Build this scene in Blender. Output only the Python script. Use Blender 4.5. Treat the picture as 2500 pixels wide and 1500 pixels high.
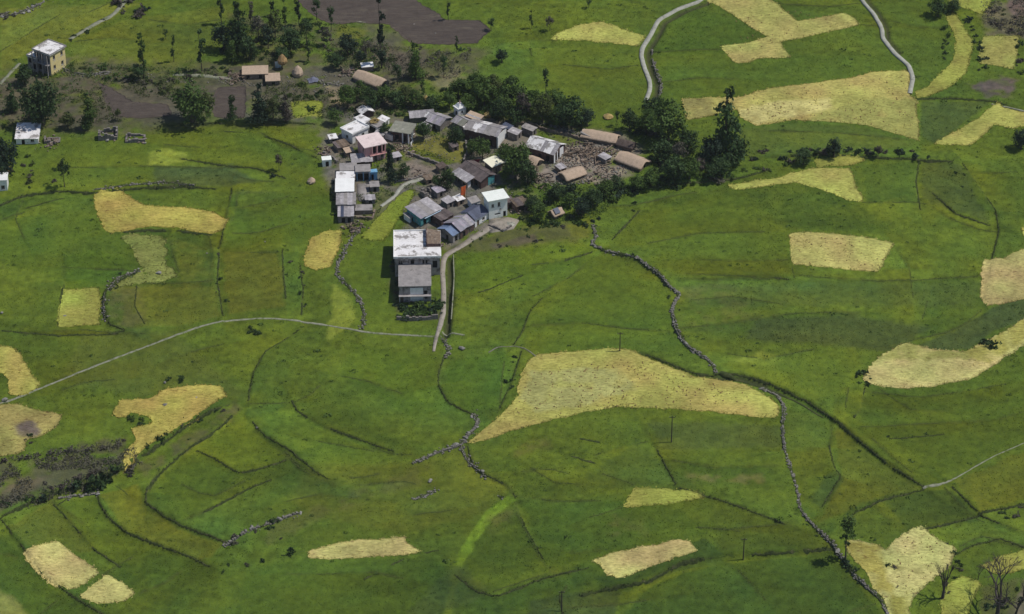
import bpy, math, random
import numpy as np
from mathutils import Vector, Matrix
from mathutils.geometry import delaunay_2d_cdt

scene = bpy.context.scene
for o in list(bpy.data.objects):
    bpy.data.objects.remove(o)
COL = scene.collection
RNG = random.Random(7)
NR = np.random.default_rng(11)

# ------------------------------------------------------------------ camera
DIST, DEP, FPX = 800.0, math.radians(33.0), 7400.0      # metres, look-down angle, focal length in photo pixels
CAM = np.array([0.0, -DIST * math.cos(DEP), DIST * math.sin(DEP)])
cam_data = bpy.data.cameras.new('camera')
cam = bpy.data.objects.new('camera', cam_data)
COL.objects.link(cam)
cam.location = CAM
cam.rotation_euler = (math.pi / 2 - DEP, 0, 0)
cam_data.sensor_width = 36.0
cam_data.lens = FPX / 2500.0 * 36.0
cam_data.clip_start = 5.0
cam_data.clip_end = 9000.0
scene.camera = cam

# ------------------------------------------------------------------ sky and sun
SUN_EL, SUN_AZ = math.radians(61.0), math.atan2(0.08, 1.0)   # direction towards the sun in plan: right, a little behind
world = bpy.data.worlds.new('World')
scene.world = world
world.use_nodes = True
wn = world.node_tree
wn.nodes.clear()
w_out = wn.nodes.new('ShaderNodeOutputWorld')
w_bg = wn.nodes.new('ShaderNodeBackground')
w_sky = wn.nodes.new('ShaderNodeTexSky')
w_sky.sky_type = 'NISHITA'
w_sky.sun_disc = False
w_sky.sun_elevation = SUN_EL
w_sky.sun_rotation = math.pi / 2 - SUN_AZ
w_sky.altitude = 1500.0
w_bg.inputs['Strength'].default_value = 0.085
wn.links.new(w_sky.outputs[0], w_bg.inputs[0])
wn.links.new(w_bg.outputs[0], w_out.inputs[0])
sun_d = bpy.data.lights.new('sun', 'SUN')
sun_d.energy = 3.3
sun_d.angle = math.radians(0.53)
sun_d.color = (1.0, 0.95, 0.87)
sun = bpy.data.objects.new('sun', sun_d)
COL.objects.link(sun)
sdir = Vector((math.cos(SUN_EL) * math.cos(SUN_AZ), math.cos(SUN_EL) * math.sin(SUN_AZ), math.sin(SUN_EL)))
sun.rotation_euler = sdir.to_track_quat('Z', 'Y').to_euler()
sun.location = sdir * 300
scene.view_settings.view_transform = 'Standard'
scene.view_settings.look = 'None'
scene.view_settings.exposure = 0.0
scene.view_settings.gamma = 1.0
scene.view_settings.use_curve_mapping = False

# ------------------------------------------------------------------ terrain
def vnoise(x, y, scale, seed):
    r = np.random.default_rng(seed).random((128, 128))
    gx, gy = np.asarray(x) / scale + 57.3, np.asarray(y) / scale + 41.7
    ix, iy = np.floor(gx).astype(int), np.floor(gy).astype(int)
    fx, fy = gx - ix, gy - iy
    fx, fy = fx * fx * (3 - 2 * fx), fy * fy * (3 - 2 * fy)
    a, b = r[ix % 128, iy % 128], r[(ix + 1) % 128, iy % 128]
    c, d = r[ix % 128, (iy + 1) % 128], r[(ix + 1) % 128, (iy + 1) % 128]
    return (a * (1 - fx) + b * fx) * (1 - fy) + (c * (1 - fx) + d * fx) * fy - 0.5

SLOPE = 0.09
cD, sD = math.cos(DEP), math.sin(DEP)
def ray(u, v):
    return np.array([u - 1250.0, FPX * cD + (750.0 - v) * sD, -FPX * sD + (750.0 - v) * cD])
def on_plane(u, v):
    d = ray(u, v)
    t = (SLOPE * CAM[1] - CAM[2]) / (d[2] - SLOPE * d[1])
    p = CAM + t * d
    return p[0], p[1]
MOUNDS = [(1600, 1000, 2.6, 42), (2150, 1350, 2.0, 36), (380, 1290, -2.2, 30), (900, 1010, -1.6, 26), (300, 700, 1.3, 36),
          (1900, 560, 2.2, 36), (1650, 130, 1.6, 45), (1200, 430, 1.0, 36), (700, 1150, 1.4, 28), (1300, 1380, 1.5, 30),
          (2350, 850, -1.6, 30), (650, 400, 0.9, 30), (1100, 1250, -1.2, 18)]
MOUNDS = [(*on_plane(u, v), a, r) for u, v, a, r in MOUNDS]
def base_h(x, y):
    z = SLOPE * y
    for cx, cy, a, r in MOUNDS:
        z = z + a * np.exp(-((x - cx) ** 2 + (y - cy) ** 2) / (2 * r * r))
    far = np.clip((np.hypot(x, y - 30) - 190) / 400, 0, 1)
    return z + 0.6 * vnoise(x, y, 26, 1) + 0.12 * vnoise(x, y, 9, 2) + far * 60 * vnoise(x, y, 330, 3)
def march(u, v, fn):
    d = ray(u, v)
    t = (0.0 - CAM[2]) / d[2]
    for _ in range(18):
        p = CAM + t * d
        t = (float(fn(p[0], p[1])) - CAM[2]) / d[2]
    p = CAM + t * d
    return p[0], p[1]

# photo readings: P maps a reading of one enlarged crop to photo pixels
def crop(x0, y0, s):
    return lambda pts: [(x0 + s * a, y0 + s * b) for a, b in pts]
FU = crop(0, 0, 1.01092)
L1 = crop(0, 250, 0.37054); L2 = crop(0, 750, 0.50537); L3 = crop(700, 750, 0.50537); L4 = crop(1300, 400, 0.40424)
L5 = crop(1800, 350, 0.43805); L6 = crop(1700, 900, 0.40424); L7 = crop(1100, 900, 0.40424)
A5 = crop(500, 0, 0.24262); A7 = crop(1500, 0, 0.4042); A8 = crop(950, 0, 0.28306); B2 = crop(2000, 1200, 0.20218)
B6 = crop(2100, 0, 0.33698); A4 = crop(0, 0, 0.24262); A3 = crop(780, 430, 0.24938)
def lay0(pts):
    return np.array([march(u, v, base_h) for u, v in pts])

# boundaries between the terraces (height of the step in metres; negative where the near side is the higher one)
TERR = [
    (FU([(0, 497), (60, 472), (150, 462), (230, 468), (330, 456), (430, 451), (520, 456)]), 0.9),
    (FU([(235, 1190), (240, 1215), (260, 1250), (310, 1290), (390, 1320), (470, 1350), (505, 1368)]), 0.7),
    (FU([(352, 1215), (352, 1190), (380, 1150), (440, 1092), (520, 1042), (575, 985)]), 0.8),
    (FU([(475, 1085), (520, 1110), (580, 1146), (640, 1130), (690, 1108)]), 0.5),
    (FU([(430, 1266), (480, 1245), (540, 1212), (600, 1180), (655, 1158)]), 0.5),
    (FU([(352, 1215), (390, 1245), (430, 1266), (520, 1300), (548, 1312)]), 0.8),
    (FU([(610, 1020), (640, 1055), (700, 1090), (760, 1140), (792, 1160)]), 0.5),
    (FU([(705, 970), (720, 995), (790, 1035), (870, 1065), (950, 1092)]), 0.6),
    (FU([(600, 965), (612, 900), (640, 850), (690, 820), (722, 798)]), -0.5),
    (FU([(0, 1252), (90, 1205), (200, 1172), (300, 1130), (380, 1080), (480, 1010), (572, 968)]), 1.3),
    (FU([(5, 1255), (55, 1322), (100, 1387), (190, 1450), (260, 1490)]), 0.6),
    (FU([(130, 1215), (230, 1330), (290, 1370)]), 0.4),
    (FU([(1072, 862), (1060, 900), (1058, 930), (1080, 970), (1120, 993), (1152, 1003)]), 0.5),
    (FU([(1262, 840), (1250, 880), (1232, 930), (1200, 1000)]), -0.5),
    (FU([(1130, 1080), (1140, 1120), (1165, 1145), (1220, 1170), (1245, 1200)]), 0.5),
    (FU([(1245, 1215), (1270, 1280), (1312, 1352)]), -0.5),
    (FU([(1100, 1390), (1150, 1430), (1200, 1442), (1300, 1400), (1420, 1372)]), 0.5),
    (FU([(1400, 1440), (1480, 1422), (1570, 1405), (1640, 1362), (1720, 1346), (1900, 1335), (2010, 1323)]), 1.4),
    (FU([(1640, 1180), (1760, 1215), (1870, 1258), (1930, 1275)]), 0.5),
    (FU([(1560, 1040), (1600, 1110), (1632, 1172)]), 0.4),
    (FU([(1725, 905), (1790, 907), (1850, 925), (1950, 970), (2020, 1020), (2100, 1085), (2160, 1132), (2232, 1178)]), 1.0),
    (FU([(2010, 1022), (2003, 1080), (2015, 1130), (2032, 1150), (1985, 1225)]), -0.4),
    (FU([(2232, 1180), (2130, 1208), (2065, 1238), (2040, 1262)]), 0.6),
    (FU([(2300, 1178), (2360, 1240), (2420, 1268), (2500, 1296)]), 0.6),
    (FU([(2190, 1290), (2290, 1266), (2360, 1245), (2500, 1212)]), 0.6),
    (FU([(2300, 1345), (2345, 1318), (2410, 1300), (2500, 1330)]), 0.4),
    (FU([(1478, 580), (1510, 545), (1545, 508)]), 0.5),
    (FU([(1620, 676), (1750, 674), (1850, 668), (1905, 674)]), 0.6),
    (FU([(2325, 395), (2375, 465), (2405, 510), (2412, 560), (2395, 630), (2380, 725)]), -0.4),
    (FU([(2250, 465), (2310, 520), (2390, 545)]), 0.5),
    (FU([(2220, 388), (2212, 440), (2222, 505)]), 0.4),
    (FU([(2090, 930), (2080, 985), (2062, 1012)]), 0.4),
    (FU([(560, 455), (548, 520), (530, 600), (525, 680), (538, 762)]), -0.5),
    (FU([(682, 605), (684, 660), (690, 722)]), -0.4),
    (FU([(335, 655), (285, 680), (252, 702), (250, 742), (262, 785), (300, 800)]), 0.8),
    (FU([(330, 690), (325, 740), (350, 785)]), -0.3),
    (FU([(268, 565), (350, 556), (440, 560), (520, 568)]), 0.7),
    (FU([(1310, 720), (1280, 752), (1262, 800), (1240, 832)]), -0.3),
    (FU([(1500, 852), (1548, 853), (1600, 872), (1680, 905), (1725, 907)]), 0.7),
    (FU([(440, 385), (540, 402), (620, 408), (690, 432)]), 0.5),
    (FU([(640, 330), (700, 352), (770, 385)]), 0.5),
    (FU([(400, 305), (520, 298), (650, 295), (760, 300)]), 0.8),
    (FU([(2200, 240), (2300, 238), (2400, 246), (2500, 275)]), 0.6),
    (FU([(150, 700), (142, 770), (140, 800)]), -0.4),
    (FU([(725, 640), (732, 700), (728, 760)]), -0.5),
    (FU([(1810, 382), (1950, 375), (2080, 380), (2200, 385), (2300, 392)]), 0.9),
    (FU([(1490, 470), (1600, 448), (1720, 440), (1800, 428), (1860, 408)]), 0.8),
    (FU([(0, 800), (130, 810), (260, 805), (300, 800)]), 0.3),
    (FU([(1360, 1484), (1352, 1440)]), 0.4),
    (FU([(1090, 625), (1092, 700), (1088, 800)]), -0.3),
    (FU([(1450, 603), (1490, 615), (1540, 630), (1590, 665), (1620, 695), (1642, 712)]), 0.6),
    (FU([(1622, 745), (1630, 790), (1660, 838), (1700, 862), (1720, 880)]), 0.5),
    (FU([(1890, 1040), (1895, 1090), (1915, 1150), (1928, 1200), (1932, 1230)]), -0.5),
    (FU([(1960, 1265), (2000, 1305), (2022, 1330), (2060, 1385), (2090, 1415), (2130, 1452)]), 0.6),
    # fainter parcel edges
] + [(q, 0.35 if i % 2 else 0.28) for i, q in enumerate([
    L2([(880, 855), (960, 900), (1040, 915), (1110, 880), (1180, 840)]), L2([(700, 930), (740, 850), (770, 790)]), L2([(1380, 700), (1450, 760), (1540, 815)]), L2([(1230, 580), (1260, 620), (1330, 670), (1400, 730)]),
    L2([(250, 930), (330, 990), (400, 1050)]), L2([(560, 860), (640, 920), (690, 960)]), L2([(500, 1290), (580, 1240), (640, 1210)]), L2([(660, 1390), (800, 1330), (880, 1270)]), L2([(0, 1190), (80, 1200), (120, 1240)]), L2([(200, 1480), (280, 1410)]),
    L2([(1200, 460), (1300, 465), (1400, 462)]), L2([(120, 130), (400, 110), (700, 130)]), L2([(860, 240), (980, 200), (1080, 180)]), L2([(300, 400), (420, 360), (560, 350)]),
    L3([(0, 710), (60, 770), (140, 820), (230, 860)]), L3([(160, 380), (110, 430), (40, 460)]), L3([(420, 680), (520, 710), (600, 715)]), L3([(300, 830), (400, 820), (460, 800)]), L3([(350, 860), (560, 840), (640, 860)]), L3([(0, 1290), (200, 1290), (420, 1280), (560, 1310)]),
    L3([(1110, 1000), (1160, 1100), (1240, 1240), (1270, 1280)]), L3([(1000, 1380), (1200, 1310), (1300, 1280)]), L3([(830, 1280), (900, 1350), (960, 1390)]), L3([(1050, 260), (1040, 350), (1030, 460)]), L3([(0, 940), (160, 900), (400, 930)]), L3([(100, 640), (240, 660), (420, 690)]), L3([(250, 330), (400, 360), (560, 420)]), L3([(560, 1020), (640, 1000), (800, 980)]),
    L7([(440, 620), (600, 610), (720, 640)]), L7([(480, 600), (640, 690), (800, 700)]), L7([(380, 770), (620, 800), (900, 800)]), L7([(600, 1090), (760, 1110), (900, 1100)]), L7([(840, 900), (1030, 840)]), L7([(1500, 960), (1750, 980)]), L7([(700, 1320), (660, 1400)]), L7([(880, 520), (1050, 470), (1190, 440)]), L7([(920, 640), (1100, 700)]), L7([(1350, 560), (1600, 600), (1980, 590)]), L7([(700, 1440), (1000, 1420), (1300, 1380)]),
    L6([(1000, 360), (1400, 330), (1800, 310), (1979, 260)]), L6([(900, 240), (920, 120)]), L6([(1060, 430), (1200, 560), (1300, 640)]), L6([(1590, 1080), (1720, 1010), (1979, 1080)]), L6([(920, 1470), (1080, 1420)]), L6([(0, 960), (200, 975), (600, 920)]), L6([(200, 1150), (330, 1300), (420, 1400)]), L6([(950, 860), (1080, 800), (1120, 880), (1260, 960)]), L6([(1500, 720), (1640, 860), (1740, 920)]), L6([(1100, 120), (1300, 250), (1560, 260)]),
    L4([(0, 610), (150, 590), (340, 540)]), L4([(820, 680), (1000, 675), (1400, 690), (1500, 685)]), L4([(400, 260), (620, 250), (800, 200), (1000, 165)]), L4([(0, 800), (200, 700), (330, 600)]), L4([(700, 480), (1000, 420), (1400, 410)]), L4([(950, 830), (1200, 800), (1500, 850)]), L4([(0, 980), (300, 960), (600, 1000), (840, 1010)]), L4([(1000, 580), (1300, 590), (1540, 580)]), L4([(900, 1000), (1200, 960), (1600, 900), (1979, 900)]), L4([(1180, 1150), (1400, 1180), (1700, 1120)]),
    L5([(300, 680), (320, 750)]), L5([(700, 330), (900, 330), (1050, 330)]), L5([(1060, 330), (1200, 420), (1360, 480), (1460, 490)]), L5([(1030, 980), (1060, 880)]), L5([(960, 1100), (1180, 1050), (1280, 1000), (1360, 930)]), L5([(1300, 155), (1440, 165), (1560, 160)]), L5([(880, 580), (960, 700), (980, 860)]), L5([(350, 740), (800, 770), (1340, 740)]), L5([(720, 1380), (1000, 1420), (1500, 1340)]),
    L1([(0, 780), (100, 740), (250, 690)]), L1([(1560, 590), (1560, 700), (1520, 800)]), L1([(1720, 200), (1860, 290), (2100, 330)]), L1([(1540, 470), (1620, 510), (1800, 520)]), L1([(1600, 700), (1900, 620)]), L1([(1090, 280), (1320, 300)]), L1([(470, 430), (900, 420), (1560, 430)]), L1([(420, 1080), (430, 1180), (400, 1300)]), L1([(930, 1190), (1200, 1190), (1400, 1180)]), L1([(1560, 990), (1830, 990)]), L1([(440, 1090), (900, 1120)]), L1([(1900, 800), (1700, 860), (1530, 870)]), L1([(150, 640), (100, 760), (160, 900)]), L1([(1120, 900), (1140, 1000), (1180, 1120)]), L1([(1380, 880), (1400, 1000), (1390, 1160)]),
    A7([(170, 320), (500, 300), (640, 300)]), A7([(270, 500), (500, 470), (740, 480)]), A7([(1500, 150), (1640, 160)]), A7([(960, 20), (1300, 40), (1480, 20)]), A7([(1640, 120), (1800, 160), (2000, 170)]), A7([(900, 790), (1300, 800), (1700, 840), (1840, 855)]), A8([(1220, 330), (1215, 420), (1230, 480)]), A8([(900, 380), (1200, 350), (1420, 345)]), A8([(1500, 560), (1900, 600), (2150, 560)]),
    A4([(0, 520), (300, 330), (600, 150)]), A4([(760, 420), (1100, 380), (1500, 420)]), A4([(1500, 200), (1900, 250), (2200, 200)]), A4([(1150, 0), (1000, 80), (900, 120)]),
])]
# ditches cut into the ground (depth, half width)
P_TOP = FU([(1712, -20), (1690, 5), (1640, 22), (1590, 50), (1572, 85), (1550, 120), (1549, 140), (1558, 170), (1570, 200), (1570, 218), (1560, 245)])
P_TOPR = FU([(2062, -25), (2080, 0), (2110, 35), (2130, 70), (2132, 95), (2160, 130), (2195, 160), (2205, 190), (2197, 228)])
LANE = A3([(1180, 1470), (1215, 1330), (1215, 1100), (1205, 950), (1215, 800), (1260, 760), (1400, 680), (1520, 600), (1640, 520), (1760, 440)])
DITCH = [([(u + 17, v + 3) for u, v in P_TOP], 1.0, 0.8), ([(u + 13, v - 2) for u, v in P_TOPR[:6]], 0.6, 0.6),
         (A3([(1270, 830), (1275, 1000), (1272, 1200), (1262, 1400), (1235, 1560)]), 1.5, 0.9),
         (FU([(1725, 912), (1790, 912), (1850, 929)]), 0.3, 0.6)]

CX0, CX1, CY0, CY1, CS = -172.0, 172.0, -128.0, 190.0, 0.55
cxs = np.arange(CX0, CX1 + 1e-6, CS); cys = np.arange(CY0, CY1 + 1e-6, CS)
GX, GY = np.meshgrid(cxs, cys, indexing='ij')
GZ = base_h(GX, GY)
def seg_dist(X, Y, pl):
    best = np.full(X.shape, 1e9); sgn = np.zeros(X.shape)
    for (ax, ay), (bx, by) in zip(pl[:-1], pl[1:]):
        dx, dy = bx - ax, by - ay
        L2_ = dx * dx + dy * dy + 1e-9
        t = np.clip(((X - ax) * dx + (Y - ay) * dy) / L2_, 0, 1)
        ex, ey = X - (ax + t * dx), Y - (ay + t * dy)
        d = np.hypot(ex, ey)
        nx, ny = -dy, dx
        if ny < 0: nx, ny = -nx, -ny
        if abs(ny) < 1e-9: nx, ny = 1, 0
        s = np.sign(ex * nx + ey * ny)
        m = d < best
        best[m] = d[m]; sgn[m] = s[m]
    return best, sgn
def window_of(pl, pad):
    i0 = max(0, int((pl[:, 0].min() - pad - CX0) / CS)); i1 = min(len(cxs), int((pl[:, 0].max() + pad - CX0) / CS) + 2)
    j0 = max(0, int((pl[:, 1].min() - pad - CY0) / CS)); j1 = min(len(cys), int((pl[:, 1].max() + pad - CY0) / CS) + 2)
    return slice(i0, max(i0, i1)), slice(j0, max(j0, j1))
def smooth(a, b, x):
    t = np.clip((x - a) / (b - a), 0, 1)
    return t * t * (3 - 2 * t)
terr_w = []
for pts, step in TERR:
    pl = lay0(pts); terr_w.append((pl, step))
    sx, sy = window_of(pl, 13)
    X, Y = GX[sx, sy], GY[sx, sy]
    d, s = seg_dist(X, Y, pl)
    sd = d * s
    # taper at the polyline's ends
    e = np.minimum(np.hypot(X - pl[0, 0], Y - pl[0, 1]), np.hypot(X - pl[-1, 0], Y - pl[-1, 1]))
    GZ[sx, sy] += 1.35 * step * ((smooth(-0.45, 0.45, sd) - 0.5) - np.clip(sd / 22.0, -0.5, 0.5)) * smooth(12.0, 1.0, d) * (0.35 + 0.65 * smooth(0, 8, e))
ditch_mask = np.zeros_like(GZ)
for pts, dep, hw in DITCH:
    pl = lay0(pts)
    sx, sy = window_of(pl, 5)
    d, s = seg_dist(GX[sx, sy], GY[sx, sy], pl)
    k = np.exp(-(d / hw) ** 2)
    GZ[sx, sy] -= dep * k
    ditch_mask[sx, sy] = np.maximum(ditch_mask[sx, sy], k)
GZ += 0.10 * vnoise(GX, GY, 2.2, 5)

def gz(x, y):
    fx = np.clip((np.asarray(x) - CX0) / CS, 0, len(cxs) - 1.001); fy = np.clip((np.asarray(y) - CY0) / CS, 0, len(cys) - 1.001)
    i, j = np.floor(fx).astype(int), np.floor(fy).astype(int)
    a, b = fx - i, fy - j
    return (GZ[i, j] * (1 - a) + GZ[i + 1, j] * a) * (1 - b) + (GZ[i, j + 1] * (1 - a) + GZ[i + 1, j + 1] * a) * b
def at(u, v):
    x, y = march(u, v, gz)
    return Vector((x, y, float(gz(x, y))))
def lay(pts):
    return np.array([march(u, v, gz) for u, v in pts])
def resample(pl, step, closed=False, smoothit=True):
    pl = np.asarray(pl, float)
    if closed: pl = np.vstack([pl, pl[:1]])
    seg = np.hypot(*np.diff(pl, axis=0).T); s = np.concatenate([[0], np.cumsum(seg)])
    n = max(2, int(s[-1] / step))
    t = np.linspace(0, s[-1], n + 1)
    out = np.stack([np.interp(t, s, pl[:, 0]), np.interp(t, s, pl[:, 1])], 1)
    if smoothit:
        for _ in range(4 if smoothit is True else int(smoothit)):
            if closed:
                o = out[:-1]; o = 0.5 * o + 0.25 * (np.roll(o, 1, 0) + np.roll(o, -1, 0)); out = np.vstack([o, o[:1]])
            else:
                out[1:-1] = 0.5 * out[1:-1] + 0.25 * (out[:-2] + out[2:])
    return out[:-1] if closed else out

# ------------------------------------------------------------------ materials
def nd(nt, kind, **kw):
    n = nt.nodes.new(kind)
    for k, v in kw.items():
        if k in n.inputs: n.inputs[k].default_value = v
        else: setattr(n, k, v)
    return n
def mat(name, c1, c2=None, scale=1.0, c3=None, scale3=0.3, rough=0.9, bump=0.0, bscale=4.0, attr=None, rnd=0.0, contrast=(0.35, 0.65), c3range=(0.55, 0.68), trans=0.0, stretch=None, spec=0.2, soft=None):
    """Two-tone procedural surface with an optional third colour in blotches, bump and a small change from object to object."""
    m = bpy.data.materials.new(name); m.use_nodes = True
    nt = m.node_tree; nt.nodes.clear(); L = nt.links.new
    out = nd(nt, 'ShaderNodeOutputMaterial'); b = nd(nt, 'ShaderNodeBsdfPrincipled')
    b.inputs['Roughness'].default_value = rough; b.inputs['Specular IOR Level'].default_value = spec
    tc = nd(nt, 'ShaderNodeTexCoord'); src = tc.outputs['Object']
    if stretch:
        mp = nd(nt, 'ShaderNodeMapping'); mp.inputs['Scale'].default_value = stretch; mp.inputs['Rotation'].default_value = (0, 0, 0.3)
        L(src, mp.inputs[0]); src = mp.outputs[0]
    c2 = c2 or tuple(x * 0.75 for x in c1)
    nz = nd(nt, 'ShaderNodeTexNoise', Scale=scale, Detail=6.0, Roughness=0.65); L(src, nz.inputs['Vector'])
    mr = nd(nt, 'ShaderNodeMapRange'); mr.inputs[1].default_value, mr.inputs[2].default_value = contrast; L(nz.outputs[0], mr.inputs[0])
    mx = nd(nt, 'ShaderNodeMix', data_type='RGBA'); mx.inputs[6].default_value = (*c1, 1); mx.inputs[7].default_value = (*c2, 1)
    L(mr.outputs[0], mx.inputs[0]); col = mx.outputs[2]
    if c3:
        n3 = nd(nt, 'ShaderNodeTexNoise', Scale=scale3, Detail=5.0, Roughness=0.7); L(src, n3.inputs['Vector'])
        m3 = nd(nt, 'ShaderNodeMapRange'); m3.inputs[1].default_value, m3.inputs[2].default_value = c3range; L(n3.outputs[0], m3.inputs[0])
        x3 = nd(nt, 'ShaderNodeMix', data_type='RGBA'); L(m3.outputs[0], x3.inputs[0]); L(col, x3.inputs[6]); x3.inputs[7].default_value = (*c3, 1); col = x3.outputs[2]
    if attr:
        at_ = nd(nt, 'ShaderNodeAttribute', attribute_name=attr)
        xa = nd(nt, 'ShaderNodeMix', data_type='RGBA', blend_type='MULTIPLY'); xa.inputs[0].default_value = 1.0
        L(at_.outputs['Color'], xa.inputs[6]); L(col, xa.inputs[7]); col = xa.outputs[2]
    if rnd:
        oi = nd(nt, 'ShaderNodeObjectInfo')
        mo = nd(nt, 'ShaderNodeMapRange'); mo.inputs[3].default_value, mo.inputs[4].default_value = 1 - rnd, 1 + rnd; L(oi.outputs['Random'], mo.inputs[0])
        xr = nd(nt, 'ShaderNodeMix', data_type='RGBA', blend_type='MULTIPLY'); xr.inputs[0].default_value = 1.0
        L(col, xr.inputs[6]); L(mo.outputs[0], xr.inputs[7]); col = xr.outputs[2]
    L(col, b.inputs['Base Color'])
    if bump:
        nb = nd(nt, 'ShaderNodeTexNoise', Scale=bscale, Detail=5.0, Roughness=0.6); L(src, nb.inputs['Vector'])
        bp = nd(nt, 'ShaderNodeBump', Distance=bump); bp.inputs['Strength'].default_value = 1.0; L(nb.outputs[0], bp.inputs['Height']); L(bp.outputs[0], b.inputs['Normal'])
    sh = b.outputs[0]
    if trans:
        tr = nd(nt, 'ShaderNodeBsdfTranslucent'); L(col, tr.inputs[0])
        ms = nd(nt, 'ShaderNodeMixShader'); ms.inputs[0].default_value = trans; L(b.outputs[0], ms.inputs[1]); L(tr.outputs[0], ms.inputs[2]); sh = ms.outputs[0]
    L(sh, out.inputs[0])
    return m
M = {}
M['ground'] = mat('field_ground', (1.2, 1.17, 1.08), (0.8, 0.83, 0.86), 0.7, (0.5, 0.58, 0.5), 0.75, attr='tint', bump=0.14, bscale=1.8, contrast=(0.32, 0.68), c3range=(0.60, 0.72), spec=0.1)
M['grass'] = mat('grass_blades', (1.1, 1.1, 1.0), (0.9, 0.92, 0.9), 0.5, attr='tint', trans=0.25, spec=0.1)
M['wheat'] = mat('ripe_wheat', (1.32, 1.3, 1.2), (0.64, 0.62, 0.54), 1.5, (0.5, 0.38, 0.4), 1.1, attr='tint', bump=0.22, bscale=2.5, contrast=(0.3, 0.7), c3range=(0.57, 0.68), stretch=(0.55, 1.3, 1), spec=0.1, trans=0.2)
M['soil'] = mat('ploughed_soil', (0.10, 0.080, 0.067), (0.068, 0.054, 0.046), 0.5, (0.125, 0.105, 0.08), 0.2, bump=0.2, bscale=3, stretch=(0.5, 2.2, 1))
M['dirt'] = mat('bare_earth', (0.26, 0.19, 0.135), (0.17, 0.13, 0.095), 0.7, (0.10, 0.11, 0.04), 0.4, bump=0.1)
M['path'] = mat('trodden_stone_path', (0.30, 0.30, 0.23), (0.20, 0.21, 0.15), 0.9, (0.11, 0.14, 0.05), 0.7, bump=0.06, c3range=(0.50, 0.64))
M['pathpale'] = mat('pale_canal_stone', (0.42, 0.42, 0.36), (0.30, 0.30, 0.25), 0.8, (0.2, 0.2, 0.16), 0.5, bump=0.06)
M['lane'] = mat('concrete_lane', (0.36, 0.32, 0.27), (0.26, 0.23, 0.19), 0.6, (0.2, 0.18, 0.15), 0.3, bump=0.03)
M['bank'] = mat('bank_grass', (0.052, 0.07, 0.018), (0.034, 0.048, 0.014), 0.8, (0.10, 0.095, 0.045), 0.7, bump=0.15)
M['bankfaint'] = mat('parcel_edge_grass', (0.075, 0.10, 0.022), (0.05, 0.072, 0.018), 0.8, (0.11, 0.12, 0.035), 0.7, bump=0.12)
M['stone'] = mat('field_stone', (0.27, 0.26, 0.235), (0.16, 0.155, 0.14), 1.6, (0.1, 0.11, 0.06), 0.9, bump=0.1, rnd=0.3)
M['rubble'] = mat('rubble_stone', (0.24, 0.225, 0.2), (0.13, 0.12, 0.105), 1.1, (0.08, 0.09, 0.04), 0.6, bump=0.1)
M['brownrubble'] = mat('broken_slate_and_wood', (0.28, 0.22, 0.18), (0.10, 0.075, 0.06), 1.3, (0.4, 0.36, 0.33), 0.9, bump=0.1, rnd=0.3)
M['white'] = mat('white_plaster', (0.84, 0.84, 0.83), (0.7, 0.7, 0.68), 0.8, (0.42, 0.40, 0.37), 0.5, c3range=(0.6, 0.75), bump=0.02)
M['mint'] = mat('pale_mint_plaster', (0.86, 0.88, 0.83), (0.76, 0.8, 0.74), 0.7, (0.5, 0.48, 0.38), 0.6, c3range=(0.6, 0.75), bump=0.02)
M['roofwhite'] = mat('weathered_white_roof', (0.82, 0.80, 0.80), (0.68, 0.66, 0.65), 0.5, (0.29, 0.27, 0.255), 0.42, c3range=(0.50, 0.58), bump=0.03)
M['roofbright'] = mat('new_sheet_roof', (0.88, 0.88, 0.86), (0.8, 0.8, 0.78), 0.5, rough=0.55, spec=0.4)
M['concrete'] = mat('grey_concrete', (0.34, 0.315, 0.305), (0.23, 0.215, 0.21), 0.7, (0.14, 0.13, 0.125), 0.4, bump=0.04)
M['slate'] = mat('grey_slate', (0.40, 0.375, 0.385), (0.24, 0.225, 0.235), 1.0, (0.56, 0.54, 0.54), 0.6, rnd=0.25, bump=0.08, rough=0.7, c3range=(0.55, 0.7))
M['slatedark'] = mat('brown_slate', (0.15, 0.12, 0.115), (0.09, 0.075, 0.075), 1.0, (0.22, 0.19, 0.18), 0.6, rnd=0.25, bump=0.08)
M['olive'] = mat('olive_grey_roof', (0.25, 0.25, 0.2), (0.18, 0.18, 0.15), 0.9, (0.36, 0.35, 0.3), 0.5, rnd=0.12, bump=0.05)
M['navy'] = mat('navy_sheet', (0.085, 0.10, 0.155), (0.06, 0.07, 0.11), 0.8, (0.2, 0.21, 0.26), 0.8, rnd=0.2, rough=0.5, bump=0.03, c3range=(0.6, 0.72))
M['bluesheet'] = mat('blue_sheet', (0.17, 0.24, 0.38), (0.12, 0.16, 0.25), 0.9, (0.38, 0.4, 0.48), 0.9, rnd=0.25, rough=0.5, bump=0.03, c3range=(0.6, 0.72))
M['mauve'] = mat('mauve_slate', (0.34, 0.29, 0.34), (0.22, 0.23, 0.26), 0.9, (0.5, 0.42, 0.5), 0.7, rnd=0.25, bump=0.05, rough=0.6)
M['thatch'] = mat('tan_thatch', (0.50, 0.38, 0.28), (0.40, 0.305, 0.225), 1.4, (0.30, 0.23, 0.17), 0.7, bump=0.08, bscale=5, c3range=(0.58, 0.75))
M['thatchdark'] = mat('dark_thatch', (0.13, 0.10, 0.085), (0.08, 0.06, 0.052), 1.4, bump=0.12)
M['straw'] = mat('straw', (0.40, 0.27, 0.12), (0.25, 0.16, 0.075), 1.4, (0.2, 0.12, 0.06), 0.9, bump=0.15)
M['strawyellow'] = mat('yellow_straw', (0.48, 0.36, 0.14), (0.30, 0.22, 0.09), 1.4, (0.2, 0.13, 0.06), 0.9, bump=0.15)
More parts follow.
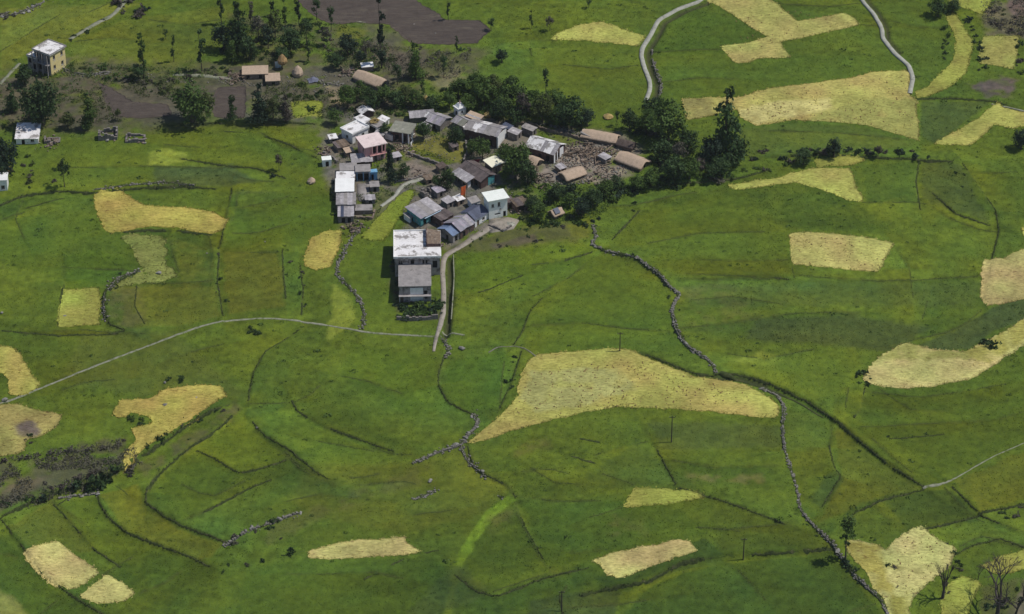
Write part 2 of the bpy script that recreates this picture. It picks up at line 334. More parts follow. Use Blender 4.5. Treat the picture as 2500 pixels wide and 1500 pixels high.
M['mud'] = mat('mud_wall', (0.25, 0.195, 0.15), (0.17, 0.13, 0.10), 1.0, (0.33, 0.28, 0.23), 0.7, bump=0.08)
M['stonewall'] = mat('rough_stone_wall', (0.24, 0.215, 0.2), (0.13, 0.115, 0.105), 2.0, (0.33, 0.31, 0.29), 1.1, bump=0.12)
M['brownwall'] = mat('brown_plank_wall', (0.12, 0.075, 0.065), (0.075, 0.05, 0.045), 1.2, (0.2, 0.16, 0.16), 0.8, bump=0.04)
M['pink'] = mat('pink_plaster', (0.68, 0.38, 0.36), (0.55, 0.3, 0.29), 0.9, (0.6, 0.46, 0.44), 0.6, bump=0.02)
M['pinkroof'] = mat('pale_pink_roof', (0.80, 0.67, 0.64), (0.68, 0.55, 0.53), 0.7, (0.5, 0.42, 0.4), 0.5, bump=0.02)
M['yellow'] = mat('yellow_plaster', (0.80, 0.66, 0.30), (0.7, 0.57, 0.27), 0.8, (0.6, 0.55, 0.42), 0.6, bump=0.02)
M['teal'] = mat('teal_paint', (0.10, 0.37, 0.38), (0.07, 0.26, 0.29), 0.9, (0.3, 0.42, 0.42), 0.7, bump=0.02, rough=0.6)
M['bluepaint'] = mat('sky_blue_paint', (0.20, 0.42, 0.62), (0.13, 0.3, 0.47), 0.9, rough=0.6)
M['darkblue'] = mat('dark_blue_paint', (0.02, 0.04, 0.075), (0.015, 0.03, 0.05), 0.9, rough=0.6)
M['cream'] = mat('cream_sheet', (0.86, 0.83, 0.66), (0.75, 0.72, 0.56), 0.6, (0.5, 0.45, 0.28), 0.6, c3range=(0.58, 0.72))
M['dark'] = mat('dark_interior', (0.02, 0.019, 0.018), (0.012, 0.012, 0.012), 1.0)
M['glass'] = mat('window_glass', (0.025, 0.028, 0.03), (0.015, 0.016, 0.018), 0.8, rough=0.15, spec=0.5)
M['frame'] = mat('painted_frame', (0.38, 0.36, 0.32), (0.28, 0.26, 0.23), 1.0)
M['wood'] = mat('weathered_timber', (0.22, 0.165, 0.12), (0.12, 0.09, 0.07), 1.5, (0.33, 0.28, 0.23), 0.8, rnd=0.35, bump=0.04)
M['pole'] = mat('dark_pole_timber', (0.07, 0.06, 0.05), (0.045, 0.04, 0.035), 1.5)
M['red'] = mat('red_cloth', (0.30, 0.03, 0.05), (0.2, 0.02, 0.035), 1.2)
M['orange'] = mat('orange_cloth', (0.9, 0.17, 0.05), (0.8, 0.2, 0.05), 1.2, trans=0.2)
M['ochre'] = mat('ochre_cloth', (0.6, 0.33, 0.06), (0.5, 0.25, 0.05), 1.2, trans=0.2)
M['skycloth'] = mat('pale_blue_cloth', (0.55, 0.68, 0.78), (0.45, 0.55, 0.66), 1.0, trans=0.1)
M['tarp'] = mat('grey_blue_tarpaulin', (0.19, 0.20, 0.27), (0.12, 0.13, 0.18), 0.9, bump=0.05)
M['weathered'] = mat('weathered_concrete_wall', (0.42, 0.39, 0.38), (0.27, 0.25, 0.245), 0.9, (0.12, 0.105, 0.10), 0.55, bump=0.05, c3range=(0.48, 0.6))
M['bark'] = mat('bark', (0.10, 0.08, 0.062), (0.06, 0.05, 0.04), 1.8, bump=0.05)
M['barkgrey'] = mat('grey_bark', (0.075, 0.062, 0.06), (0.045, 0.038, 0.038), 1.8)
LEAF = {'dark': ((0.055, 0.10, 0.027), (0.033, 0.064, 0.021)), 'mid': ((0.09, 0.15, 0.026), (0.054, 0.097, 0.021)), 'olive': ((0.095, 0.125, 0.032), (0.06, 0.08, 0.024)),
        'blue': ((0.034, 0.064, 0.032), (0.021, 0.041, 0.024)), 'brown': ((0.12, 0.10, 0.08), (0.075, 0.064, 0.055)), 'bright': ((0.09, 0.14, 0.02), (0.055, 0.095, 0.016)), 'grey': ((0.15, 0.14, 0.10), (0.09, 0.085, 0.062))}
for k, (a, b) in LEAF.items():
    M['leaf_' + k] = mat('leaves_' + k, a, b, 0.6, rnd=0.18, trans=0.22, rough=0.7, spec=0.25)
# ------------------------------------------------------------------ mesh helpers
def link(o, parent=None):
    COL.objects.link(o)
    if parent: o.parent = parent
    return o
def tag(o, label=None, category=None, group=None, kind=None):
    if label: o['label'] = label
    if category: o['category'] = category
    if group: o['group'] = group
    if kind: o['kind'] = kind
    return o
def np_mesh(name, V, F, col=None, smooth_=False):
    """V (n,3), F (m,k) integer array with equal face size."""
    V = np.asarray(V, np.float32); F = np.asarray(F, np.int32)
    me = bpy.data.meshes.new(name)
    me.vertices.add(len(V)); me.vertices.foreach_set('co', V.ravel())
    k = F.shape[1]
    me.loops.add(F.size); me.loops.foreach_set('vertex_index', F.ravel())
    me.polygons.add(len(F))
    me.polygons.foreach_set('loop_start', np.arange(0, F.size, k, dtype=np.int32))
    me.polygons.foreach_set('loop_total', np.full(len(F), k, np.int32))
    me.update(calc_edges=True)
    if smooth_: me.polygons.foreach_set('use_smooth', np.ones(len(F), bool))
    if col is not None:
        ca = me.color_attributes.new('tint', 'FLOAT_COLOR', 'POINT')
        c4 = np.ones((len(V), 4), np.float32); c4[:, :3] = col
        ca.data.foreach_set('color', c4.ravel())
    return me
class MB:
    """Collects boxes, prisms and tubes of ONE mesh."""
    def __init__(s): s.v, s.f = [], []
    def quad(s, *p):
        i = len(s.v); s.v += [tuple(q) for q in p]; s.f.append(tuple(range(i, i + len(p))))
    def hexa(s, p):      # eight corners, bottom ring then top ring
        i = len(s.v); s.v += [tuple(q) for q in p]
        for f in ((3, 2, 1, 0), (4, 5, 6, 7), (0, 1, 5, 4), (1, 2, 6, 5), (2, 3, 7, 6), (3, 0, 4, 7)): s.f.append(tuple(i + k for k in f))
    def box(s, x0, x1, y0, y1, z0, z1):
        s.hexa([(x0, y0, z0), (x1, y0, z0), (x1, y1, z0), (x0, y1, z0), (x0, y0, z1), (x1, y0, z1), (x1, y1, z1), (x0, y1, z1)])
    def tube(s, pts, rad, n=6):
        base = []
        for k, (p, r) in enumerate(zip(pts, rad)):
            p = Vector(p)
            d = (Vector(pts[min(k + 1, len(pts) - 1)]) - Vector(pts[max(k - 1, 0)])).normalized()
            a = d.orthogonal().normalized(); b = d.cross(a)
            base.append(len(s.v))
            for j in range(n):
                t = 2 * math.pi * j / n
                s.v.append(tuple(p + a * (r * math.cos(t)) + b * (r * math.sin(t))))
        for k in range(len(pts) - 1):
            for j in range(n):
                j2 = (j + 1) % n
                s.f.append((base[k] + j, base[k] + j2, base[k + 1] + j2, base[k + 1] + j))
        s.f.append(tuple(base[-1] + j for j in range(n)))
    def mesh(s, name, m):
        me = bpy.data.meshes.new(name); me.from_pydata(s.v, [], s.f); me.update()
        me.materials.append(m if not isinstance(m, str) else M[m])
        return me
    def build(s, name, m, parent=None):
        return link(bpy.data.objects.new(name, s.mesh(name, m)), parent)
def empty(name, loc, rz=0.0):
    o = bpy.data.objects.new(name, None); o.empty_display_size = 0.3
    o.location = loc; o.rotation_euler = (0, 0, rz)
    return link(o)

# ------------------------------------------------------------------ crop and soil tones of the ground
G0 = np.array([0.066, 0.112, 0.0135])
TINT = np.empty(GX.shape + (3,)); TINT[:] = G0
n1 = vnoise(GX, GY, 38, 21) + 0.6 * vnoise(GX, GY, 14, 22); n2 = vnoise(GX, GY, 22, 23) + 0.6 * vnoise(GX, GY, 7, 24)
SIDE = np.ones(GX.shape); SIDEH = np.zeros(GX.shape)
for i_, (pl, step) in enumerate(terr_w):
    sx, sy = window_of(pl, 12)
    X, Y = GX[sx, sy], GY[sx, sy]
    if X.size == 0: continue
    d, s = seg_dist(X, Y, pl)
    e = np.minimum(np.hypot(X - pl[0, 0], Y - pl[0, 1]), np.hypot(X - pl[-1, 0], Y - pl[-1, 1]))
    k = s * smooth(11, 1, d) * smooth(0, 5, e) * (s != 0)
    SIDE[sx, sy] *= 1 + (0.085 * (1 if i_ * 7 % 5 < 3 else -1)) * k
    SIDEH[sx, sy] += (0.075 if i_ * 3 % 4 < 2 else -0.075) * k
TINT *= (1 + 0.34 * n1)[..., None]
n3 = vnoise(GX * 0.22 + 0.3 * GY, GY, 2.4, 25) + 0.7 * vnoise(GX * 0.3 - 0.1 * GY, GY, 0.9, 26)
TINT *= (1 + 0.20 * n3 + 0.42 * vnoise(GX, GY, 1.25, 27) + 0.25 * vnoise(GX, GY, 0.8, 29))[..., None]
n2 = n2 + 0.5 * vnoise(GX, GY, 3.2, 28)
TINT *= np.stack([1 + 0.26 * n2, 1 + 0.08 * n2, 1 - 0.2 * n2], -1)
def inside(X, Y, pl):
    c = np.zeros(X.shape, bool); n = len(pl)
    for i in range(n):
        ax, ay = pl[i]; bx, by = pl[(i + 1) % n]
        if ay == by: continue
        m = ((ay > Y) != (by > Y)) & (X < (bx - ax) * (Y - ay) / (by - ay) + ax)
        c ^= m
    return c
def tone(pts, rgb, k=1.0, soft=1.0, wob=0.6, blotch=0.0):
    pl = lay(pts); soft = max(0.45, soft * 0.5) if not blotch else soft
    sx, sy = window_of(pl, soft + 2)
    X, Y = GX[sx, sy], GY[sx, sy]
    if X.size == 0: return
    d, _ = seg_dist(X, Y, np.vstack([pl, pl[:1]]))
    sd = np.where(inside(X, Y, pl), d, -d) + wob * (vnoise(X, Y, 2.6, 31) * 2 + vnoise(X, Y, 1.0, 32))
    a = smooth(-soft, soft, sd) * k
    if blotch: a = a * np.clip(1 - blotch + 3.2 * blotch * (vnoise(X, Y, 6, 33) + 0.9 * vnoise(X, Y, 1.7, 34) + 0.22), 0, 1)
    t = TINT[sx, sy]
    lum = 1 + 0.5 * (n1[sx, sy] * 0.5 + vnoise(X, Y, 1.25, 35) * 0.9) + 0.18 * n3[sx, sy] + 0.2 * vnoise(X, Y, 0.8, 36)
    hue = 0.6 * n2[sx, sy]
    TINT[sx, sy] = t * (1 - a[..., None]) + np.array(rgb) * np.stack([lum * (1 + 0.26 * hue), lum * (1 + 0.08 * hue), lum * (1 - 0.2 * hue)], -1) * a[..., None]
def oval(cx, cy, rx, ry, rot=0.0):
    r = math.radians(rot)
    return FU([(cx + rx * math.cos(t) * math.cos(r) - ry * math.sin(t) * math.sin(r), cy + rx * math.cos(t) * math.sin(r) + ry * math.sin(t) * math.cos(r)) for t in np.linspace(0, 2 * math.pi, 14)[:-1]])
DG, TG, YG, BG, DRY, TAN, SC = (0.043, 0.083, 0.011), (0.050, 0.082, 0.022), (0.105, 0.125, 0.017), (0.15, 0.21, 0.03), (0.115, 0.105, 0.04), (0.22, 0.17, 0.10), (0.075, 0.075, 0.036)
for a in [
    (FU([(-60, 330), (350, 335), (520, 300), (790, 300), (800, 480), (500, 460), (0, 480)]), (0.078, 0.122, 0.013), 0.7, 3),
    (FU([(375, 402), (560, 398), (620, 440), (520, 452), (370, 448)]), TG, 0.95, 1.5),
    (FU([(570, 460), (700, 470), (640, 520), (560, 530)]), TG, 0.7, 2),
    (FU([(355, 370), (400, 358), (450, 372), (460, 388), (400, 400), (360, 398)]), BG, 0.9, 1.2),
    (FU([(240, 520), (300, 570), (330, 640), (250, 680), (60, 690), (-20, 600), (20, 520)]), (0.058, 0.105, 0.012), 0.6, 2),
    (FU([(-20, 640), (80, 650), (150, 690), (140, 780), (-20, 770)]), (0.085, 0.135, 0.016), 0.7, 2),
    (FU([(540, 610), (675, 610), (685, 740), (550, 762)]), YG, 0.55, 1),
    (FU([(300, 690), (520, 690), (535, 765), (420, 790), (300, 790)]), YG, 0.5, 1.5),
    (FU([(265, 690), (340, 690), (350, 780), (270, 800)]), DRY, 0.45, 1.5, 0.6, 0.6),
    (FU([(400, 575), (430, 640), (420, 690), (520, 690), (520, 600)]), YG, 0.5, 1.5, 0.8, 0.5),
    (FU([(805, 690), (850, 720), (860, 770), (820, 800), (790, 830), (800, 760)]), BG, 0.85, 1.2),
    (FU([(880, 590), (955, 580), (950, 640), (960, 760), (880, 780), (850, 680), (840, 620)]), (0.068, 0.115, 0.012), 0.7, 1.5),
    (FU([(1100, 610), (1430, 590), (1400, 640), (1250, 680), (1100, 720)]), (0.062, 0.115, 0.011), 0.8, 2),
    (FU([(1250, 620), (1440, 600), (1640, 720), (1620, 800), (1700, 870), (1560, 850), (1300, 860), (1250, 800)]), (0.068, 0.118, 0.012), 0.6, 3),
    (FU([(1480, 590), (1530, 520), (1800, 460), (1910, 570), (1910, 660), (1640, 670), (1560, 630)]), (0.076, 0.120, 0.012), 0.7, 2.5),
    (FU([(1880, 470), (2000, 455), (2100, 510), (2190, 560), (2050, 565), (1900, 550)]), DG, 0.9, 1.2, 0.8, 0.3),
    (FU([(1930, 450), (2080, 500), (2060, 470), (1960, 440)]), DG, 0.7, 1.5),
    (FU([(2080, 400), (2220, 390), (2215, 470), (2100, 490)]), (0.048, 0.092, 0.013), 0.8, 1.2),
    (FU([(2230, 395), (2320, 395), (2390, 540), (2300, 510), (2225, 480)]), TG, 0.6, 1.2),
    (FU([(1640, 690), (2370, 680), (2360, 740), (1900, 740), (1660, 740)]), TG, 0.4, 3),
    (FU([(1640, 690), (1760, 690), (1840, 760), (1740, 800), (1650, 790)]), DRY, 0.2, 3, 1.0, 0.8),
    (FU([(1820, 770), (2050, 760), (2250, 790), (2160, 850), (1950, 830), (1800, 820)]), (0.046, 0.074, 0.019), 0.85, 2.5),
    (FU([(2180, 860), (2220, 832), (2300, 800), (2400, 742), (2500, 712), (2500, 765), (2400, 800), (2340, 842), (2250, 850)]), (0.043, 0.074, 0.021), 0.95, 0.8, 0.3),
    (FU([(1770, 870), (1840, 850), (1900, 870), (1880, 885), (1820, 890)]), BG, 0.75, 1.5, 0.8, 0.4),
    (FU([(1730, 880), (2060, 840), (2090, 900), (2030, 960), (1960, 965), (1800, 905)]), (0.082, 0.125, 0.012), 0.6, 2),
    (FU([(730, 950), (830, 940), (960, 1060), (1050, 1090), (900, 1070), (730, 1000)]), DG, 0.8, 2, 0.8, 0.2),
    (FU([(850, 830), (1050, 860), (1050, 930), (1080, 980), (1000, 1010), (820, 900)]), (0.058, 0.107, 0.011), 0.7, 2),
    (FU([(1085, 870), (1240, 850), (1200, 990), (1120, 990), (1070, 940)]), (0.056, 0.107, 0.011), 0.8, 1.5),
    (FU([(620, 1010), (700, 980), (800, 1050), (950, 1100), (790, 1150), (700, 1085)]), (0.072, 0.118, 0.012), 0.8, 0.8),
    (FU([(480, 1080), (600, 1020), (690, 1100), (580, 1140)]), (0.066, 0.114, 0.012), 0.8, 0.8),
    (FU([(360, 1210), (380, 1155), (470, 1095), (570, 1150), (430, 1262)]), (0.060, 0.105, 0.012), 0.8, 0.8),
    (FU([(240, 1195), (330, 1170), (360, 1230), (430, 1270), (540, 1310), (500, 1362), (390, 1318), (300, 1280)]), (0.086, 0.112, 0.012), 0.95, 0.6, 0.3),
    (FU([(130, 1215), (235, 1200), (300, 1290), (480, 1360), (560, 1320), (500, 1400), (300, 1400), (230, 1320)]), (0.054, 0.096, 0.011), 0.8, 1),
    (FU([(20, 1270), (120, 1215), (230, 1330), (60, 1320)]), (0.080, 0.108, 0.014), 0.7, 1),
    (FU([(-20, 1290), (60, 1340), (120, 1420), (280, 1490), (60, 1490), (-20, 1420)]), DG, 0.9, 1),
    (FU([(-20, 1420), (30, 1440), (70, 1490), (-20, 1490)]), (0.2, 0.22, 0.06), 0.6, 1.5),
    (FU([(740, 1130), (1040, 1110), (1120, 1080), (1230, 1180), (1180, 1240), (960, 1290), (760, 1250), (700, 1200)]), (0.080, 0.115, 0.016), 0.6, 3),
    (FU([(650, 1280), (960, 1270), (1000, 1310), (740, 1330)]), (0.06, 0.1, 0.012), 0.5, 2),
    (FU([(600, 1370), (740, 1350), (1060, 1350), (1080, 1500), (560, 1500)]), (0.047, 0.088, 0.011), 0.75, 2),
    (FU([(1140, 1300), (1240, 1220), (1310, 1350), (1200, 1430), (1110, 1380)]), DG, 0.65, 1.2),
    (FU([(1225, 1195), (1250, 1205), (1190, 1250), (1150, 1310), (1115, 1370), (1095, 1365), (1130, 1295), (1175, 1235)]), (0.11, 0.20, 0.018), 0.95, 0.5, 0.3),
    (FU([(1092, 1390), (1108, 1390), (1090, 1490), (1070, 1490)]), (0.10, 0.15, 0.016), 0.8, 0.5, 0.3),
    (FU([(1110, 1360), (1180, 1430), (1050, 1490), (980, 1490), (1060, 1400)]), TG, 0.5, 2),
    (FU([(1240, 1080), (1320, 1060), (1330, 1085), (1250, 1100)]), DRY, 0.35, 1.5, 0.8, 0.7),
    (FU([(1180, 1250), (1240, 1230), (1230, 1280), (1180, 1290)]), DRY, 0.3, 1.5, 0.8, 0.5),
    (FU([(1560, 1020), (1880, 1030), (1890, 1080), (1600, 1090)]), TG, 0.6, 2),
    (FU([(1620, 1090), (1850, 1090), (1850, 1180), (1640, 1170)]), (0.052, 0.094, 0.012), 0.8, 1.5, 0.8, 0.3),
    (FU([(1660, 1145), (1840, 1145), (1835, 1165), (1680, 1165)]), (0.2, 0.17, 0.06), 0.5, 1, 0.8, 0.9),
    (FU([(1260, 1220), (1500, 1210), (1640, 1230), (1720, 1290), (1500, 1330), (1320, 1370)]), (0.047, 0.09, 0.011), 0.7, 2),
    (FU([(1380, 1180), (1540, 1060), (1620, 1130), (1700, 1190), (1520, 1180)]), (0.050, 0.09, 0.015), 0.65, 1.5),
    (FU([(1720, 1220), (1930, 1280), (2000, 1320), (1730, 1340)]), (0.056, 0.094, 0.012), 0.75, 0.8),
    (FU([(230, 600), (330, 640), (250, 690), (150, 690), (160, 620)]), (0.055, 0.11, 0.011), 0.6, 1.5),
    (FU([(560, 470), (800, 470), (810, 560), (740, 580), (540, 600)]), (0.053, 0.10, 0.011), 0.7, 2),
    (FU([(0, 20), (330, 10), (180, 100), (60, 130), (0, 180)]), (0.108, 0.145, 0.021), 0.85, 2),
    (FU([(160, 110), (300, 50), (560, 10), (530, 120), (420, 160), (180, 150)]), (0.098, 0.138, 0.018), 0.75, 2),
    (FU([(1460, 1240), (1530, 1230), (1560, 1290), (1480, 1300)]), DRY, 0.25, 2, 0.8, 0.8),
    (FU([(1440, 1400), (1700, 1300), (1760, 1345), (1640, 1362), (1480, 1425)]), (0.034, 0.068, 0.012), 0.85, 0.8),
    (FU([(1280, 1450), (1500, 1430), (1480, 1500), (1270, 1500)]), (0.042, 0.072, 0.018), 0.85, 1.2),
    (FU([(1560, 1420), (1720, 1350), (2010, 1328), (2140, 1500), (1490, 1500)]), (0.037, 0.076, 0.012), 0.9, 1.0),
    (FU([(2130, 1210), (2230, 1185), (2300, 1185), (2360, 1245), (2200, 1285)]), (0.038, 0.074, 0.013), 0.95, 0.7, 0.3),
    (FU([(2040, 1265), (2130, 1212), (2190, 1290), (2140, 1340), (2060, 1320)]), (0.060, 0.104, 0.014), 0.8, 0.8),
    (FU([(2020, 1030), (2225, 1180), (2120, 1205), (2050, 1230), (1980, 1260), (2030, 1150)]), (0.085, 0.114, 0.013), 0.8, 1),
    (FU([(1990, 1155), (2030, 1130), (2035, 1165), (1985, 1230), (1960, 1210)]), (0.044, 0.082, 0.016), 0.9, 0.6, 0.3),
    (FU([(1900, 1000), (1980, 990), (2010, 1100), (1940, 1180), (1905, 1080)]), (0.068, 0.108, 0.015), 0.6, 1.5),
    (FU([(2080, 960), (2400, 900), (2500, 850), (2500, 1040), (2240, 1160), (2110, 1080), (2030, 1010)]), (0.056, 0.098, 0.011), 0.75, 2),
    (FU([(2300, 1160), (2500, 1080), (2500, 1200), (2370, 1235)]), (0.085, 0.114, 0.014), 0.7, 1),
    (FU([(1600, 60), (1700, 20), (1830, 80), (1740, 130), (1560, 140)]), (0.058, 0.108, 0.012), 0.75, 2),
    (FU([(1590, 150), (2150, 130), (2190, 170), (1900, 200), (1600, 240)]), (0.06, 0.108, 0.013), 0.7, 3),
    (FU([(2100, 0), (2280, 10), (2310, 180), (2220, 210), (2180, 140)]), (0.058, 0.103, 0.013), 0.75, 2),
    (FU([(2225, 245), (2390, 248), (2260, 350), (2225, 330)]), (0.047, 0.082, 0.019), 0.9, 0.7, 0.3),
    (FU([(1310, 120), (1560, 100), (1570, 240), (1440, 290), (1330, 260)]), (0.075, 0.118, 0.013), 0.7, 2),
    (FU([(1780, 310), (2040, 300), (2220, 350), (2060, 378), (1800, 380)]), (0.066, 0.100, 0.016), 0.7, 1.5),
    # dry rough ground and scrub round the upper hamlet
    (FU([(-40, 190), (160, 140), (420, 160), (640, 150), (830, 150), (980, 190), (1060, 260), (860, 300), (620, 298), (420, 300), (240, 320), (-40, 300)]), (0.095, 0.082, 0.056), 0.95, 4, 2.0, 0.4),
    (FU([(170, 160), (500, 165), (600, 190), (420, 205), (260, 195)]), (0.05, 0.07, 0.022), 0.7, 3, 2.0, 0.7),
    (FU([(560, 40), (780, 60), (1000, 110), (1180, 120), (1150, 190), (980, 200), (780, 160), (620, 150)]), SC, 0.85, 4, 2.0, 0.6),
    (FU([(860, 20), (980, 90), (960, 180), (900, 160)]), (0.10, 0.078, 0.06), 0.6, 3, 2.0, 0.3),
    (FU([(930, 130), (1050, 120), (1000, 200), (940, 190)]), (0.095, 0.073, 0.058), 0.75, 2, 1.5, 0.2),
    (FU([(1030, 190), (1110, 165), (1120, 190), (1060, 220)]), TAN, 0.6, 2, 1.2, 0.3),
    (FU([(790, 210), (830, 212), (838, 268), (806, 270)]), TAN, 0.85, 1.2),
    (FU([(700, 245), (780, 243), (775, 280), (712, 284)]), (0.21, 0.22, 0.035), 0.95, 0.8),
    (FU([(820, 60), (890, 75), (860, 110), (810, 90)]), YG, 0.7, 2),
    (FU([(310, 268), (440, 285), (420, 298), (280, 296)]), SC, 0.5, 2),
    # village earth
    (FU([(770, 330), (860, 270), (960, 290), (1080, 265), (1260, 285), (1400, 310), (1500, 315), (1580, 380), (1500, 420), (1400, 440), (1290, 440), (1290, 520), (1200, 560), (1080, 600), (980, 560), (980, 470), (900, 520), (830, 545), (800, 440), (775, 380)]), (0.155, 0.135, 0.11), 0.95, 2.0, 1.5, 0.6),
    (FU([(990, 345), (1050, 330), (1125, 345), (1120, 395), (1060, 390), (1000, 372)]), (0.15, 0.145, 0.03), 0.95, 0.8, 0.6),
    (FU([(985, 350), (1060, 378), (1110, 392), (1060, 400), (990, 375)]), (0.07, 0.11, 0.014), 0.85, 1),
    (FU([(1330, 322), (1440, 345), (1400, 360), (1345, 350)]), (0.085, 0.12, 0.018), 0.9, 0.8),
    (FU([(1285, 375), (1380, 350), (1490, 350), (1560, 400), (1480, 440), (1330, 440), (1290, 420)]), (0.25, 0.20, 0.155), 0.85, 2, 1.2, 0.45),
    (FU([(985, 395), (1070, 405), (1080, 440), (990, 440), (960, 420)]), (0.22, 0.18, 0.15), 0.8, 1.2),
    (FU([(890, 470), (970, 460), (900, 530), (870, 540)]), (0.075, 0.105, 0.024), 0.75, 1.2),
    (FU([(1090, 600), (1250, 545), (1400, 540), (1420, 575), (1300, 590), (1120, 612)]), (0.070, 0.078, 0.028), 0.85, 1.5, 1.2, 0.3),
    (FU([(1190, 590), (1300, 560), (1290, 585), (1200, 600)]), (0.09, 0.07, 0.055), 0.7, 1.2),
    (FU([(1370, 545), (1420, 530), (1425, 578), (1380, 570)]), YG, 0.8, 1.2),
    (FU([(950, 590), (965, 600), (965, 770), (1070, 775), (1070, 755), (960, 760), (940, 700)]), (0.06, 0.07, 0.03), 0.8, 1.0),
    # scrub at lower left
    (FU([(-20, 1120), (150, 1080), (300, 1060), (330, 1120), (200, 1165), (-20, 1240)]), (0.072, 0.074, 0.036), 0.9, 2.5, 1.5, 0.6),
    (FU([(-20, 1160), (120, 1150), (60, 1210), (-20, 1235)]), (0.13, 0.10, 0.055), 0.7, 2, 1.2, 0.7),
    (FU([(330, 1110), (570, 975), (585, 990), (480, 1060), (350, 1150)]), (0.075, 0.08, 0.032), 0.8, 1.0, 0.8, 0.6),
    (FU([(200, 800), (420, 800), (600, 960), (380, 960), (150, 920)]), (0.075, 0.105, 0.02), 0.5, 3),
    (FU([(600, 1290), (760, 1220), (1040, 1120), (1060, 1150), (800, 1240), (620, 1330)]), (0.085, 0.098, 0.03), 0.45, 1.5, 1.0, 0.9),
    (FU([(2370, 20), (2500, -10), (2500, 95), (2380, 85)]), (0.13, 0.115, 0.07), 0.9, 1.5, 1.2, 0.3),
    (FU([(2430, 0), (2500, -10), (2500, 40), (2450, 50)]), (0.13, 0.085, 0.085), 0.7, 2),
    (FU([(2345, 205), (2420, 185), (2455, 195), (2440, 235), (2380, 235)]), (0.115, 0.085, 0.078), 0.9, 1.2, 1.0, 0.45),
    (FU([(2475, 1400), (2500, 1380), (2500, 1500), (2430, 1500)]), (0.13, 0.10, 0.075), 0.8, 1.5),
    (FU([(2370, 1420), (2460, 1400), (2450, 1490), (2370, 1490)]), (0.06, 0.07, 0.025), 0.7, 1.5),
]: tone(*a)
# darker tone along the steps between terraces; dark soil and plants in the ditches
for pl, step in terr_w:
    sx, sy = window_of(pl, 3)
    X, Y = GX[sx, sy], GY[sx, sy]
    if X.size == 0: continue
    d, s = seg_dist(X, Y, pl)
    a = 0.6 * smooth(0.6, 0.1, d + 0.5 * vnoise(X, Y, 1.5, 41)) * (0.1 + 0.7 * (vnoise(X, Y, 6, 42) + 0.5))
    TINT[sx, sy] = TINT[sx, sy] * (1 - a[..., None]) + np.array((0.045, 0.06, 0.018)) * a[..., None]
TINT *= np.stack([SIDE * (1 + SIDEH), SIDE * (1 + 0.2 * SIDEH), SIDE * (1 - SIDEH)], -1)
gk = np.clip((TINT[..., 1] / TINT[..., 0] - 1.0) / 0.3, 0, 1)[..., None]
TINT *= np.array((1.38, 1.2, 1.22)) * gk + np.array((1.12, 1.12, 1.15)) * (1 - gk)
G0 = G0 * np.array((1.38, 1.2, 1.22))
TINT = TINT * (1 - 0.9 * ditch_mask[..., None]) + np.array((0.05, 0.05, 0.028)) * 0.9 * ditch_mask[..., None]
def tint_at(x, y):
    i = np.clip(np.round((x - CX0) / CS).astype(int), 0, len(cxs) - 1); j = np.clip(np.round((y - CY0) / CS).astype(int), 0, len(cys) - 1)
    return TINT[i, j]

# ------------------------------------------------------------------ the ground as one sheet: fine in the middle, coarse out to the hills
def outward(a, b):
    g = np.cumsum(CS * 1.16 ** np.arange(1, 48)); g = g[g < 2600]
    return np.concatenate([(a - g)[::-1], b, (b[-1] + g)])
axs, ays = outward(CX0, cxs), outward(CY0, cys)
AX, AY = np.meshgrid(axs, ays, indexing='ij')
AZ = base_h(AX, AY)
ix0, iy0 = np.searchsorted(axs, CX0 - 1e-6), np.searchsorted(ays, CY0 - 1e-6)
AZ[ix0:ix0 + len(cxs), iy0:iy0 + len(cys)] = GZ
AT = np.empty(AX.shape + (3,)); AT[:] = G0
AT *= (1 + 0.4 * vnoise(AX, AY, 38, 21))[..., None]
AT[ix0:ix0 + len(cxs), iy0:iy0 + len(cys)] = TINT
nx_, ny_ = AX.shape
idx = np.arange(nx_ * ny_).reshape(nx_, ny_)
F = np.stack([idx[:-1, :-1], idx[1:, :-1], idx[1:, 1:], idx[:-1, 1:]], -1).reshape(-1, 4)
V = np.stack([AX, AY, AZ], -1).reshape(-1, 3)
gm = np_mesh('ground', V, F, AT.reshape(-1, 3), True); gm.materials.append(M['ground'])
tag(link(bpy.data.objects.new('ground', gm)), 'green terraced hillside of small crop fields', kind='structure')

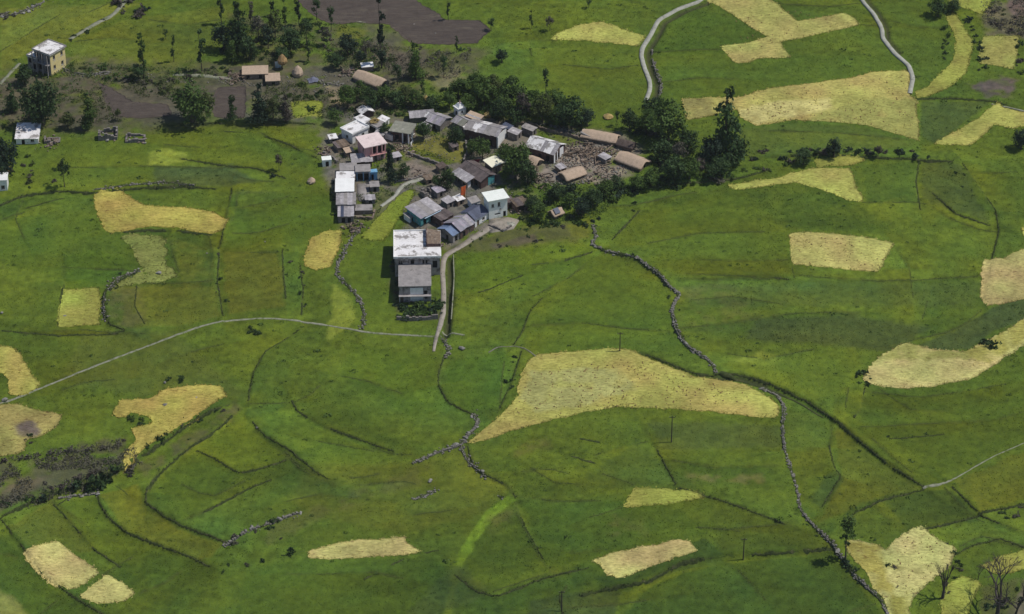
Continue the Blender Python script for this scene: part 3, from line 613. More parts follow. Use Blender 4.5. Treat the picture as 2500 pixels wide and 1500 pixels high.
# ------------------------------------------------------------------ crop fields
FIELDS = []
WHEAT_C = (0.40, 0.315, 0.075)
def field(pts, label, rgb, name='wheat_field', category='wheat field', h=0.3, m='wheat', wob=0.34, tuft=1.6, step=0.75, blade=0.34, group='ripe fields among the green terraces', bands=()):
    pl = resample(lay(pts), 0.8, True, 1)
    FIELDS.append(pl)
    pl = pl + NR.normal(0, wob * 0.5, pl.shape) + wob * 1.4 * np.stack([vnoise(pl[:, 0], pl[:, 1], 3.0, 51), vnoise(pl[:, 0], pl[:, 1], 3.0, 52)], 1)
    x0, y0 = pl.min(0); x1, y1 = pl.max(0)
    gx, gy = np.meshgrid(np.arange(x0, x1, step), np.arange(y0, y1, step), indexing='ij')
    q = np.stack([gx.ravel(), gy.ravel()], 1) + NR.uniform(-0.3, 0.3, (gx.size, 2)) * step
    ok = inside(q[:, 0], q[:, 1], pl)
    d, _ = seg_dist(q[:, 0], q[:, 1], np.vstack([pl, pl[:1]]))
    q = q[ok & (d > 0.45)]
    n = len(pl)
    vs = [Vector(p) for p in np.vstack([pl, q])]
    r = delaunay_2d_cdt(vs, [(i, (i + 1) % n) for i in range(n)], [list(range(n))], 1, 1e-4)
    v2 = np.array([(p.x, p.y) for p in r[0]]); tri = np.array([f for f in r[2] if len(f) == 3])
    orig = np.array([(o[0] if o else -1) for o in r[3]])
    edge = np.isin(orig, np.arange(n))
    z = gz(v2[:, 0], v2[:, 1])
    top = z + np.where(edge, 0.05, h + 0.2 * vnoise(v2[:, 0], v2[:, 1], 1.1, 53) + 0.2 * vnoise(v2[:, 0], v2[:, 1], 4, 54))
    V = np.column_stack([v2, top]); Fs = [tri]
    # side skirt down to the soil
    pos = {int(o): i for i, o in enumerate(orig) if o in range(n)}
    ring = [pos[i] for i in range(n) if i in pos]
    b0 = len(V); V = np.vstack([V, np.column_stack([v2[ring], z[ring] - 0.15])])
    k = len(ring)
    a = np.array(ring); c = b0 + np.arange(k)
    a2, c2 = np.roll(a, -1), np.roll(c, -1)
    Fs += [np.stack([a, c, a2], 1), np.stack([a2, c, c2], 1)]
    rgb = np.array(rgb) * (np.array((1.10, 1.29, 1.5)) if m == 'wheat' else 1.0)
    ln = 1 + 0.35 * vnoise(V[:, 0], V[:, 1], 9, 55) + 0.35 * vnoise(V[:, 0], V[:, 1], 2.2, 56)
    colv = rgb * ln[:, None] * np.stack([np.ones(len(V)), 1 + 0.25 * vnoise(V[:, 0], V[:, 1], 6, 57), np.ones(len(V))], 1)
    for bp, bc in bands:
        bl = lay(bp); dd, _ = seg_dist(V[:, 0], V[:, 1], np.vstack([bl, bl[:1]]))
        w_ = smooth(-0.7, 0.7, np.where(inside(V[:, 0], V[:, 1], bl), dd, -dd) + 1.6 * vnoise(V[:, 0], V[:, 1], 2.0, 58))[:, None]
        w_ = w_ * np.clip(0.35 + 1.5 * (vnoise(V[:, 0], V[:, 1], 2.6, 59) + 0.5), 0, 1)[:, None]
        colv = colv * (1 - w_) + np.array(bc) * np.array((1.12, 1.31, 1.5)) * ln[:, None] * w_
    # loose stalks: one narrow triangle each
    area = (x1 - x0) * (y1 - y0)
    nt_ = int(area * tuft)
    t = NR.uniform((x0 - 0.5, y0 - 0.5), (x1 + 0.5, y1 + 0.5), (nt_, 2))
    t = t[inside(t[:, 0], t[:, 1], pl)]
    if m == 'wheat':
        e_ = NR.integers(0, n, n * 3); t = np.vstack([t, pl[e_] + NR.normal(0, 0.2, (len(e_), 2))])
    tz = gz(t[:, 0], t[:, 1]) + np.where(inside(t[:, 0], t[:, 1], pl), h * 0.55, 0.0)
    ang = NR.uniform(0, math.pi, len(t)); wv = np.stack([np.cos(ang), np.sin(ang)], 1) * (blade * 0.55)
    tipo = NR.normal(0, 0.16, (len(t), 2)); th = blade * NR.uniform(0.3, 1.2, len(t))
    p0 = np.column_stack([t - wv, tz]); p1 = np.column_stack([t + wv, tz]); p2 = np.column_stack([t + tipo, tz + th])
    b1 = len(V); V = np.vstack([V, np.stack([p0, p1, p2], 1).reshape(-1, 3)])
    Fs.append(b1 + np.arange(3 * len(t)).reshape(-1, 3))
    tc = np.repeat(rgb * NR.uniform(0.75, 1.25, (len(t), 1)), 3, 0)
    me = np_mesh(name, V, np.vstack(Fs), np.vstack([colv, tc])); me.materials.append(M[m])
    o = link(bpy.data.objects.new(name, me))
    tag(o, label, category, group, 'stuff')
    return o
WY, WP, WG, WO = (0.47, 0.37, 0.085), (0.56, 0.44, 0.15), (0.34, 0.31, 0.06), (0.45, 0.33, 0.075)
field(L1([(615, 620), (690, 595), (820, 590), (880, 640), (960, 680), (1100, 690), (1280, 700), (1420, 730), (1500, 770), (1480, 830), (1410, 870), (1300, 855), (1150, 840), (980, 840), (850, 860), (740, 870), (690, 850), (650, 750), (625, 690)]), 'boot-shaped ripe yellow field left of the village', WO)
field(L1([(2000, 1080), (2010, 980), (2060, 890), (2159, 840), (2260, 850), (2240, 960), (2180, 1080), (2110, 1105), (2030, 1095)]), 'small ripe field just below the stone row houses', WO)
field(L1([(415, 1228), (660, 1230), (668, 1330), (655, 1470), (390, 1486), (380, 1420)]), 'small square yellow green field above the curving footpath', WG, tuft=2.2)
field(L2([(-60, 180), (60, 190), (105, 240), (150, 320), (205, 380), (120, 430), (50, 425), (40, 350), (10, 315), (-60, 320)]), 'ripe field at the left edge above the footpath', WY)
field(L2([(-60, 480), (80, 465), (180, 500), (305, 520), (270, 580), (200, 625), (130, 640), (120, 700), (-60, 740)]), 'patchy brown and yellow field at the left edge below the footpath', (0.40, 0.31, 0.09), bands=[(L2([(60, 570), (150, 555), (200, 600), (160, 640), (80, 620)]), (0.16, 0.11, 0.085)), (L2([(-60, 560), (60, 600), (60, 720), (-60, 740)]), (0.3, 0.24, 0.07))])
field(L2([(545, 525), (570, 455), (720, 445), (810, 395), (930, 375), (1080, 385), (1095, 430), (1000, 480), (920, 550), (800, 620), (700, 680), (640, 770), (595, 780), (600, 700), (660, 640), (630, 590), (740, 560), (720, 525), (640, 510), (580, 540)]), 'hook-shaped golden field above the dark scrub bank', WO, wob=0.35)
field(L2([(108, 1195), (150, 1160), (280, 1132), (330, 1170), (420, 1240), (490, 1280), (350, 1372), (260, 1350), (190, 1290)]), 'pale cut field in the curved terraces at lower left', WP)
field(L2([(510, 1290), (600, 1335), (660, 1385), (560, 1432), (470, 1435), (380, 1400), (440, 1345)]), 'small pale fan-shaped field next to the lower left cut field', WP)
field(L3([(95, 1185), (250, 1135), (480, 1120), (560, 1105), (590, 1150), (650, 1185), (560, 1200), (300, 1215), (110, 1220)]), 'long thin pale field near the bottom left of centre', WP, tuft=2.2)
field(L7([(100, 460), (170, 390), (290, 290), (410, 170), (400, 120), (440, 20), (470, -50), (520, -85), (800, -110), (1000, -120), (1090, -115), (1300, -20), (1450, 40), (1640, 55), (1790, 100), (1900, 160), (1990, 230), (1985, 300), (1850, 295), (1500, 255), (1200, 238), (1000, 235), (800, 265), (600, 320), (350, 380), (200, 440)]), 'largest ripe field, a long golden wedge below the village', (0.45, 0.36, 0.09), wob=0.3, bands=[(L7([(480, 20), (1000, 0), (1120, 130), (800, 230), (520, 270), (420, 200)]), (0.42, 0.36, 0.12))])
field(L7([(1040, 840), (1110, 715), (1300, 725), (1520, 745), (1528, 790), (1300, 820)]), 'small lime yellow wedge field with a pole above it', WG, tuft=2.2)
field(L7([(850, 1165), (1000, 1110), (1250, 1060), (1400, 1030), (1440, 1040), (1500, 1100), (1280, 1170), (1060, 1260), (960, 1262), (900, 1190)]), 'slanting pale ribbon field at bottom centre right', WP, tuft=2.2)
field(L4([(1545, 420), (1700, 418), (1900, 430), (2188, 475), (2120, 600), (2100, 650), (1900, 640), (1700, 620), (1570, 605)]), 'neat rectangular pale field on the right slope', (0.50, 0.395, 0.12))
field(L5([(-60, 235), (100, 210), (230, 195), (290, 170), (420, 140), (630, 140), (660, 230), (705, 330), (620, 320), (480, 260), (330, 220), (160, 240), (0, 262)]), 'yellow triangle field under the hedge on the right', (0.44, 0.37, 0.09))
field(L5([(430, 90), (690, 75), (715, 95), (630, 125), (440, 135)]), 'thin yellow sliver field beside the hedge shrubs', WG)
field(L5([(690, 1320), (770, 1205), (900, 1125), (960, 1110), (1080, 1150), (1280, 1160), (1400, 1100), (1500, 1040), (1598, 980), (1680, 950), (1680, 1050), (1598, 1130), (1480, 1200), (1320, 1310), (1100, 1355), (900, 1368), (770, 1355)]), 'curved pale and yellow field running out at the right edge', (0.58, 0.45, 0.16), bands=[(L5([(780, 1205), (900, 1125), (960, 1105), (1080, 1150), (1280, 1160), (1300, 1205), (1000, 1215)]), (0.36, 0.31, 0.085)), (L5([(1280, 1160), (1680, 940), (1680, 1060), (1420, 1220), (1330, 1220)]), (0.38, 0.31, 0.075))])
field(L5([(1390, 905), (1355, 870), (1360, 700), (1375, 650), (1480, 640), (1598, 585), (1700, 560), (1700, 840), (1560, 880)]), 'pale field at the right edge crossed by a thin track', (0.52, 0.40, 0.14))
field(L5([(1585, 470), (1700, 440), (1700, 520), (1590, 520)]), 'sliver of ripe field at the right edge', WY)
field(A7([(555, 0), (540, -60), (860, -60), (960, 10), (1040, 70), (1100, 130), (1250, 105), (1390, 78), (1450, 110), (1480, 150), (1250, 205), (1000, 255), (1070, 350), (900, 352), (760, 388), (720, 375), (640, 280), (800, 258), (930, 225), (840, 175), (700, 80)]), 'cross-shaped ripe field between the two canals at the top', (0.45, 0.36, 0.105), wob=0.3)
field(A8([(1390, 340), (1450, 290), (1600, 230), (1810, 185), (1900, 205), (2050, 265), (2215, 315), (2160, 398), (2000, 385), (1700, 352)]), 'pointed ripe field left of the upper canal', (0.44, 0.37, 0.09))
field(A7([(400, 600), (600, 590), (760, 590), (860, 550), (1000, 525), (1300, 490), (1440, 470), (1560, 435), (1770, 425), (1795, 500), (1775, 580), (1830, 605), (1840, 850), (1700, 810), (1550, 765), (1300, 735), (1080, 725), (860, 762), (760, 710), (740, 660), (600, 700), (440, 730)]), 'broad ripe field behind the tall dark tree', (0.46, 0.355, 0.10), wob=0.3, bands=[(A7([(740, 665), (1000, 615), (1300, 605), (1310, 660), (1080, 715), (860, 762), (760, 710)]), (0.60, 0.47, 0.17)), (A7([(1180, 735), (1310, 670), (1560, 600), (1830, 605), (1850, 860), (1550, 775)]), (0.36, 0.315, 0.085)), (A7([(400, 590), (600, 590), (600, 710), (440, 740)]), (0.33, 0.26, 0.085))])
field(B6([(620, 130), (640, 90), (690, 88), (720, 140), (760, 220), (815, 300), (805, 430), (770, 530), (640, 640), (480, 720), (400, 720), (395, 660), (480, 640), (560, 545), (650, 470), (690, 380), (690, 290), (660, 200)]), 'banana-shaped yellow green field at top right', (0.36, 0.32, 0.065))
field(B6([(880, 265), (1160, 262), (1140, 400), (1110, 505), (1000, 480), (865, 465), (870, 360)]), 'small square ripe field near the top right corner', (0.40, 0.34, 0.085))
field(B6([(640, -60), (960, -60), (940, 40), (890, 105), (780, 70), (690, 40), (640, 10)]), 'yellow field cut by the top edge at right', WG)
field(B6([(530, 1045), (700, 950), (850, 860), (980, 750), (1040, 780), (1187, 810), (1280, 830), (1280, 910), (1060, 930), (990, 900), (900, 970), (800, 1055), (650, 1050)]), 'kite-shaped ripe field at the right, under the thin track', (0.42, 0.35, 0.085))
field(B2([(340, 590), (480, 590), (740, 650), (800, 720), (880, 600), (1000, 520), (1150, 440), (1280, 435), (1330, 510), (1500, 600), (1660, 700), (1620, 800), (1560, 920), (1400, 1050), (1300, 1130), (1180, 1240), (1110, 1320), (1090, 1560), (880, 1560), (800, 1320), (640, 1150), (560, 980), (400, 800), (330, 700)]), 'pale diamond field at lower right with a dark hedge beside it', (0.52, 0.43, 0.15), bands=[(B2([(320, 580), (740, 650), (780, 900), (920, 1300), (640, 1160), (320, 710)]), (0.40, 0.31, 0.075)), (B2([(820, 870), (1000, 900), (1250, 990), (1250, 1020), (1000, 960), (820, 910)]), (0.24, 0.19, 0.06)), (B2([(860, 1300), (1110, 1280), (1090, 1560), (880, 1560)]), (0.32, 0.27, 0.06))])
field(B2([(1480, 1560), (1470, 1300), (1560, 1130), (1720, 1010), (1960, 1100), (1900, 1220), (1830, 1400), (1760, 1560)]), 'small yellow field left of the bare tree', WG)
field(B2([(2060, 850), (2250, 760), (2480, 690), (2600, 660), (2600, 900), (2480, 940), (2300, 1000), (2100, 1000), (1940, 900)]), 'yellow field at the right edge behind the bare tree', WG)
field(A3([(400, 600), (560, 420), (800, 170), (880, 130), (945, 150), (880, 280), (760, 450), (700, 560), (630, 640), (500, 630)]), 'bright lime strip of young crop beside the village lane', (0.22, 0.23, 0.03), h=0.25)
field(FU([(702, 250), (740, 243), (782, 248), (778, 270), (740, 280), (708, 284)]), 'small lime patch among the trees left of the village', (0.25, 0.25, 0.035), h=0.3)
field(L1([(790, 890), (850, 870), (1060, 875), (1100, 960), (1090, 1060), (1180, 1150), (1060, 1190), (900, 1195), (790, 1215), (760, 1200), (900, 1130), (930, 1080), (880, 980)]), 'thin greenish half-cut plot below the boot-shaped field', (0.23, 0.22, 0.055), h=0.15, tuft=2.5, wob=0.6)
# ploughed plots
def plot(pts, label):
    return field(pts, label, (1, 1, 1), 'ploughed_plot', 'ploughed plot', 0.26, 'soil', 0.3, 0.25, 0.6, 0.12, 'ploughed plots above the village')
plot(FU([(690, -25), (985, -25), (1010, 5), (1045, 25), (1075, 48), (1160, 50), (1185, 75), (1150, 106), (1060, 108), (990, 105), (940, 60), (860, 55), (800, 60), (750, 35)]), 'large brown ploughed plot at the top of the photo')
plot(A4([(980, 830), (1110, 880), (1240, 960), (1340, 1030), (1690, 1050), (1730, 1170), (1400, 1200), (1150, 1170), (1050, 1000)]), 'purple brown ploughed plot left of the round green tree')
plot(A4([(2190, 880), (2473, 870), (2473, 1180), (2400, 1200), (2150, 1180), (2120, 1000)]), 'dark ploughed plot between the trees left of the village')

# ------------------------------------------------------------------ short green crop standing on the terraces (nobody could count it)
NB = 200000
gx = NR.uniform(-150, 158, NB); gy = NR.uniform(-126, 172, NB)
keep = np.abs(gx) < (118 + 0.2 * (gy + 112) + 8)
gx, gy = gx[keep], gy[keep]
g_t = tint_at(gx, gy)
greenish = (g_t[:, 1] > g_t[:, 0] * 1.12)
gx, gy, g_t = gx[greenish], gy[greenish], g_t[greenish]
free = np.ones(len(gx), bool)
for pl in FIELDS:
    b_ = (gx > pl[:, 0].min()) & (gx < pl[:, 0].max()) & (gy > pl[:, 1].min()) & (gy < pl[:, 1].max())
    k_ = np.nonzero(b_)[0]
    free[k_[inside(gx[k_], gy[k_], pl)]] = False
gx, gy, g_t = gx[free], gy[free], g_t[free]
n = len(gx)
g_z = gz(gx, gy)
lush = 0.6 + 0.8 * (vnoise(gx, gy, 8, 61) + 0.5)
ang = NR.uniform(0, math.pi, n); hw = 0.13 * NR.uniform(0.7, 1.5, n)
th = 0.17 * lush * NR.uniform(0.5, 1.5, n)
wv = np.stack([np.cos(ang), np.sin(ang)], 1) * hw[:, None]
tip = NR.normal(0, 0.14, (n, 2))
P = np.stack([gx, gy], 1)
V = np.stack([np.column_stack([P - wv, g_z - 0.03]), np.column_stack([P + wv, g_z - 0.03]), np.column_stack([P + tip, g_z + th])], 1).reshape(-1, 3)
tc = np.repeat(g_t * NR.uniform(0.75, 1.35, (n, 1)) * 1.12, 3, 0)
me = np_mesh('crop_grass', V, np.arange(3 * n).reshape(-1, 3), tc); me.materials.append(M['grass'])
tag(link(bpy.data.objects.new('crop_grass', me)), 'short green crop and grass covering the terraces', 'grass', kind='stuff')

# ------------------------------------------------------------------ paths, canals, lane
def ribbon(pts, width, lift, m, name, label, wobble=0.12, kind='structure', category=None, step=0.7, depth=0.5, crown=0.0):
    pl = resample(lay(pts), step)
    t = np.gradient(pl, axis=0); t /= np.hypot(t[:, 0], t[:, 1])[:, None] + 1e-9
    nrm = np.stack([-t[:, 1], t[:, 0]], 1)
    w = (np.asarray([width] * len(pl)) if np.isscalar(width) else np.interp(np.linspace(0, 1, len(pl)), np.linspace(0, 1, len(width)), width)) / 2
    wl = w * (1 + wobble * 2 * vnoise(pl[:, 0], pl[:, 1], 1.7, 71)); wr = w * (1 + wobble * 2 * vnoise(pl[:, 0], pl[:, 1], 1.7, 72))
    a, c = pl + nrm * wl[:, None], pl - nrm * wr[:, None]
    def zz(q): return gz(q[:, 0], q[:, 1])
    za, zm, zc = zz(a), zz(pl), zz(c)
    zt = np.maximum(np.maximum(za, zc), zm) + lift + 0.05 * vnoise(pl[:, 0], pl[:, 1], 0.9, 73)
    zlo = np.minimum(za, zc) - depth
    rows = [np.column_stack([a, zlo]), np.column_stack([a, zt]), np.column_stack([pl, zt + crown]), np.column_stack([c, zt]), np.column_stack([c, zlo])]
    k = len(pl); V = np.vstack(rows); Fs = []
    for r in range(4):
        i = np.arange(k - 1) + r * k
        Fs.append(np.stack([i, i + k, i + k + 1, i + 1], 1))
    me = np_mesh(name, V, np.vstack(Fs)); me.materials.append(M[m])
    return tag(link(bpy.data.objects.new(name, me)), label, category, None, kind)
ribbon(FU([(-40, 990), (0, 974), (30, 966), (80, 945), (180, 905), (280, 865), (400, 820), (480, 790), (560, 774), (640, 769), (720, 775), (800, 788), (900, 805), (1000, 811), (1050, 813), (1066, 814)]), 0.6, 0.06, 'path', 'footpath', 'thin pale footpath curving through the lower left fields', 0.45)
ribbon(P_TOP, [1.0, 1.3, 1.2], 0.35, 'pathpale', 'canal_path', 'pale stone canal edge winding down from the top centre', 0.08)
ribbon(P_TOPR, [1.0, 1.3, 1.3], 0.35, 'pathpale', 'canal_path', 'pale stone canal edge winding down from the top right', 0.08)
ribbon(LANE, [1.3, 1.3, 1.3, 1.3, 1.5, 2.0, 2.6], 0.12, 'lane', 'village_lane', 'concrete lane beside the big white-roofed building', 0.08)
ribbon(A3([(1180, 1470), (1150, 1560), (1130, 1640), (1118, 1720)]), [1.2, 0.7], 0.1, 'lane', 'village_lane', 'stub of the concrete lane below the path crossing', 0.15)
ribbon(A3([(1310, 780), (1318, 1000), (1306, 1200), (1290, 1420)]), 0.28, 0.3, 'path', 'channel_edge', 'thin channel edge right of the lane', 0.1)
ribbon(A3([(1200, 1530), (1330, 1545), (1420, 1560)]), 0.5, 0.1, 'path', 'footpath', 'footpath crossing right of the lane', 0.25)
ribbon(A3([(1040, 20), (900, 60), (820, 90), (770, 150), (740, 200), (660, 260), (600, 300)]), [1.3, 1.1, 0.9], 0.25, 'pathpale', 'village_lane', 'short stepped lane into the middle of the village', 0.15)
ribbon(A4([(0, 850), (120, 720), (200, 640)]), 0.9, 0.1, 'path', 'footpath', 'stony track at the far left below the yellow house', 0.25)
ribbon(A4([(700, 400), (800, 340), (900, 280), (1000, 220), (1130, 160), (1220, 60), (1300, -30)]), [1.2, 1.4, 1.2], 0.15, 'path', 'footpath', 'stony track climbing behind the yellow house', 0.25)
ribbon(A4([(1740, 755), (1900, 760), (2100, 770), (2330, 800)]), [1.0, 1.6, 1.2], 0.12, 'path', 'footpath', 'level earth track beside the mud-roofed huts', 0.25)
ribbon(FU([(1738, 906), (1800, 912), (1860, 932), (1920, 962), (1990, 1000)]), [1.1, 1.0, 0.4], 0.05, 'bank', 'footpath', 'grassy track along the terrace edge on the right', 0.2)
ribbon(FU([(2228, 1180), (2260, 1172), (2300, 1160), (2350, 1130), (2400, 1102), (2500, 1058)]), [0.7, 0.3, 0.22], 0.05, 'path', 'footpath', 'thin stony track at the right edge', 0.5)
ribbon(FU([(2395, 252), (2440, 262), (2510, 280)]), 0.5, 0.1, 'path', 'footpath', 'thin track at the right edge near the top', 0.2)
ribbon(FU([(1180, 852), (1200, 838), (1250, 836), (1275, 846), (1305, 870)]), [0.4, 0.2, 0.3, 0.3], 0.05, 'rubble', 'footpath', 'short grey stony track at the corner of the largest ripe field', 0.3)
ribbon(A5([(1335, 180), (1470, 200), (1560, 225), (1640, 230), (1690, 160), (1710, 60), (1720, -40)]), 0.45, 0.12, 'path', 'footpath', 'thin track round the ploughed plot at the top', 0.2)

# grassy banks on the terrace edges, broken up
def bank(pl, label, w=0.45, h=0.26, gate=-0.1, seed=0, m='bank'):
    pl = resample(pl, 0.6)
    keep = vnoise(pl[:, 0], pl[:, 1], 7, 80 + seed) > gate - 0.2
    k = len(pl)
    t = np.gradient(pl, axis=0); t /= np.hypot(t[:, 0], t[:, 1])[:, None] + 1e-9
    nrm = np.stack([-t[:, 1], t[:, 0]], 1)
    ww = w * (0.5 + 1.4 * (vnoise(pl[:, 0], pl[:, 1], 2.2, 81 + seed) + 0.5)) * NR.uniform(0.7, 1.3, k)
    hh = h * (0.4 + 1.5 * (vnoise(pl[:, 0], pl[:, 1], 1.8, 82 + seed) + 0.5)) * np.where(keep, 1, 0.05)
    ww = ww * np.where(keep, 1, 0.3)
    off = NR.normal(0, 0.06, k)[:, None] * nrm
    a, c, mid = pl + nrm * ww[:, None] + off, pl - nrm * ww[:, None] + off, pl + off
    zm = gz(mid[:, 0], mid[:, 1])
    rows = [np.column_stack([a, gz(a[:, 0], a[:, 1]) - 0.05]), np.column_stack([mid, zm + hh]), np.column_stack([c, gz(c[:, 0], c[:, 1]) - 0.05])]
    V = np.vstack(rows); Fs = []
    for r in range(2):
        i = np.arange(k - 1) + r * k
        Fs += [np.stack([i, i + k, i + k + 1], 1), np.stack([i, i + k + 1, i + 1], 1)]
    # tussocks along it
    nt_ = k * 5
    j = NR.integers(0, k, nt_); j = j[keep[j]]
    p = mid[j] + NR.normal(0, 0.4 * w + 0.05, (len(j), 2)); z = gz(p[:, 0], p[:, 1])
    ang = NR.uniform(0, math.pi, len(j)); wv = np.stack([np.cos(ang), np.sin(ang)], 1) * 0.12
    tip = p + NR.normal(0, 0.15, p.shape)
    b = len(V)
    V = np.vstack([V, np.stack([np.column_stack([p - wv, z]), np.column_stack([p + wv, z]), np.column_stack([tip, z + h * NR.uniform(0.6, 2.2, len(j))])], 1).reshape(-1, 3)])
    Fs.append(b + np.arange(3 * len(j)).reshape(-1, 3))
    me = np_mesh('terrace_bank', V, np.vstack(Fs)); me.materials.append(M[m])
    tag(link(bpy.data.objects.new('terrace_bank', me)), label, None, 'grassy banks on the terrace edges', 'structure')
for i, (pl, step) in enumerate(terr_w):
    if step in (0.35, 0.28): bank(pl, 'thin grassy parcel edge in the terraces', 0.09, 0.08, gate=0.06, seed=i * 3, m='bankfaint'); continue
    bank(pl, 'dark grassy bank along a terrace edge', 0.13 + 0.06 * min(0.9, abs(step)), 0.14 + 0.12 * min(0.9, abs(step)), gate=-0.05, seed=i * 3)
EXTRA = [FU([(60, 505), (140, 482), (200, 474)]), FU([(1560, 1040), (1500, 1080), (1400, 1060)]), FU([(880, 1400), (1000, 1340), (1060, 1330)]), FU([(180, 1180), (140, 1220)]), FU([(1100, 720), (1180, 700), (1300, 650), (1430, 610)]), FU([(1370, 1100), (1440, 1120), (1500, 1150)]),
         FU([(420, 335), (520, 318), (640, 320)]), FU([(700, 720), (760, 700), (800, 760)]), FU([(2150, 1060), (2280, 1050)]), FU([(1440, 920), (1330, 930)])]
for i, e in enumerate(EXTRA[:9]):
    bank(lay(e), 'faint grass line across a green terrace', 0.25, 0.14, gate=0.05, seed=300 + i)
# ------------------------------------------------------------------ stones and dry stone walls
def rock_mesh(seed, m='stone', flat=0.75):
    r = random.Random(seed)
    t = (1 + 5 ** 0.5) / 2
    vs = [(-1, t, 0), (1, t, 0), (-1, -t, 0), (1, -t, 0), (0, -1, t), (0, 1, t), (0, -1, -t), (0, 1, -t), (t, 0, -1), (t, 0, 1), (-t, 0, -1), (-t, 0, 1)]
    fs = [(0, 11, 5), (0, 5, 1), (0, 1, 7), (0, 7, 10), (0, 10, 11), (1, 5, 9), (5, 11, 4), (11, 10, 2), (10, 7, 6), (7, 1, 8), (3, 9, 4), (3, 4, 2), (3, 2, 6), (3, 6, 8), (3, 8, 9), (4, 9, 5), (2, 4, 11), (6, 2, 10), (8, 6, 7), (9, 8, 1)]
    out = []
    for v in vs:
        k = r.uniform(0.7, 1.25) / 1.9 * 0.5
        out.append((v[0] * k * 1.15, v[1] * k * r.uniform(0.8, 1.1), v[2] * k * flat))
    me = bpy.data.meshes.new('stone'); me.from_pydata(out, [], fs); me.update(); me.materials.append(M[m])
    return me
ROCKS = [rock_mesh(100 + i) for i in range(7)]
BROCKS = [rock_mesh(200 + i, 'brownrubble', 0.5) for i in range(5)]
def rubble_part(parent, pts2, size, m, name='rubble', lift=0.0, origin=Vector((0, 0, 0))):
    """Many small stones joined in one mesh (too small to pick apart)."""
    V, Fs = [], []
    b = 0
    for (x, y) in pts2:
        src = RNG.choice(ROCKS); s = size * RNG.uniform(0.5, 1.4); a = RNG.uniform(0, 6.28)
        z = float(gz(x, y)) + s * 0.2 + lift * RNG.random()
        co = np.array([v.co for v in src.vertices]) * s
        co = co @ np.array([[math.cos(a), -math.sin(a), 0], [math.sin(a), math.cos(a), 0], [0, 0, 1]])
        V.append(co + np.array([x, y, z]) - np.array(origin)); Fs.append(np.array([p.vertices[:] for p in src.polygons]) + b); b += len(co)
    me = np_mesh(name, np.vstack(V), np.vstack(Fs)); me.materials.append(M[m])
    o = link(bpy.data.objects.new(name, me), parent)
    o['kind'] = 'stuff'
    return o
def stone(x, y, s, parent=None, origin=Vector((0, 0, 0)), meshes=None, lift=0.15, name='stone', z=None):
    o = bpy.data.objects.new(name, RNG.choice(meshes or ROCKS))
    zz = (float(gz(x, y)) if z is None else z) + s * lift
    o.location = Vector((x, y, zz)) - origin
    o.rotation_euler = (RNG.uniform(-0.3, 0.3), RNG.uniform(-0.3, 0.3), RNG.uniform(0, 6.28))
    k = s * RNG.uniform(0.85, 1.15); o.scale = (k * RNG.uniform(0.9, 1.4), k, k * RNG.uniform(0.7, 1.1))
    return link(o, parent)
def stone_wall(pts, label, big=1.0, every=1.5, small=3.0, spread=0.45, gate=-0.22, m='rubble'):
    pl = resample(lay(pts), 0.5)
    o0 = Vector((pl[0, 0], pl[0, 1], float(gz(*pl[0]))))
    root = empty('stone_wall', o0); tag(root, label, 'stone wall', 'dry stone walls between the fields')
    n = len(pl); g = vnoise(pl[:, 0], pl[:, 1], 4, 91) + 0.5 * vnoise(pl[:, 0], pl[:, 1], 1.5, 92)
    bank(pl, 'dark grassy foot of a stone wall', 0.34, 0.3, gate=-0.1, seed=int(abs(pl[0, 0]) * 10))
    core = MB()
    for q in range(0, n - 1):
        if g[q] < gate - 0.15: continue
        A, B = Vector((pl[q, 0], pl[q, 1], 0)), Vector((pl[q + 1, 0], pl[q + 1, 1], 0)); d_ = B - A
        nn = Vector((-d_.y, d_.x, 0)).normalized(); w1, w2 = RNG.uniform(0.16, 0.34) * min(1.2, big + 0.2), RNG.uniform(0.16, 0.34) * min(1.2, big + 0.2)
        zl, zh = min(float(gz(A.x, A.y)), float(gz(B.x, B.y))) - 0.4, max(float(gz(A.x, A.y)), float(gz(B.x, B.y))) + RNG.uniform(0.12, 0.5) * big
        r4 = [A - nn * w1, B - d_ * 0.006 - nn * w2, B - d_ * 0.006 + nn * w1, A + nn * w2]
        core.hexa([(p_.x - o0.x, p_.y - o0.y, zl - o0.z) for p_ in r4] + [(p_.x - o0.x + RNG.uniform(-.05, .05), p_.y - o0.y + RNG.uniform(-.05, .05), zh - o0.z + RNG.uniform(-.08, .08)) for p_ in r4])
    if core.v: core.build('wall_core', m, root)['kind'] = 'stuff'
    k = 0
    while k < n:
        if g[k] > gate: stone(pl[k, 0] + RNG.gauss(0, spread * 0.8), pl[k, 1] + RNG.gauss(0, spread * 0.8), big * 0.8 * RNG.uniform(0.55, 1.5), root, o0)
        k += max(1, int(every / 0.5 * RNG.uniform(0.6, 1.5)))
    j = [RNG.randrange(n) for _ in range(int(n * 0.7 * small))]
    j = [q for q in j if g[q] > gate - 0.1]
    if j: rubble_part(root, [(pl[q, 0] + RNG.gauss(0, spread), pl[q, 1] + RNG.gauss(0, spread)) for q in j], 0.55, m, origin=o0)
    return root
stone_wall(FU([(1432, 545), (1440, 575), (1428, 590), (1450, 603), (1490, 615), (1540, 630), (1590, 665), (1620, 695), (1642, 712), (1622, 745), (1630, 790), (1660, 838), (1700, 862), (1720, 880), (1730, 902)]), 'winding boulder wall from the village down to the largest ripe field', 0.8, 1.5, 3.4, 0.24)
stone_wall(FU([(1840, 940), (1875, 955), (1893, 980), (1890, 1040), (1895, 1090), (1915, 1150), (1928, 1200), (1932, 1230), (1960, 1265), (2000, 1305), (2022, 1330), (2060, 1385), (2090, 1415), (2130, 1452), (2150, 1500)]), 'long boulder wall running down the right side to the bottom edge', 0.75, 1.5, 3.4, 0.22)
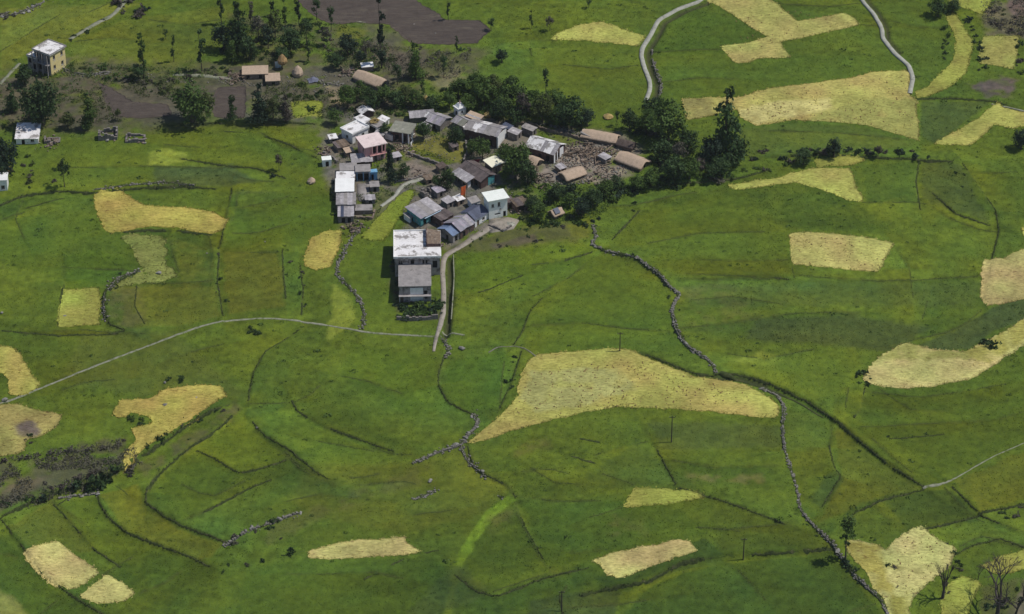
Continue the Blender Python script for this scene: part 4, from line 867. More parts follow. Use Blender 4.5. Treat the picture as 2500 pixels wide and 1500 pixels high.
stone_wall(FU([(862, 560), (835, 600), (815, 640), (812, 665), (840, 690), (865, 720), (880, 755), (875, 795)]), 'tumbled stone wall left of the big white-roofed building', 0.65, 2.4, 2.2, 0.4)
stone_wall(FU([(1142, 1000), (1155, 1015), (1148, 1035), (1120, 1065), (1108, 1078), (1060, 1092), (1000, 1118)]), 'broken stone wall at the left tip of the largest ripe field', 1.0, 1.6, 3.5, 0.5)
stone_wall(FU([(1112, 1080), (1130, 1115), (1160, 1140), (1175, 1150)]), 'short stony bank below the left tip of the largest field', 0.7, 2.4, 2.5)
stone_wall(FU([(545, 1320), (565, 1305), (600, 1282), (660, 1262), (720, 1240)]), 'stony bank with pale boulders at lower left of centre', 1.2, 2.5, 2.5, 0.6)
stone_wall(FU([(1000, 1208), (1030, 1195), (1052, 1185)]), 'short row of stones on the lower middle slope', 0.8, 2.0, 2.5)
stone_wall(FU([(1068, 820), (1085, 845), (1075, 866)]), 'stone edge below the lane end', 0.7, 1.6, 3.0)
stone_wall([(u + 26, v + 2) for u, v in P_TOP[5:]], 'stone edge right of the upper canal', 0.55, 2.6, 2.0, 0.3, 0.0)
stone_wall(FU([(230, 468), (300, 458), (400, 450), (470, 456)]), 'low dark wall above the boot-shaped field', 0.6, 2.6, 2.0)
stone_wall(FU([(335, 655), (285, 680), (254, 702), (250, 742), (255, 775)]), 'curved dark stone wall right of the small square yellow green field', 0.6, 2.2, 2.2, 0.5)
stone_wall(FU([(0, 40), (40, 35), (90, 15), (130, -10)]), 'loose grey stone wall at the top left corner', 1.0, 2.0, 2.5, 0.8)
stone_wall(A4([(650, 700), (760, 740), (900, 760), (1060, 730), (1100, 740)]), 'grey stone terrace wall right of the yellow house', 0.9, 1.6, 3.0, 0.7)
stone_wall(A5([(1140, 830), (1250, 850), (1400, 850)]), 'grey stone wall below the long thatched house', 0.9, 1.6, 3.0, 0.5)
stone_wall(crop(1050, 230, 0.24262)([(1000, 290), (1150, 310), (1260, 330), (1420, 370), (1510, 420)]), 'stone yard wall behind the thatched huts', 0.6, 1.6, 4.0, 0.3)
stone_wall(FU([(140, 1195), (170, 1185), (240, 1190)]), 'few pale stones on the scrub bank at lower left', 0.9, 2.6, 1.5, 0.6)
stone_wall(FU([(1205, 1200 / 1.0), (1215, 1202)]), 'two stones by the green ditch head', 0.5, 2.0, 1.5, 0.5)
# single boulders lying in the fields
for i, (u, v, s, lab) in enumerate([
    (158, 765, 0.9, 'boulder in the small square yellow green field'), (398, 980, 1.1, 'left boulder in the hook-shaped golden field'), (475, 962, 0.9, 'right boulder in the hook-shaped golden field'),
    (12, 968, 1.5, 'pale boulder where the footpath meets the left edge'), (5, 757, 1.0, 'pale boulder at the left edge'), (398, 925, 0.9, 'boulder above the hook-shaped golden field'),
    (620, 1034, 0.7, 'small boulder at a terrace corner'), (384, 662, 1.3, 'boulder heap stone in the thin dry plot'), (1040, 1163, 1.1, 'dark boulder on the lower middle slope'), (1165, 1140, 1.0, 'pale boulder below the left tip of the largest field'),
    (2022, 1333, 1.3, 'white boulder on the long wall near the lone tree'), (500, 613, 0.6, 'tiny pale stone in the terraces left of the village'), (640, 585, 0.6, 'tiny pale stone below the teal crop'), (1115, 843, 1.5, 'flat grey slab right of the path crossing'),
    (690, 150, 0.9, 'pale stone in the upper scrub'), (1052, 82, 0.8, 'white stone in the ploughed plot'), (1000, 60, 0.6, 'small white stone high in the ploughed plot')]):
    p = at(u * 1.01092, v * 1.01092)
    o = stone(p.x, p.y, s, meshes=ROCKS, lift=0.2, name='boulder'); tag(o, lab, 'boulder', 'single boulders')

# ------------------------------------------------------------------ houses
def wall_mesh(L1_, L2_, h, holes1, holes2, m, base=-1.6, depth=0.25, closed_top=True):
    """Four walls with real openings in the two faces towards the camera. holes: (u0, u1, z0, z1)."""
    mb = MB()
    def face(Lx, holes, P):
        us = sorted({0.0, Lx, *[q for a in holes for q in a[:2]]}); zs = sorted({base, h, *[q for a in holes for q in a[2:4]]})
        for ua, ub in zip(us[:-1], us[1:]):
            for za, zb in zip(zs[:-1], zs[1:]):
                uc, zc = (ua + ub) / 2, (za + zb) / 2
                if any(a[0] < uc < a[1] and a[2] < zc < a[3] for a in holes): continue
                mb.quad(P(ua, za, 0), P(ub, za, 0), P(ub, zb, 0), P(ua, zb, 0))
        for (a, b, c, d) in holes:
            mb.quad(P(a, c, 0), P(a, c, depth), P(b, c, depth), P(b, c, 0)); mb.quad(P(a, d, 0), P(b, d, 0), P(b, d, depth), P(a, d, depth))
            mb.quad(P(a, c, 0), P(a, d, 0), P(a, d, depth), P(a, c, depth)); mb.quad(P(b, c, 0), P(b, c, depth), P(b, d, depth), P(b, d, 0))
    face(L1_, holes1, lambda u, z, p: (u, p, z))
    face(L2_, holes2, lambda u, z, p: (p, u, z))
    mb.quad((L1_, 0, base), (L1_, L2_, base), (L1_, L2_, h), (L1_, 0, h))
    mb.quad((L1_, L2_, base), (0, L2_, base), (0, L2_, h), (L1_, L2_, h))
    if closed_top: mb.quad((0, 0, h - 0.02), (L1_, 0, h - 0.02), (L1_, L2_, h - 0.02), (0, L2_, h - 0.02))
    return mb
def fbox(mb, face, u0, u1, z0, z1, p0, p1):     # p positive = out of the wall
    if face == 1: mb.box(u0, u1, -p1, -p0, z0, z1)
    else: mb.box(-p1, -p0, u0, u1, z0, z1)
def opening(root, face, u, z, w, h, kind, pane, frame='frame'):
    u0, u1 = u - w / 2, u + w / 2
    mb = MB(); t = 0.09
    if kind == 'window':
        for a in ((u0 + .003, u0 + t, z, z + h), (u1 - t, u1 - .003, z, z + h), (u0 + t, u1 - t, z, z + t), (u0 + t, u1 - t, z + h - t, z + h), (u - 0.03, u + 0.03, z + t, z + h - t)): fbox(mb, face, *a, -0.16, -0.08)
        fbox(mb, face, u0 - 0.1, u1 + 0.1, z - 0.1, z - 0.005, 0.003, 0.12)
        o = mb.build('window', frame, root)
        pb = MB(); fbox(pb, face, u0, u1, z, z + h, -0.23, -0.19); pb.build('pane', pane, o)
    else:
        for a in ((u0 + .003, u0 + t, z, z + h), (u1 - t, u1 - .003, z, z + h), (u0 + t, u1 - t, z + h - t, z + h)): fbox(mb, face, *a, -0.14, -0.04)
        o = mb.build('door', frame, root)
        pb = MB(); fbox(pb, face, u0, u1, z, z + h, -0.23, -0.17); pb.build('door_leaf', pane, o)
    return o
def slope_sheets(root, roof, quad_pts, n, m, thick=0.07, gapj=0.03, meshname='roof_sheet'):
    """A roof slope as separate sheets: quad_pts = eave start, eave end, ridge end, ridge start."""
    e0, e1, r1, r0 = [Vector(p) for p in quad_pts]
    nrm = (e1 - e0).cross(r0 - e0).normalized()
    if nrm.z < 0: nrm = -nrm
    cuts = [0.0] + sorted(min(0.98, max(0.02, (k + RNG.uniform(-0.18, 0.18)) / n)) for k in range(1, n)) + [1.0]
    for a, b in zip(cuts[:-1], cuts[1:]):
        mb = MB(); z = RNG.uniform(0.0, gapj)
        ex = RNG.uniform(-0.12, 0.12)
        p = [e0.lerp(e1, a), e0.lerp(e1, b), r0.lerp(r1, b), r0.lerp(r1, a)]
        dn = (e0 - r0).normalized()
        p[0] += dn * ex; p[1] += dn * ex
        lo = [q + nrm * z for q in p]; hi = [q + nrm * (z + thick) for q in p]
        mb.hexa([*lo, *hi]); mb.build(meshname, m if isinstance(m, str) else RNG.choice(m), roof)
def house(u, v, deg, L1_, L2_, h, label, wall='stonewall', roof='flat', rm='concrete', holes=(), ov=0.35, rise=0.9, ridge=2, sheets=5, name='house', category='house', parapet=0.0, pane='glass', group='village houses', frame='frame', thick=0.2, door='wood'):
    """(u, v): photo position of the near bottom corner. Face 1 runs right and back from it, face 2 left and back."""
    p = at(u, v); a = math.radians(deg)
    root = empty(name, p, a); tag(root, label, category, group)
    h1 = [(t - w / 2, t + w / 2, z, z + hh) for (f, t, z, w, hh, k) in holes if f == 1]; h2 = [(t - w / 2, t + w / 2, z, z + hh) for (f, t, z, w, hh, k) in holes if f == 2]
    wall_mesh(L1_, L2_, h, h1, h2, wall).build('wall', wall, root)
    for (f, t, z, w, hh, k) in holes:
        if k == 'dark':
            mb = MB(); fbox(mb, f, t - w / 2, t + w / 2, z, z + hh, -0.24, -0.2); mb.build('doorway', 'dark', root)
        else: opening(root, f, t, z, w, hh, k, door if k == 'door' else pane, frame)
    if roof == 'gable':
        rf = empty_part('roof', root)
        zt = h + rise; zo = h - ov * rise / ((L1_ if ridge == 2 else L2_) / 2)
        if ridge == 2:
            slope_sheets(root, rf, [(-ov, -ov, zo), (-ov, L2_ + ov, zo), (L1_ / 2, L2_ + ov, zt), (L1_ / 2, -ov, zt)], sheets, rm)
            slope_sheets(root, rf, [(L1_ + ov, -ov, zo), (L1_ + ov, L2_ + ov, zo), (L1_ / 2, L2_ + ov, zt), (L1_ / 2, -ov, zt)], sheets, rm)
            g = MB(); g.quad((0, 0.01, h - 0.02), (L1_, 0.01, h - 0.02), (L1_ / 2, 0.01, zt - 0.03)); g.build('gable', wall, root); g = MB(); g.quad((0, L2_ - 0.01, h - 0.02), (L1_ / 2, L2_ - 0.01, zt - 0.03), (L1_, L2_ - 0.01, h - 0.02)); g.build('gable', wall, root)
            cap = MB(); cap.tube([(L1_ / 2, -ov, zt + 0.07), (L1_ / 2, L2_ + ov, zt + 0.07)], [0.1, 0.1], 6); cap.build('ridge_cap', rm if isinstance(rm, str) else rm[0], rf)
        else:
            slope_sheets(root, rf, [(-ov, -ov, zo), (L1_ + ov, -ov, zo), (L1_ + ov, L2_ / 2, zt), (-ov, L2_ / 2, zt)], sheets, rm)
            slope_sheets(root, rf, [(-ov, L2_ + ov, zo), (L1_ + ov, L2_ + ov, zo), (L1_ + ov, L2_ / 2, zt), (-ov, L2_ / 2, zt)], sheets, rm)
            g = MB(); g.quad((0.01, 0, h - 0.02), (0.01, L2_ / 2, zt - 0.03), (0.01, L2_, h - 0.02)); g.build('gable', wall, root); g = MB(); g.quad((L1_ - 0.01, 0, h - 0.02), (L1_ - 0.01, L2_, h - 0.02), (L1_ - 0.01, L2_ / 2, zt - 0.03)); g.build('gable', wall, root)
            cap = MB(); cap.tube([(-ov, L2_ / 2, zt + 0.07), (L1_ + ov, L2_ / 2, zt + 0.07)], [0.1, 0.1], 6); cap.build('ridge_cap', rm if isinstance(rm, str) else rm[0], rf)
    elif roof == 'shed':
        rf = empty_part('roof', root)
        slope_sheets(root, rf, [(-ov, -ov, h - 0.05), (L1_ + ov, -ov, h - 0.05), (L1_ + ov, L2_ + ov, h + rise), (-ov, L2_ + ov, h + rise)], sheets, rm)
        g = MB(); g.quad((0, 0, h - .03), (0, L2_, h + rise - .15), (0, L2_, h - .03)); g.build('gable', wall, root); g = MB(); g.quad((L1_, 0, h - .03), (L1_, L2_, h - .03), (L1_, L2_, h + rise - .15)); g.build('gable', wall, root)
    elif roof == 'thatch':
        thatch(root, L1_, L2_, h, rise, ridge, ov, rm)
    elif roof == 'flat':
        mb = MB(); mb.box(-ov, L1_ + ov, -ov, L2_ + ov, h, h + thick)
        rf = mb.build('roof', rm, root)
        if parapet:
            b = MB(); z0 = h + thick + 0.002; z1 = z0 + parapet; t = 0.18
            b.box(-ov, L1_ + ov, -ov, -ov + t, z0, z1); b.box(-ov, L1_ + ov, L2_ + ov - t, L2_ + ov, z0, z1)
            b.box(-ov, -ov + t, -ov + t, L2_ + ov - t, z0, z1); b.box(L1_ + ov - t, L1_ + ov, -ov + t, L2_ + ov - t, z0, z1)
            b.build('parapet', rm if wall == 'stonewall' else wall, rf)
    return root
def empty_part(name, parent):
    o = bpy.data.objects.new(name, None); o.empty_display_size = 0.2
    return link(o, parent)
def thatch(root, L1_, L2_, h, rise, ridge, ov, rm):
    """Thick rounded thatch with a ragged, lumpy surface."""
    nu, nv = 17, 13
    V = []; half = (L1_ if ridge == 2 else L2_) / 2 + ov; ln = (L2_ if ridge == 2 else L1_) + 2 * ov
    sd = RNG.randrange(1000)
    for i in range(nu):
        s = i / (nu - 1)
        for j in range(nv):
            c = -1 + 2 * j / (nv - 1)
            w = half * c * (1 - 0.10 * (abs(2 * s - 1)) ** 6)
            z = h - ov * rise / half + rise * 1.12 * (1 - abs(c) ** 1.35) - 0.12 * abs(2 * s - 1) ** 4
            al = -ov + ln * s + (0.1 * math.sin(sd + 5 * c) if i in (0, nu - 1) else 0)
            q = (half - ov + w, al) if ridge == 2 else (al, half - ov + w)
            z += 0.16 * float(vnoise(q[0] + sd, q[1], 1.1, 95)) + (RNG.uniform(-0.07, 0.07) if j in (0, nv - 1) else 0)
            V.append((*q, z))
    n = len(V); F = []
    V += [(x, y, z - 0.28) for x, y, z in V]
    for i in range(nu - 1):
        for j in range(nv - 1):
            a = i * nv + j; F.append((a, a + nv, a + nv + 1, a + 1)); F.append((n + a, n + a + 1, n + a + nv + 1, n + a + nv))
    for i in range(nu - 1):
        for j in (0, nv - 1):
            a = i * nv + j; F.append((a, n + a, n + a + nv, a + nv))
    for j in range(nv - 1):
        for i in (0, nu - 1):
            a = i * nv + j; F.append((a, a + 1, n + a + 1, n + a))
    me = bpy.data.meshes.new('roof'); me.from_pydata(V, [], F); me.update(); me.materials.append(M[rm])
    me.polygons.foreach_set('use_smooth', np.ones(len(F), bool))
    link(bpy.data.objects.new('roof', me), root)
    g = MB()
    if ridge == 2: g.quad((0, 0.01, h - 0.05), (L1_, 0.01, h - 0.05), (L1_ / 2, 0.01, h + rise * 0.85)); g.build('gable', 'mud', root); g = MB(); g.quad((0, L2_ - .01, h - 0.05), (L1_ / 2, L2_ - .01, h + rise * 0.85), (L1_, L2_ - .01, h - 0.05))
    else: g.quad((0.01, 0, h - 0.05), (0.01, L2_ / 2, h + rise * 0.85), (0.01, L2_, h - 0.05)); g.build('gable', 'mud', root); g = MB(); g.quad((L1_ - .01, 0, h - 0.05), (L1_ - .01, L2_, h - 0.05), (L1_ - .01, L2_ / 2, h + rise * 0.85))
    g.build('gable', 'mud', root)
def post(root, x, y, z0, z1, m='white', r=0.14, name='post'):
    mb = MB(); mb.box(x - r, x + r, y - r, y + r, z0, z1); return mb.build(name, m, root)
D_, W_, K_ = 'door', 'window', 'dark'

# left cluster
house(884, 292, 25, 3.6, 3.0, 1.9, 'tiny white-roofed hut at the top of the left house cluster', 'brownwall', 'gable', 'roofwhite', [(2, 1.5, 0, 0.9, 1.6, K_)], rise=0.8, sheets=3)
house(861, 352, 45, 6.0, 4.6, 2.9, 'white flat-roofed house with raised rim in the left cluster', 'white', 'flat', 'roofwhite', [(1, 1.6, 0, 1.0, 2.0, D_), (1, 4.0, 0.9, 1.0, 1.1, W_), (2, 2.3, 0.9, 1.0, 1.1, W_)], 0.3, parapet=0.4)
house(890, 322, 45, 2.6, 4.2, 2.7, 'small white wing behind the rimmed white house', 'white', 'flat', 'roofwhite', [(1, 1.3, 0.8, 0.9, 1.0, W_)], 0.2)
h_f = house(921, 331, 45, 3.2, 4.0, 2.5, 'white shed with dark front and straw heaped on its roof', 'white', 'flat', 'concrete', [(2, 2.0, 0, 2.8, 2.1, K_)], 0.2)
hp = house(893, 400, 24, 6.0, 6.0, 5.2, 'two-storey pink house with pillared upper veranda', 'pink', 'flat', 'pinkroof', [(1, 2.6, 2.7, 1.2, 2.1, K_), (1, 4.2, 2.7, 1.2, 2.1, K_), (1, 5.4, 2.7, 0.7, 2.1, K_), (1, 3.0, 0.1, 1.0, 1.9, D_), (1, 5.0, 0.9, 0.9, 1.0, W_), (2, 1.6, 3.1, 1.0, 1.2, W_)], 0.5, door='brownwall')
for t in (1.9, 3.4, 4.85, 5.85): post(hp, t, -0.4, 2.5, 5.18, 'pink', 0.13, 'pillar')
mb = MB(); mb.box(1.2, 6.2, -0.75, -0.003, 2.35, 2.5); mb.build('balcony', 'pink', hp)
house(861, 411, 8, 5.4, 3.2, 1.9, 'low grey slate shed in front of the pink house', 'brownwall', 'shed', 'slate', [(1, 1.5, 0, 1.0, 1.7, K_), (1, 4.0, 0, 1.0, 1.7, K_)], rise=0.7, sheets=5)
house(788, 408, 10, 2.5, 2.0, 2.0, 'tiny pale mint outhouse with dark doorway', 'mint', 'flat', 'mint', [(1, 1.3, 0, 0.9, 1.6, K_)], 0.12, name='outhouse', category='outhouse')
house(832, 436, 4, 4.4, 3.8, 2.4, 'grey flat-roofed house above the stone row houses', 'concrete', 'flat', 'concrete', [(1, 2.2, 0.8, 1, 1.1, W_)], 0.25)
hb = house(871, 442, 4, 3.6, 3.4, 2.9, 'open shop with dark blue front and grey roof', 'concrete', 'flat', 'concrete', [(1, 1.0, 0.1, 1.5, 2.2, K_), (1, 2.75, 0.1, 1.3, 2.2, K_)], 0.35, category='shop')
for t in (0.1, 1.85, 3.5): post(hb, t, -0.3, -0.6, 2.88, 'bluepaint', 0.09)
house(905, 441, 10, 1.9, 1.6, 2.4, 'sky blue cabin right of the dark blue shop', 'bluepaint', 'flat', 'bluepaint', [(1, 0.55, 0, 0.7, 1.9, K_)], 0.1, name='cabin', category='cabin')
house(822, 459, 2, 5.0, 3.8, 2.4, 'topmost of the stone row houses, with white-edged roof', 'stonewall', 'shed', 'roofwhite', [], 0.15, rise=0.5, sheets=4)
house(820, 490, 2, 5.0, 6.0, 2.9, 'row house with the brightest plain white sheet roof', 'stonewall', 'shed', 'roofbright', [], 0.15, rise=0.5, sheets=4)
house(822, 519, 2, 5.2, 5.4, 2.5, 'grey-roofed row house below the bright white sheet roof', 'stonewall', 'shed', ['concrete', 'slate', 'concrete'], [(1, 2.5, 0, 1, 1.7, K_)], 0.15, rise=0.4, sheets=5)
house(826, 545, 2, 4.2, 5.0, 2.1, 'lowest row house with dark blue-grey slates', 'stonewall', 'shed', ['slate', 'navy', 'slate'], [(1, 1.4, 0, 1, 1.6, K_), (1, 3.0, 0, .9, 1.6, K_)], 0.15, rise=0.4, sheets=5)
house(868, 525, 3, 4.6, 3.0, 1.3, 'low walled shed right of the row houses', 'mud', 'flat', 'concrete', [], 0.1, thick=0.12, name='shed', category='shed')
# upper middle
h11 = house(1000, 350, 73, 5.2, 5.6, 3.1, 'olive-roofed house with white porch posts', 'brownwall', 'flat', 'olive', [(2, 1.6, 0, 1.2, 2.1, K_), (2, 3.8, 0, 1.2, 2.1, K_), (1, 1.5, 0.9, 1, 1.2, W_), (1, 3.8, 0.9, 1, 1.2, W_)], 0.5, frame='white')
for t in (0.15, 1.9): post(h11, -0.42, t, -0.8, 3.08, 'white', 0.16)
post(h11, 1.2, -0.42, -0.8, 3.08, 'white', 0.16)
mb = MB(); mb.box(-1.1, 0.9, -0.8, -0.6, -0.5, 0.7); mb.build('porch_wall', 'white', h11)
house(1003, 302, 10, 6.6, 3.6, 2.0, 'long low slate house at the top edge of the village', 'stonewall', 'gable', 'slate', [], rise=0.9, ridge=1, sheets=7)
house(1075, 322, 55, 5.2, 4.6, 2.2, 'mauve grey slate house left of the white shrine', 'stonewall', 'gable', ['slate', 'mauve', 'slate'], [(2, 2.2, 0, 1, 1.7, K_)], rise=1.0, sheets=5)
house(1128, 324, 45, 4.4, 4.0, 2.2, 'grey slate house right under the white shrine', 'stonewall', 'gable', ['slate', 'olive', 'slate'], [(2, 2, 0, 1, 1.7, K_)], rise=0.9, sheets=4)
sh = house(1119, 288, 35, 2.7, 2.3, 2.7, 'little white shrine tower with pointed top', 'white', None, 'white', [(2, 1.1, 0.2, 0.9, 1.6, K_), (1, 1.4, 1.0, 0.6, 0.8, K_)], name='shrine', category='shrine')
mb = MB(); mb.box(-0.2, 2.9, -0.2, 2.5, 2.7, 2.9)
for k, (r, z) in enumerate(((1.2, 2.9), (0.85, 3.35))): mb.hexa([(1.35 - r, 1.15 - r, z), (1.35 + r, 1.15 - r, z), (1.35 + r, 1.15 + r, z), (1.35 - r, 1.15 + r, z), (1.35 - r * .7, 1.15 - r * .7, z + .45), (1.35 + r * .7, 1.15 - r * .7, z + .45), (1.35 + r * .7, 1.15 + r * .7, z + .45), (1.35 - r * .7, 1.15 + r * .7, z + .45)])
rf = mb.build('roof', 'white', sh)
mb = MB(); mb.tube([(1.35, 1.15, 3.8), (1.35, 1.15, 4.2), (1.35, 1.15, 4.9)], [0.22, 0.18, 0.03], 8); mb.build('finial', 'pink', sh)
house(1213, 362, 64, 6.0, 10.0, 3.8, 'wide grey slate house with white end wall and brown front', 'brownwall', 'gable', ['slate', 'roofwhite', 'slate', 'concrete'], [(2, 2.0, 0.2, 1.1, 1.9, K_), (2, 5.0, 0.2, 1.1, 1.9, D_), (2, 8.0, 0.8, 1, 1.1, W_)], rise=1.0, ridge=2, sheets=9)
wide = [o for o in bpy.data.objects if o.get('label', '').startswith('wide grey slate')][0]
mb = MB(); mb.box(0.02, 5.98, -0.06, -0.004, -1.2, 3.7); mb.build('white_plaster_end', 'white', wide)
mb = MB(); mb.box(-0.2, 0.25, -0.45, -0.07, -1.0, 3.65); mb.build('white_post', 'white', wide)
h14 = house(1352, 400, 60, 6.4, 9.0, 3.1, 'grey and white roofed house beside the collapsed ruin', 'brownwall', 'gable', ['slate', 'roofwhite', 'roofwhite', 'olive'], [(2, 2.0, 0.1, 1.1, 1.9, K_), (2, 4.5, 0.1, 1.1, 1.9, K_), (1, 1.2, 0.2, 0.8, 2.0, K_), (1, 2.7, 0.2, 0.8, 2.0, K_)], rise=1.5, ridge=2, sheets=8)
mb = MB(); mb.box(0.0, 0.7, -0.07, -0.004, -0.8, 3.1); mb.box(1.75, 2.15, -0.07, -0.004, -0.8, 3.1); mb.box(3.3, 5.38, -0.07, -0.004, -0.8, 3.1); mb.build('white_plaster_end', 'white', h14)
house(1243, 330, 60, 2.4, 2.6, 1.8, 'small blue-grey slate lean-to behind the wide slate house', 'stonewall', 'shed', 'navy', [], 0.15, rise=0.4, sheets=3, name='shed', category='shed')
# thatched huts on the right
house(1305, 413, 50, 3.4, 3.2, 1.6, 'small round-topped thatched hut below the grey and white house', 'mud', 'thatch', 'thatch', [(1, 1.7, 0, 0.9, 1.3, K_)], rise=1.0, ridge=2, ov=0.5, name='thatched_hut', category='hut', group='thatched huts')
house(1386, 449, 35, 6.2, 4.2, 1.5, 'thatched hut in the middle of the bare yard', 'mud', 'thatch', 'thatch', [(1, 3, 0, 1, 1.3, K_)], rise=1.1, ridge=1, ov=0.5, name='thatched_hut', category='hut', group='thatched huts')
house(1561, 421, 52, 5.0, 8.2, 1.5, 'largest tan thatched hut at the right end of the village', 'mud', 'thatch', 'thatch', [(1, 2.4, 0, 1, 1.3, K_)], rise=1.1, ridge=2, ov=0.5, name='thatched_hut', category='hut', group='thatched huts')
house(1500, 358, 70, 4.4, 9.8, 1.5, 'long tan thatched barn behind the ruin', 'mud', 'thatch', 'thatch', [(1, 2, 0, 1, 1.3, K_)], rise=1.0, ridge=2, ov=0.4, name='thatched_barn', category='barn', group='thatched huts')
house(1542, 371, 62, 3.0, 4.6, 1.4, 'dark brown thatched hut shaded by trees', 'mud', 'thatch', 'thatchdark', [(1, 1.5, 0, 0.9, 1.2, K_)], rise=1.0, ridge=2, ov=0.4, name='thatched_hut', category='hut', group='thatched huts')
# centre
h20 = house(1174, 462, 40, 5.6, 9.6, 2.5, 'dark brown-roofed house in the village centre', 'brownwall', 'gable', 'slatedark', [(2, 2.0, 0, 1.2, 2.0, K_), (2, 5.0, 0, 1.2, 2.0, K_)], rise=1.2, ridge=2, sheets=7)
mb = MB(); mb.box(2.6, 4.9, -0.06, -0.004, -0.3, 2.7); mb.build('teal_wall_panel', 'teal', h20)
hq = empty('porch', at(1140, 462), math.radians(40)); tag(hq, 'slate porch roof on posts before the dark brown-roofed house', 'porch')
rf = empty_part('roof', hq); slope_sheets(hq, rf, [(-0.4, -0.4, 2.3), (-0.4, 6.6, 2.3), (2.6, 6.6, 3.0), (2.6, -0.4, 3.0)], 6, 'slate')
for x, y in ((0, 0), (0, 2.1), (0, 4.2), (0, 6.2), (2.4, 0)): post(hq, x, y, -0.8, 2.3 + 0.2 * x, 'wood', 0.09)
mb = MB(); mb.box(0.6, 1.6, 0.3, 0.5, 0, 1.7); mb.build('white_door_panel', 'white', hq)
house(1202, 428, 40, 3.6, 3.2, 2.7, 'small house with cream sheet roof above the centre', 'mud', 'shed', 'cream', [(1, 1.5, 0, 0.9, 1.8, D_)], 0.45, rise=0.6, sheets=4)
hw = house(1194, 537, 20, 5.3, 4.2, 6.0, 'tall white two-storey house with small dark windows', 'mint', 'flat', 'mint', [(1, 1.1, 3.7, 0.75, 1.0, W_), (1, 2.9, 3.6, 0.75, 1.4, W_), (1, 3.3, 2.5, 0.6, 0.45, W_), (1, 2.5, 1.1, 1.7, 0.5, K_), (1, 4.5, 0.0, 0.85, 1.9, D_)], 0.5, door='dark', thick=0.16)
house(1106, 595, 48, 2.9, 5.4, 2.6, 'lower left end of the long row, with blue sheet roof', 'concrete', 'gable', 'bluesheet', [(1, 1.3, 0, 1.1, 1.9, K_), (2, 2.2, 0, 1, 1.9, K_)], rise=1.0, ridge=1, sheets=3)
house(1124, 585, 48, 5.4, 5.8, 2.9, 'middle of the long row, with mauve and grey slates', 'brownwall', 'gable', ['mauve', 'slate', 'mauve', 'olive'], [(1, 1.5, 0, 1.1, 1.9, K_), (1, 3.6, 0, 1, 1.9, D_)], rise=1.3, ridge=1, sheets=6)
house(1160, 556, 48, 5.2, 5.2, 2.7, 'upper end of the long row, with navy sheet roof', 'white', 'gable', 'navy', [(1, 1.2, 0, 1, 1.9, D_), (1, 3.4, 0.8, 1, 1.0, W_)], rise=1.2, ridge=1, sheets=5)
h23 = house(1028, 554, 42, 7.2, 5.8, 2.9, 'large grey slate house with teal painted front', 'teal', 'shed', ['slate', 'concrete', 'slate', 'mauve'], [(1, 1.4, 0, 1.1, 2.0, K_), (1, 4.0, 0, 1.1, 2.0, K_), (1, 5.8, 0.8, 1, 1.1, W_), (2, 2.0, 0, 1.0, 2.0, D_)], 0.5, rise=0.7, sheets=8, door='teal')
mb = MB(); mb.tube([(0.6, -0.9, 2.75), (6.4, -0.9, 2.95)], [0.13, 0.13], 6); mb.build('awning_beam', 'skycloth', h23)
house(1078, 556, 46, 4.6, 3.6, 2.2, 'dark brown slate lean-to between the teal house and the long row', 'brownwall', 'shed', 'slatedark', [(1, 2, 0, 1, 1.7, K_)], 0.2, rise=0.4, sheets=4)
house(826, 374, 30, 3.6, 3.2, 1.6, 'low red-brown shed under the rimmed white house', 'mud', 'shed', ['wood', 'slatedark'], [(1, 1.6, 0, 1, 1.3, K_)], 0.2, rise=0.3, sheets=4, name='shed', category='shed')
house(1052, 305, 50, 3.2, 3.4, 2.0, 'small pale slate house between the two long slate roofs', 'stonewall', 'gable', ['slate', 'roofwhite'], [], rise=0.8, sheets=4)
house(1168, 312, 62, 3.2, 4.2, 2.2, 'tan-roofed shed behind the wide slate house', 'stonewall', 'shed', ['thatch', 'slate'], [], 0.2, rise=0.5, sheets=4, name='shed', category='shed')
house(935, 345, 70, 2.4, 2.6, 1.8, 'narrow grey shed right of the straw-topped shed', 'stonewall', 'shed', 'slate', [(2, 1.2, 0, .9, 1.5, K_)], 0.15, rise=0.3, sheets=3, name='shed', category='shed')
# big building: two flat-roofed blocks
hb1 = house(975, 739, 2, 8.4, 12.4, 4.9, 'lower grey-roofed block in front of the big white roof', 'weathered', 'flat', 'concrete', [(1, 0.7, 0, 1.0, 2.2, D_), (1, 2.0, 1.4, 0.8, 1.2, W_), (1, 7.0, 1.0, 0.9, 2.6, K_), (2, 3, 1, 1, 1.2, W_), (2, 6.5, 1, 1, 1.2, W_)], 0.15)
mb = MB(); mb.box(2.9, 6.3, -0.07, -0.004, 0.4, 4.5); mb.build('white_wall_panel', 'white', hb1)
mb = MB(); mb.box(-0.1, 8.5, -1.1, -0.004, 2.35, 2.5); mb.build('balcony', 'weathered', hb1)
for t in (0.1, 2.6, 6.5, 8.3): post(hb1, t, -0.95, -1.0, 2.34, 'weathered', 0.13, 'pillar')
hbig = house(965, 676, 2, 12.0, 13.0, 5.8, 'big building with broad stained white flat roof', 'weathered', 'flat', 'roofwhite', [(1, 1.5, 3.6, 1.2, 1.3, W_), (1, 4.5, 3.2, 1.2, 1.9, K_), (1, 8.0, 3.2, 1.2, 1.9, K_), (1, 10.7, 2.6, 1.4, 2.2, K_), (2, 3, 3.4, 1.2, 1.3, W_), (2, 7, 3.4, 1.2, 1.3, W_), (2, 10.5, 3.4, 1.2, 1.3, W_)], 0.35, parapet=0.0, thick=0.3)
mb = MB(); z0 = 6.104
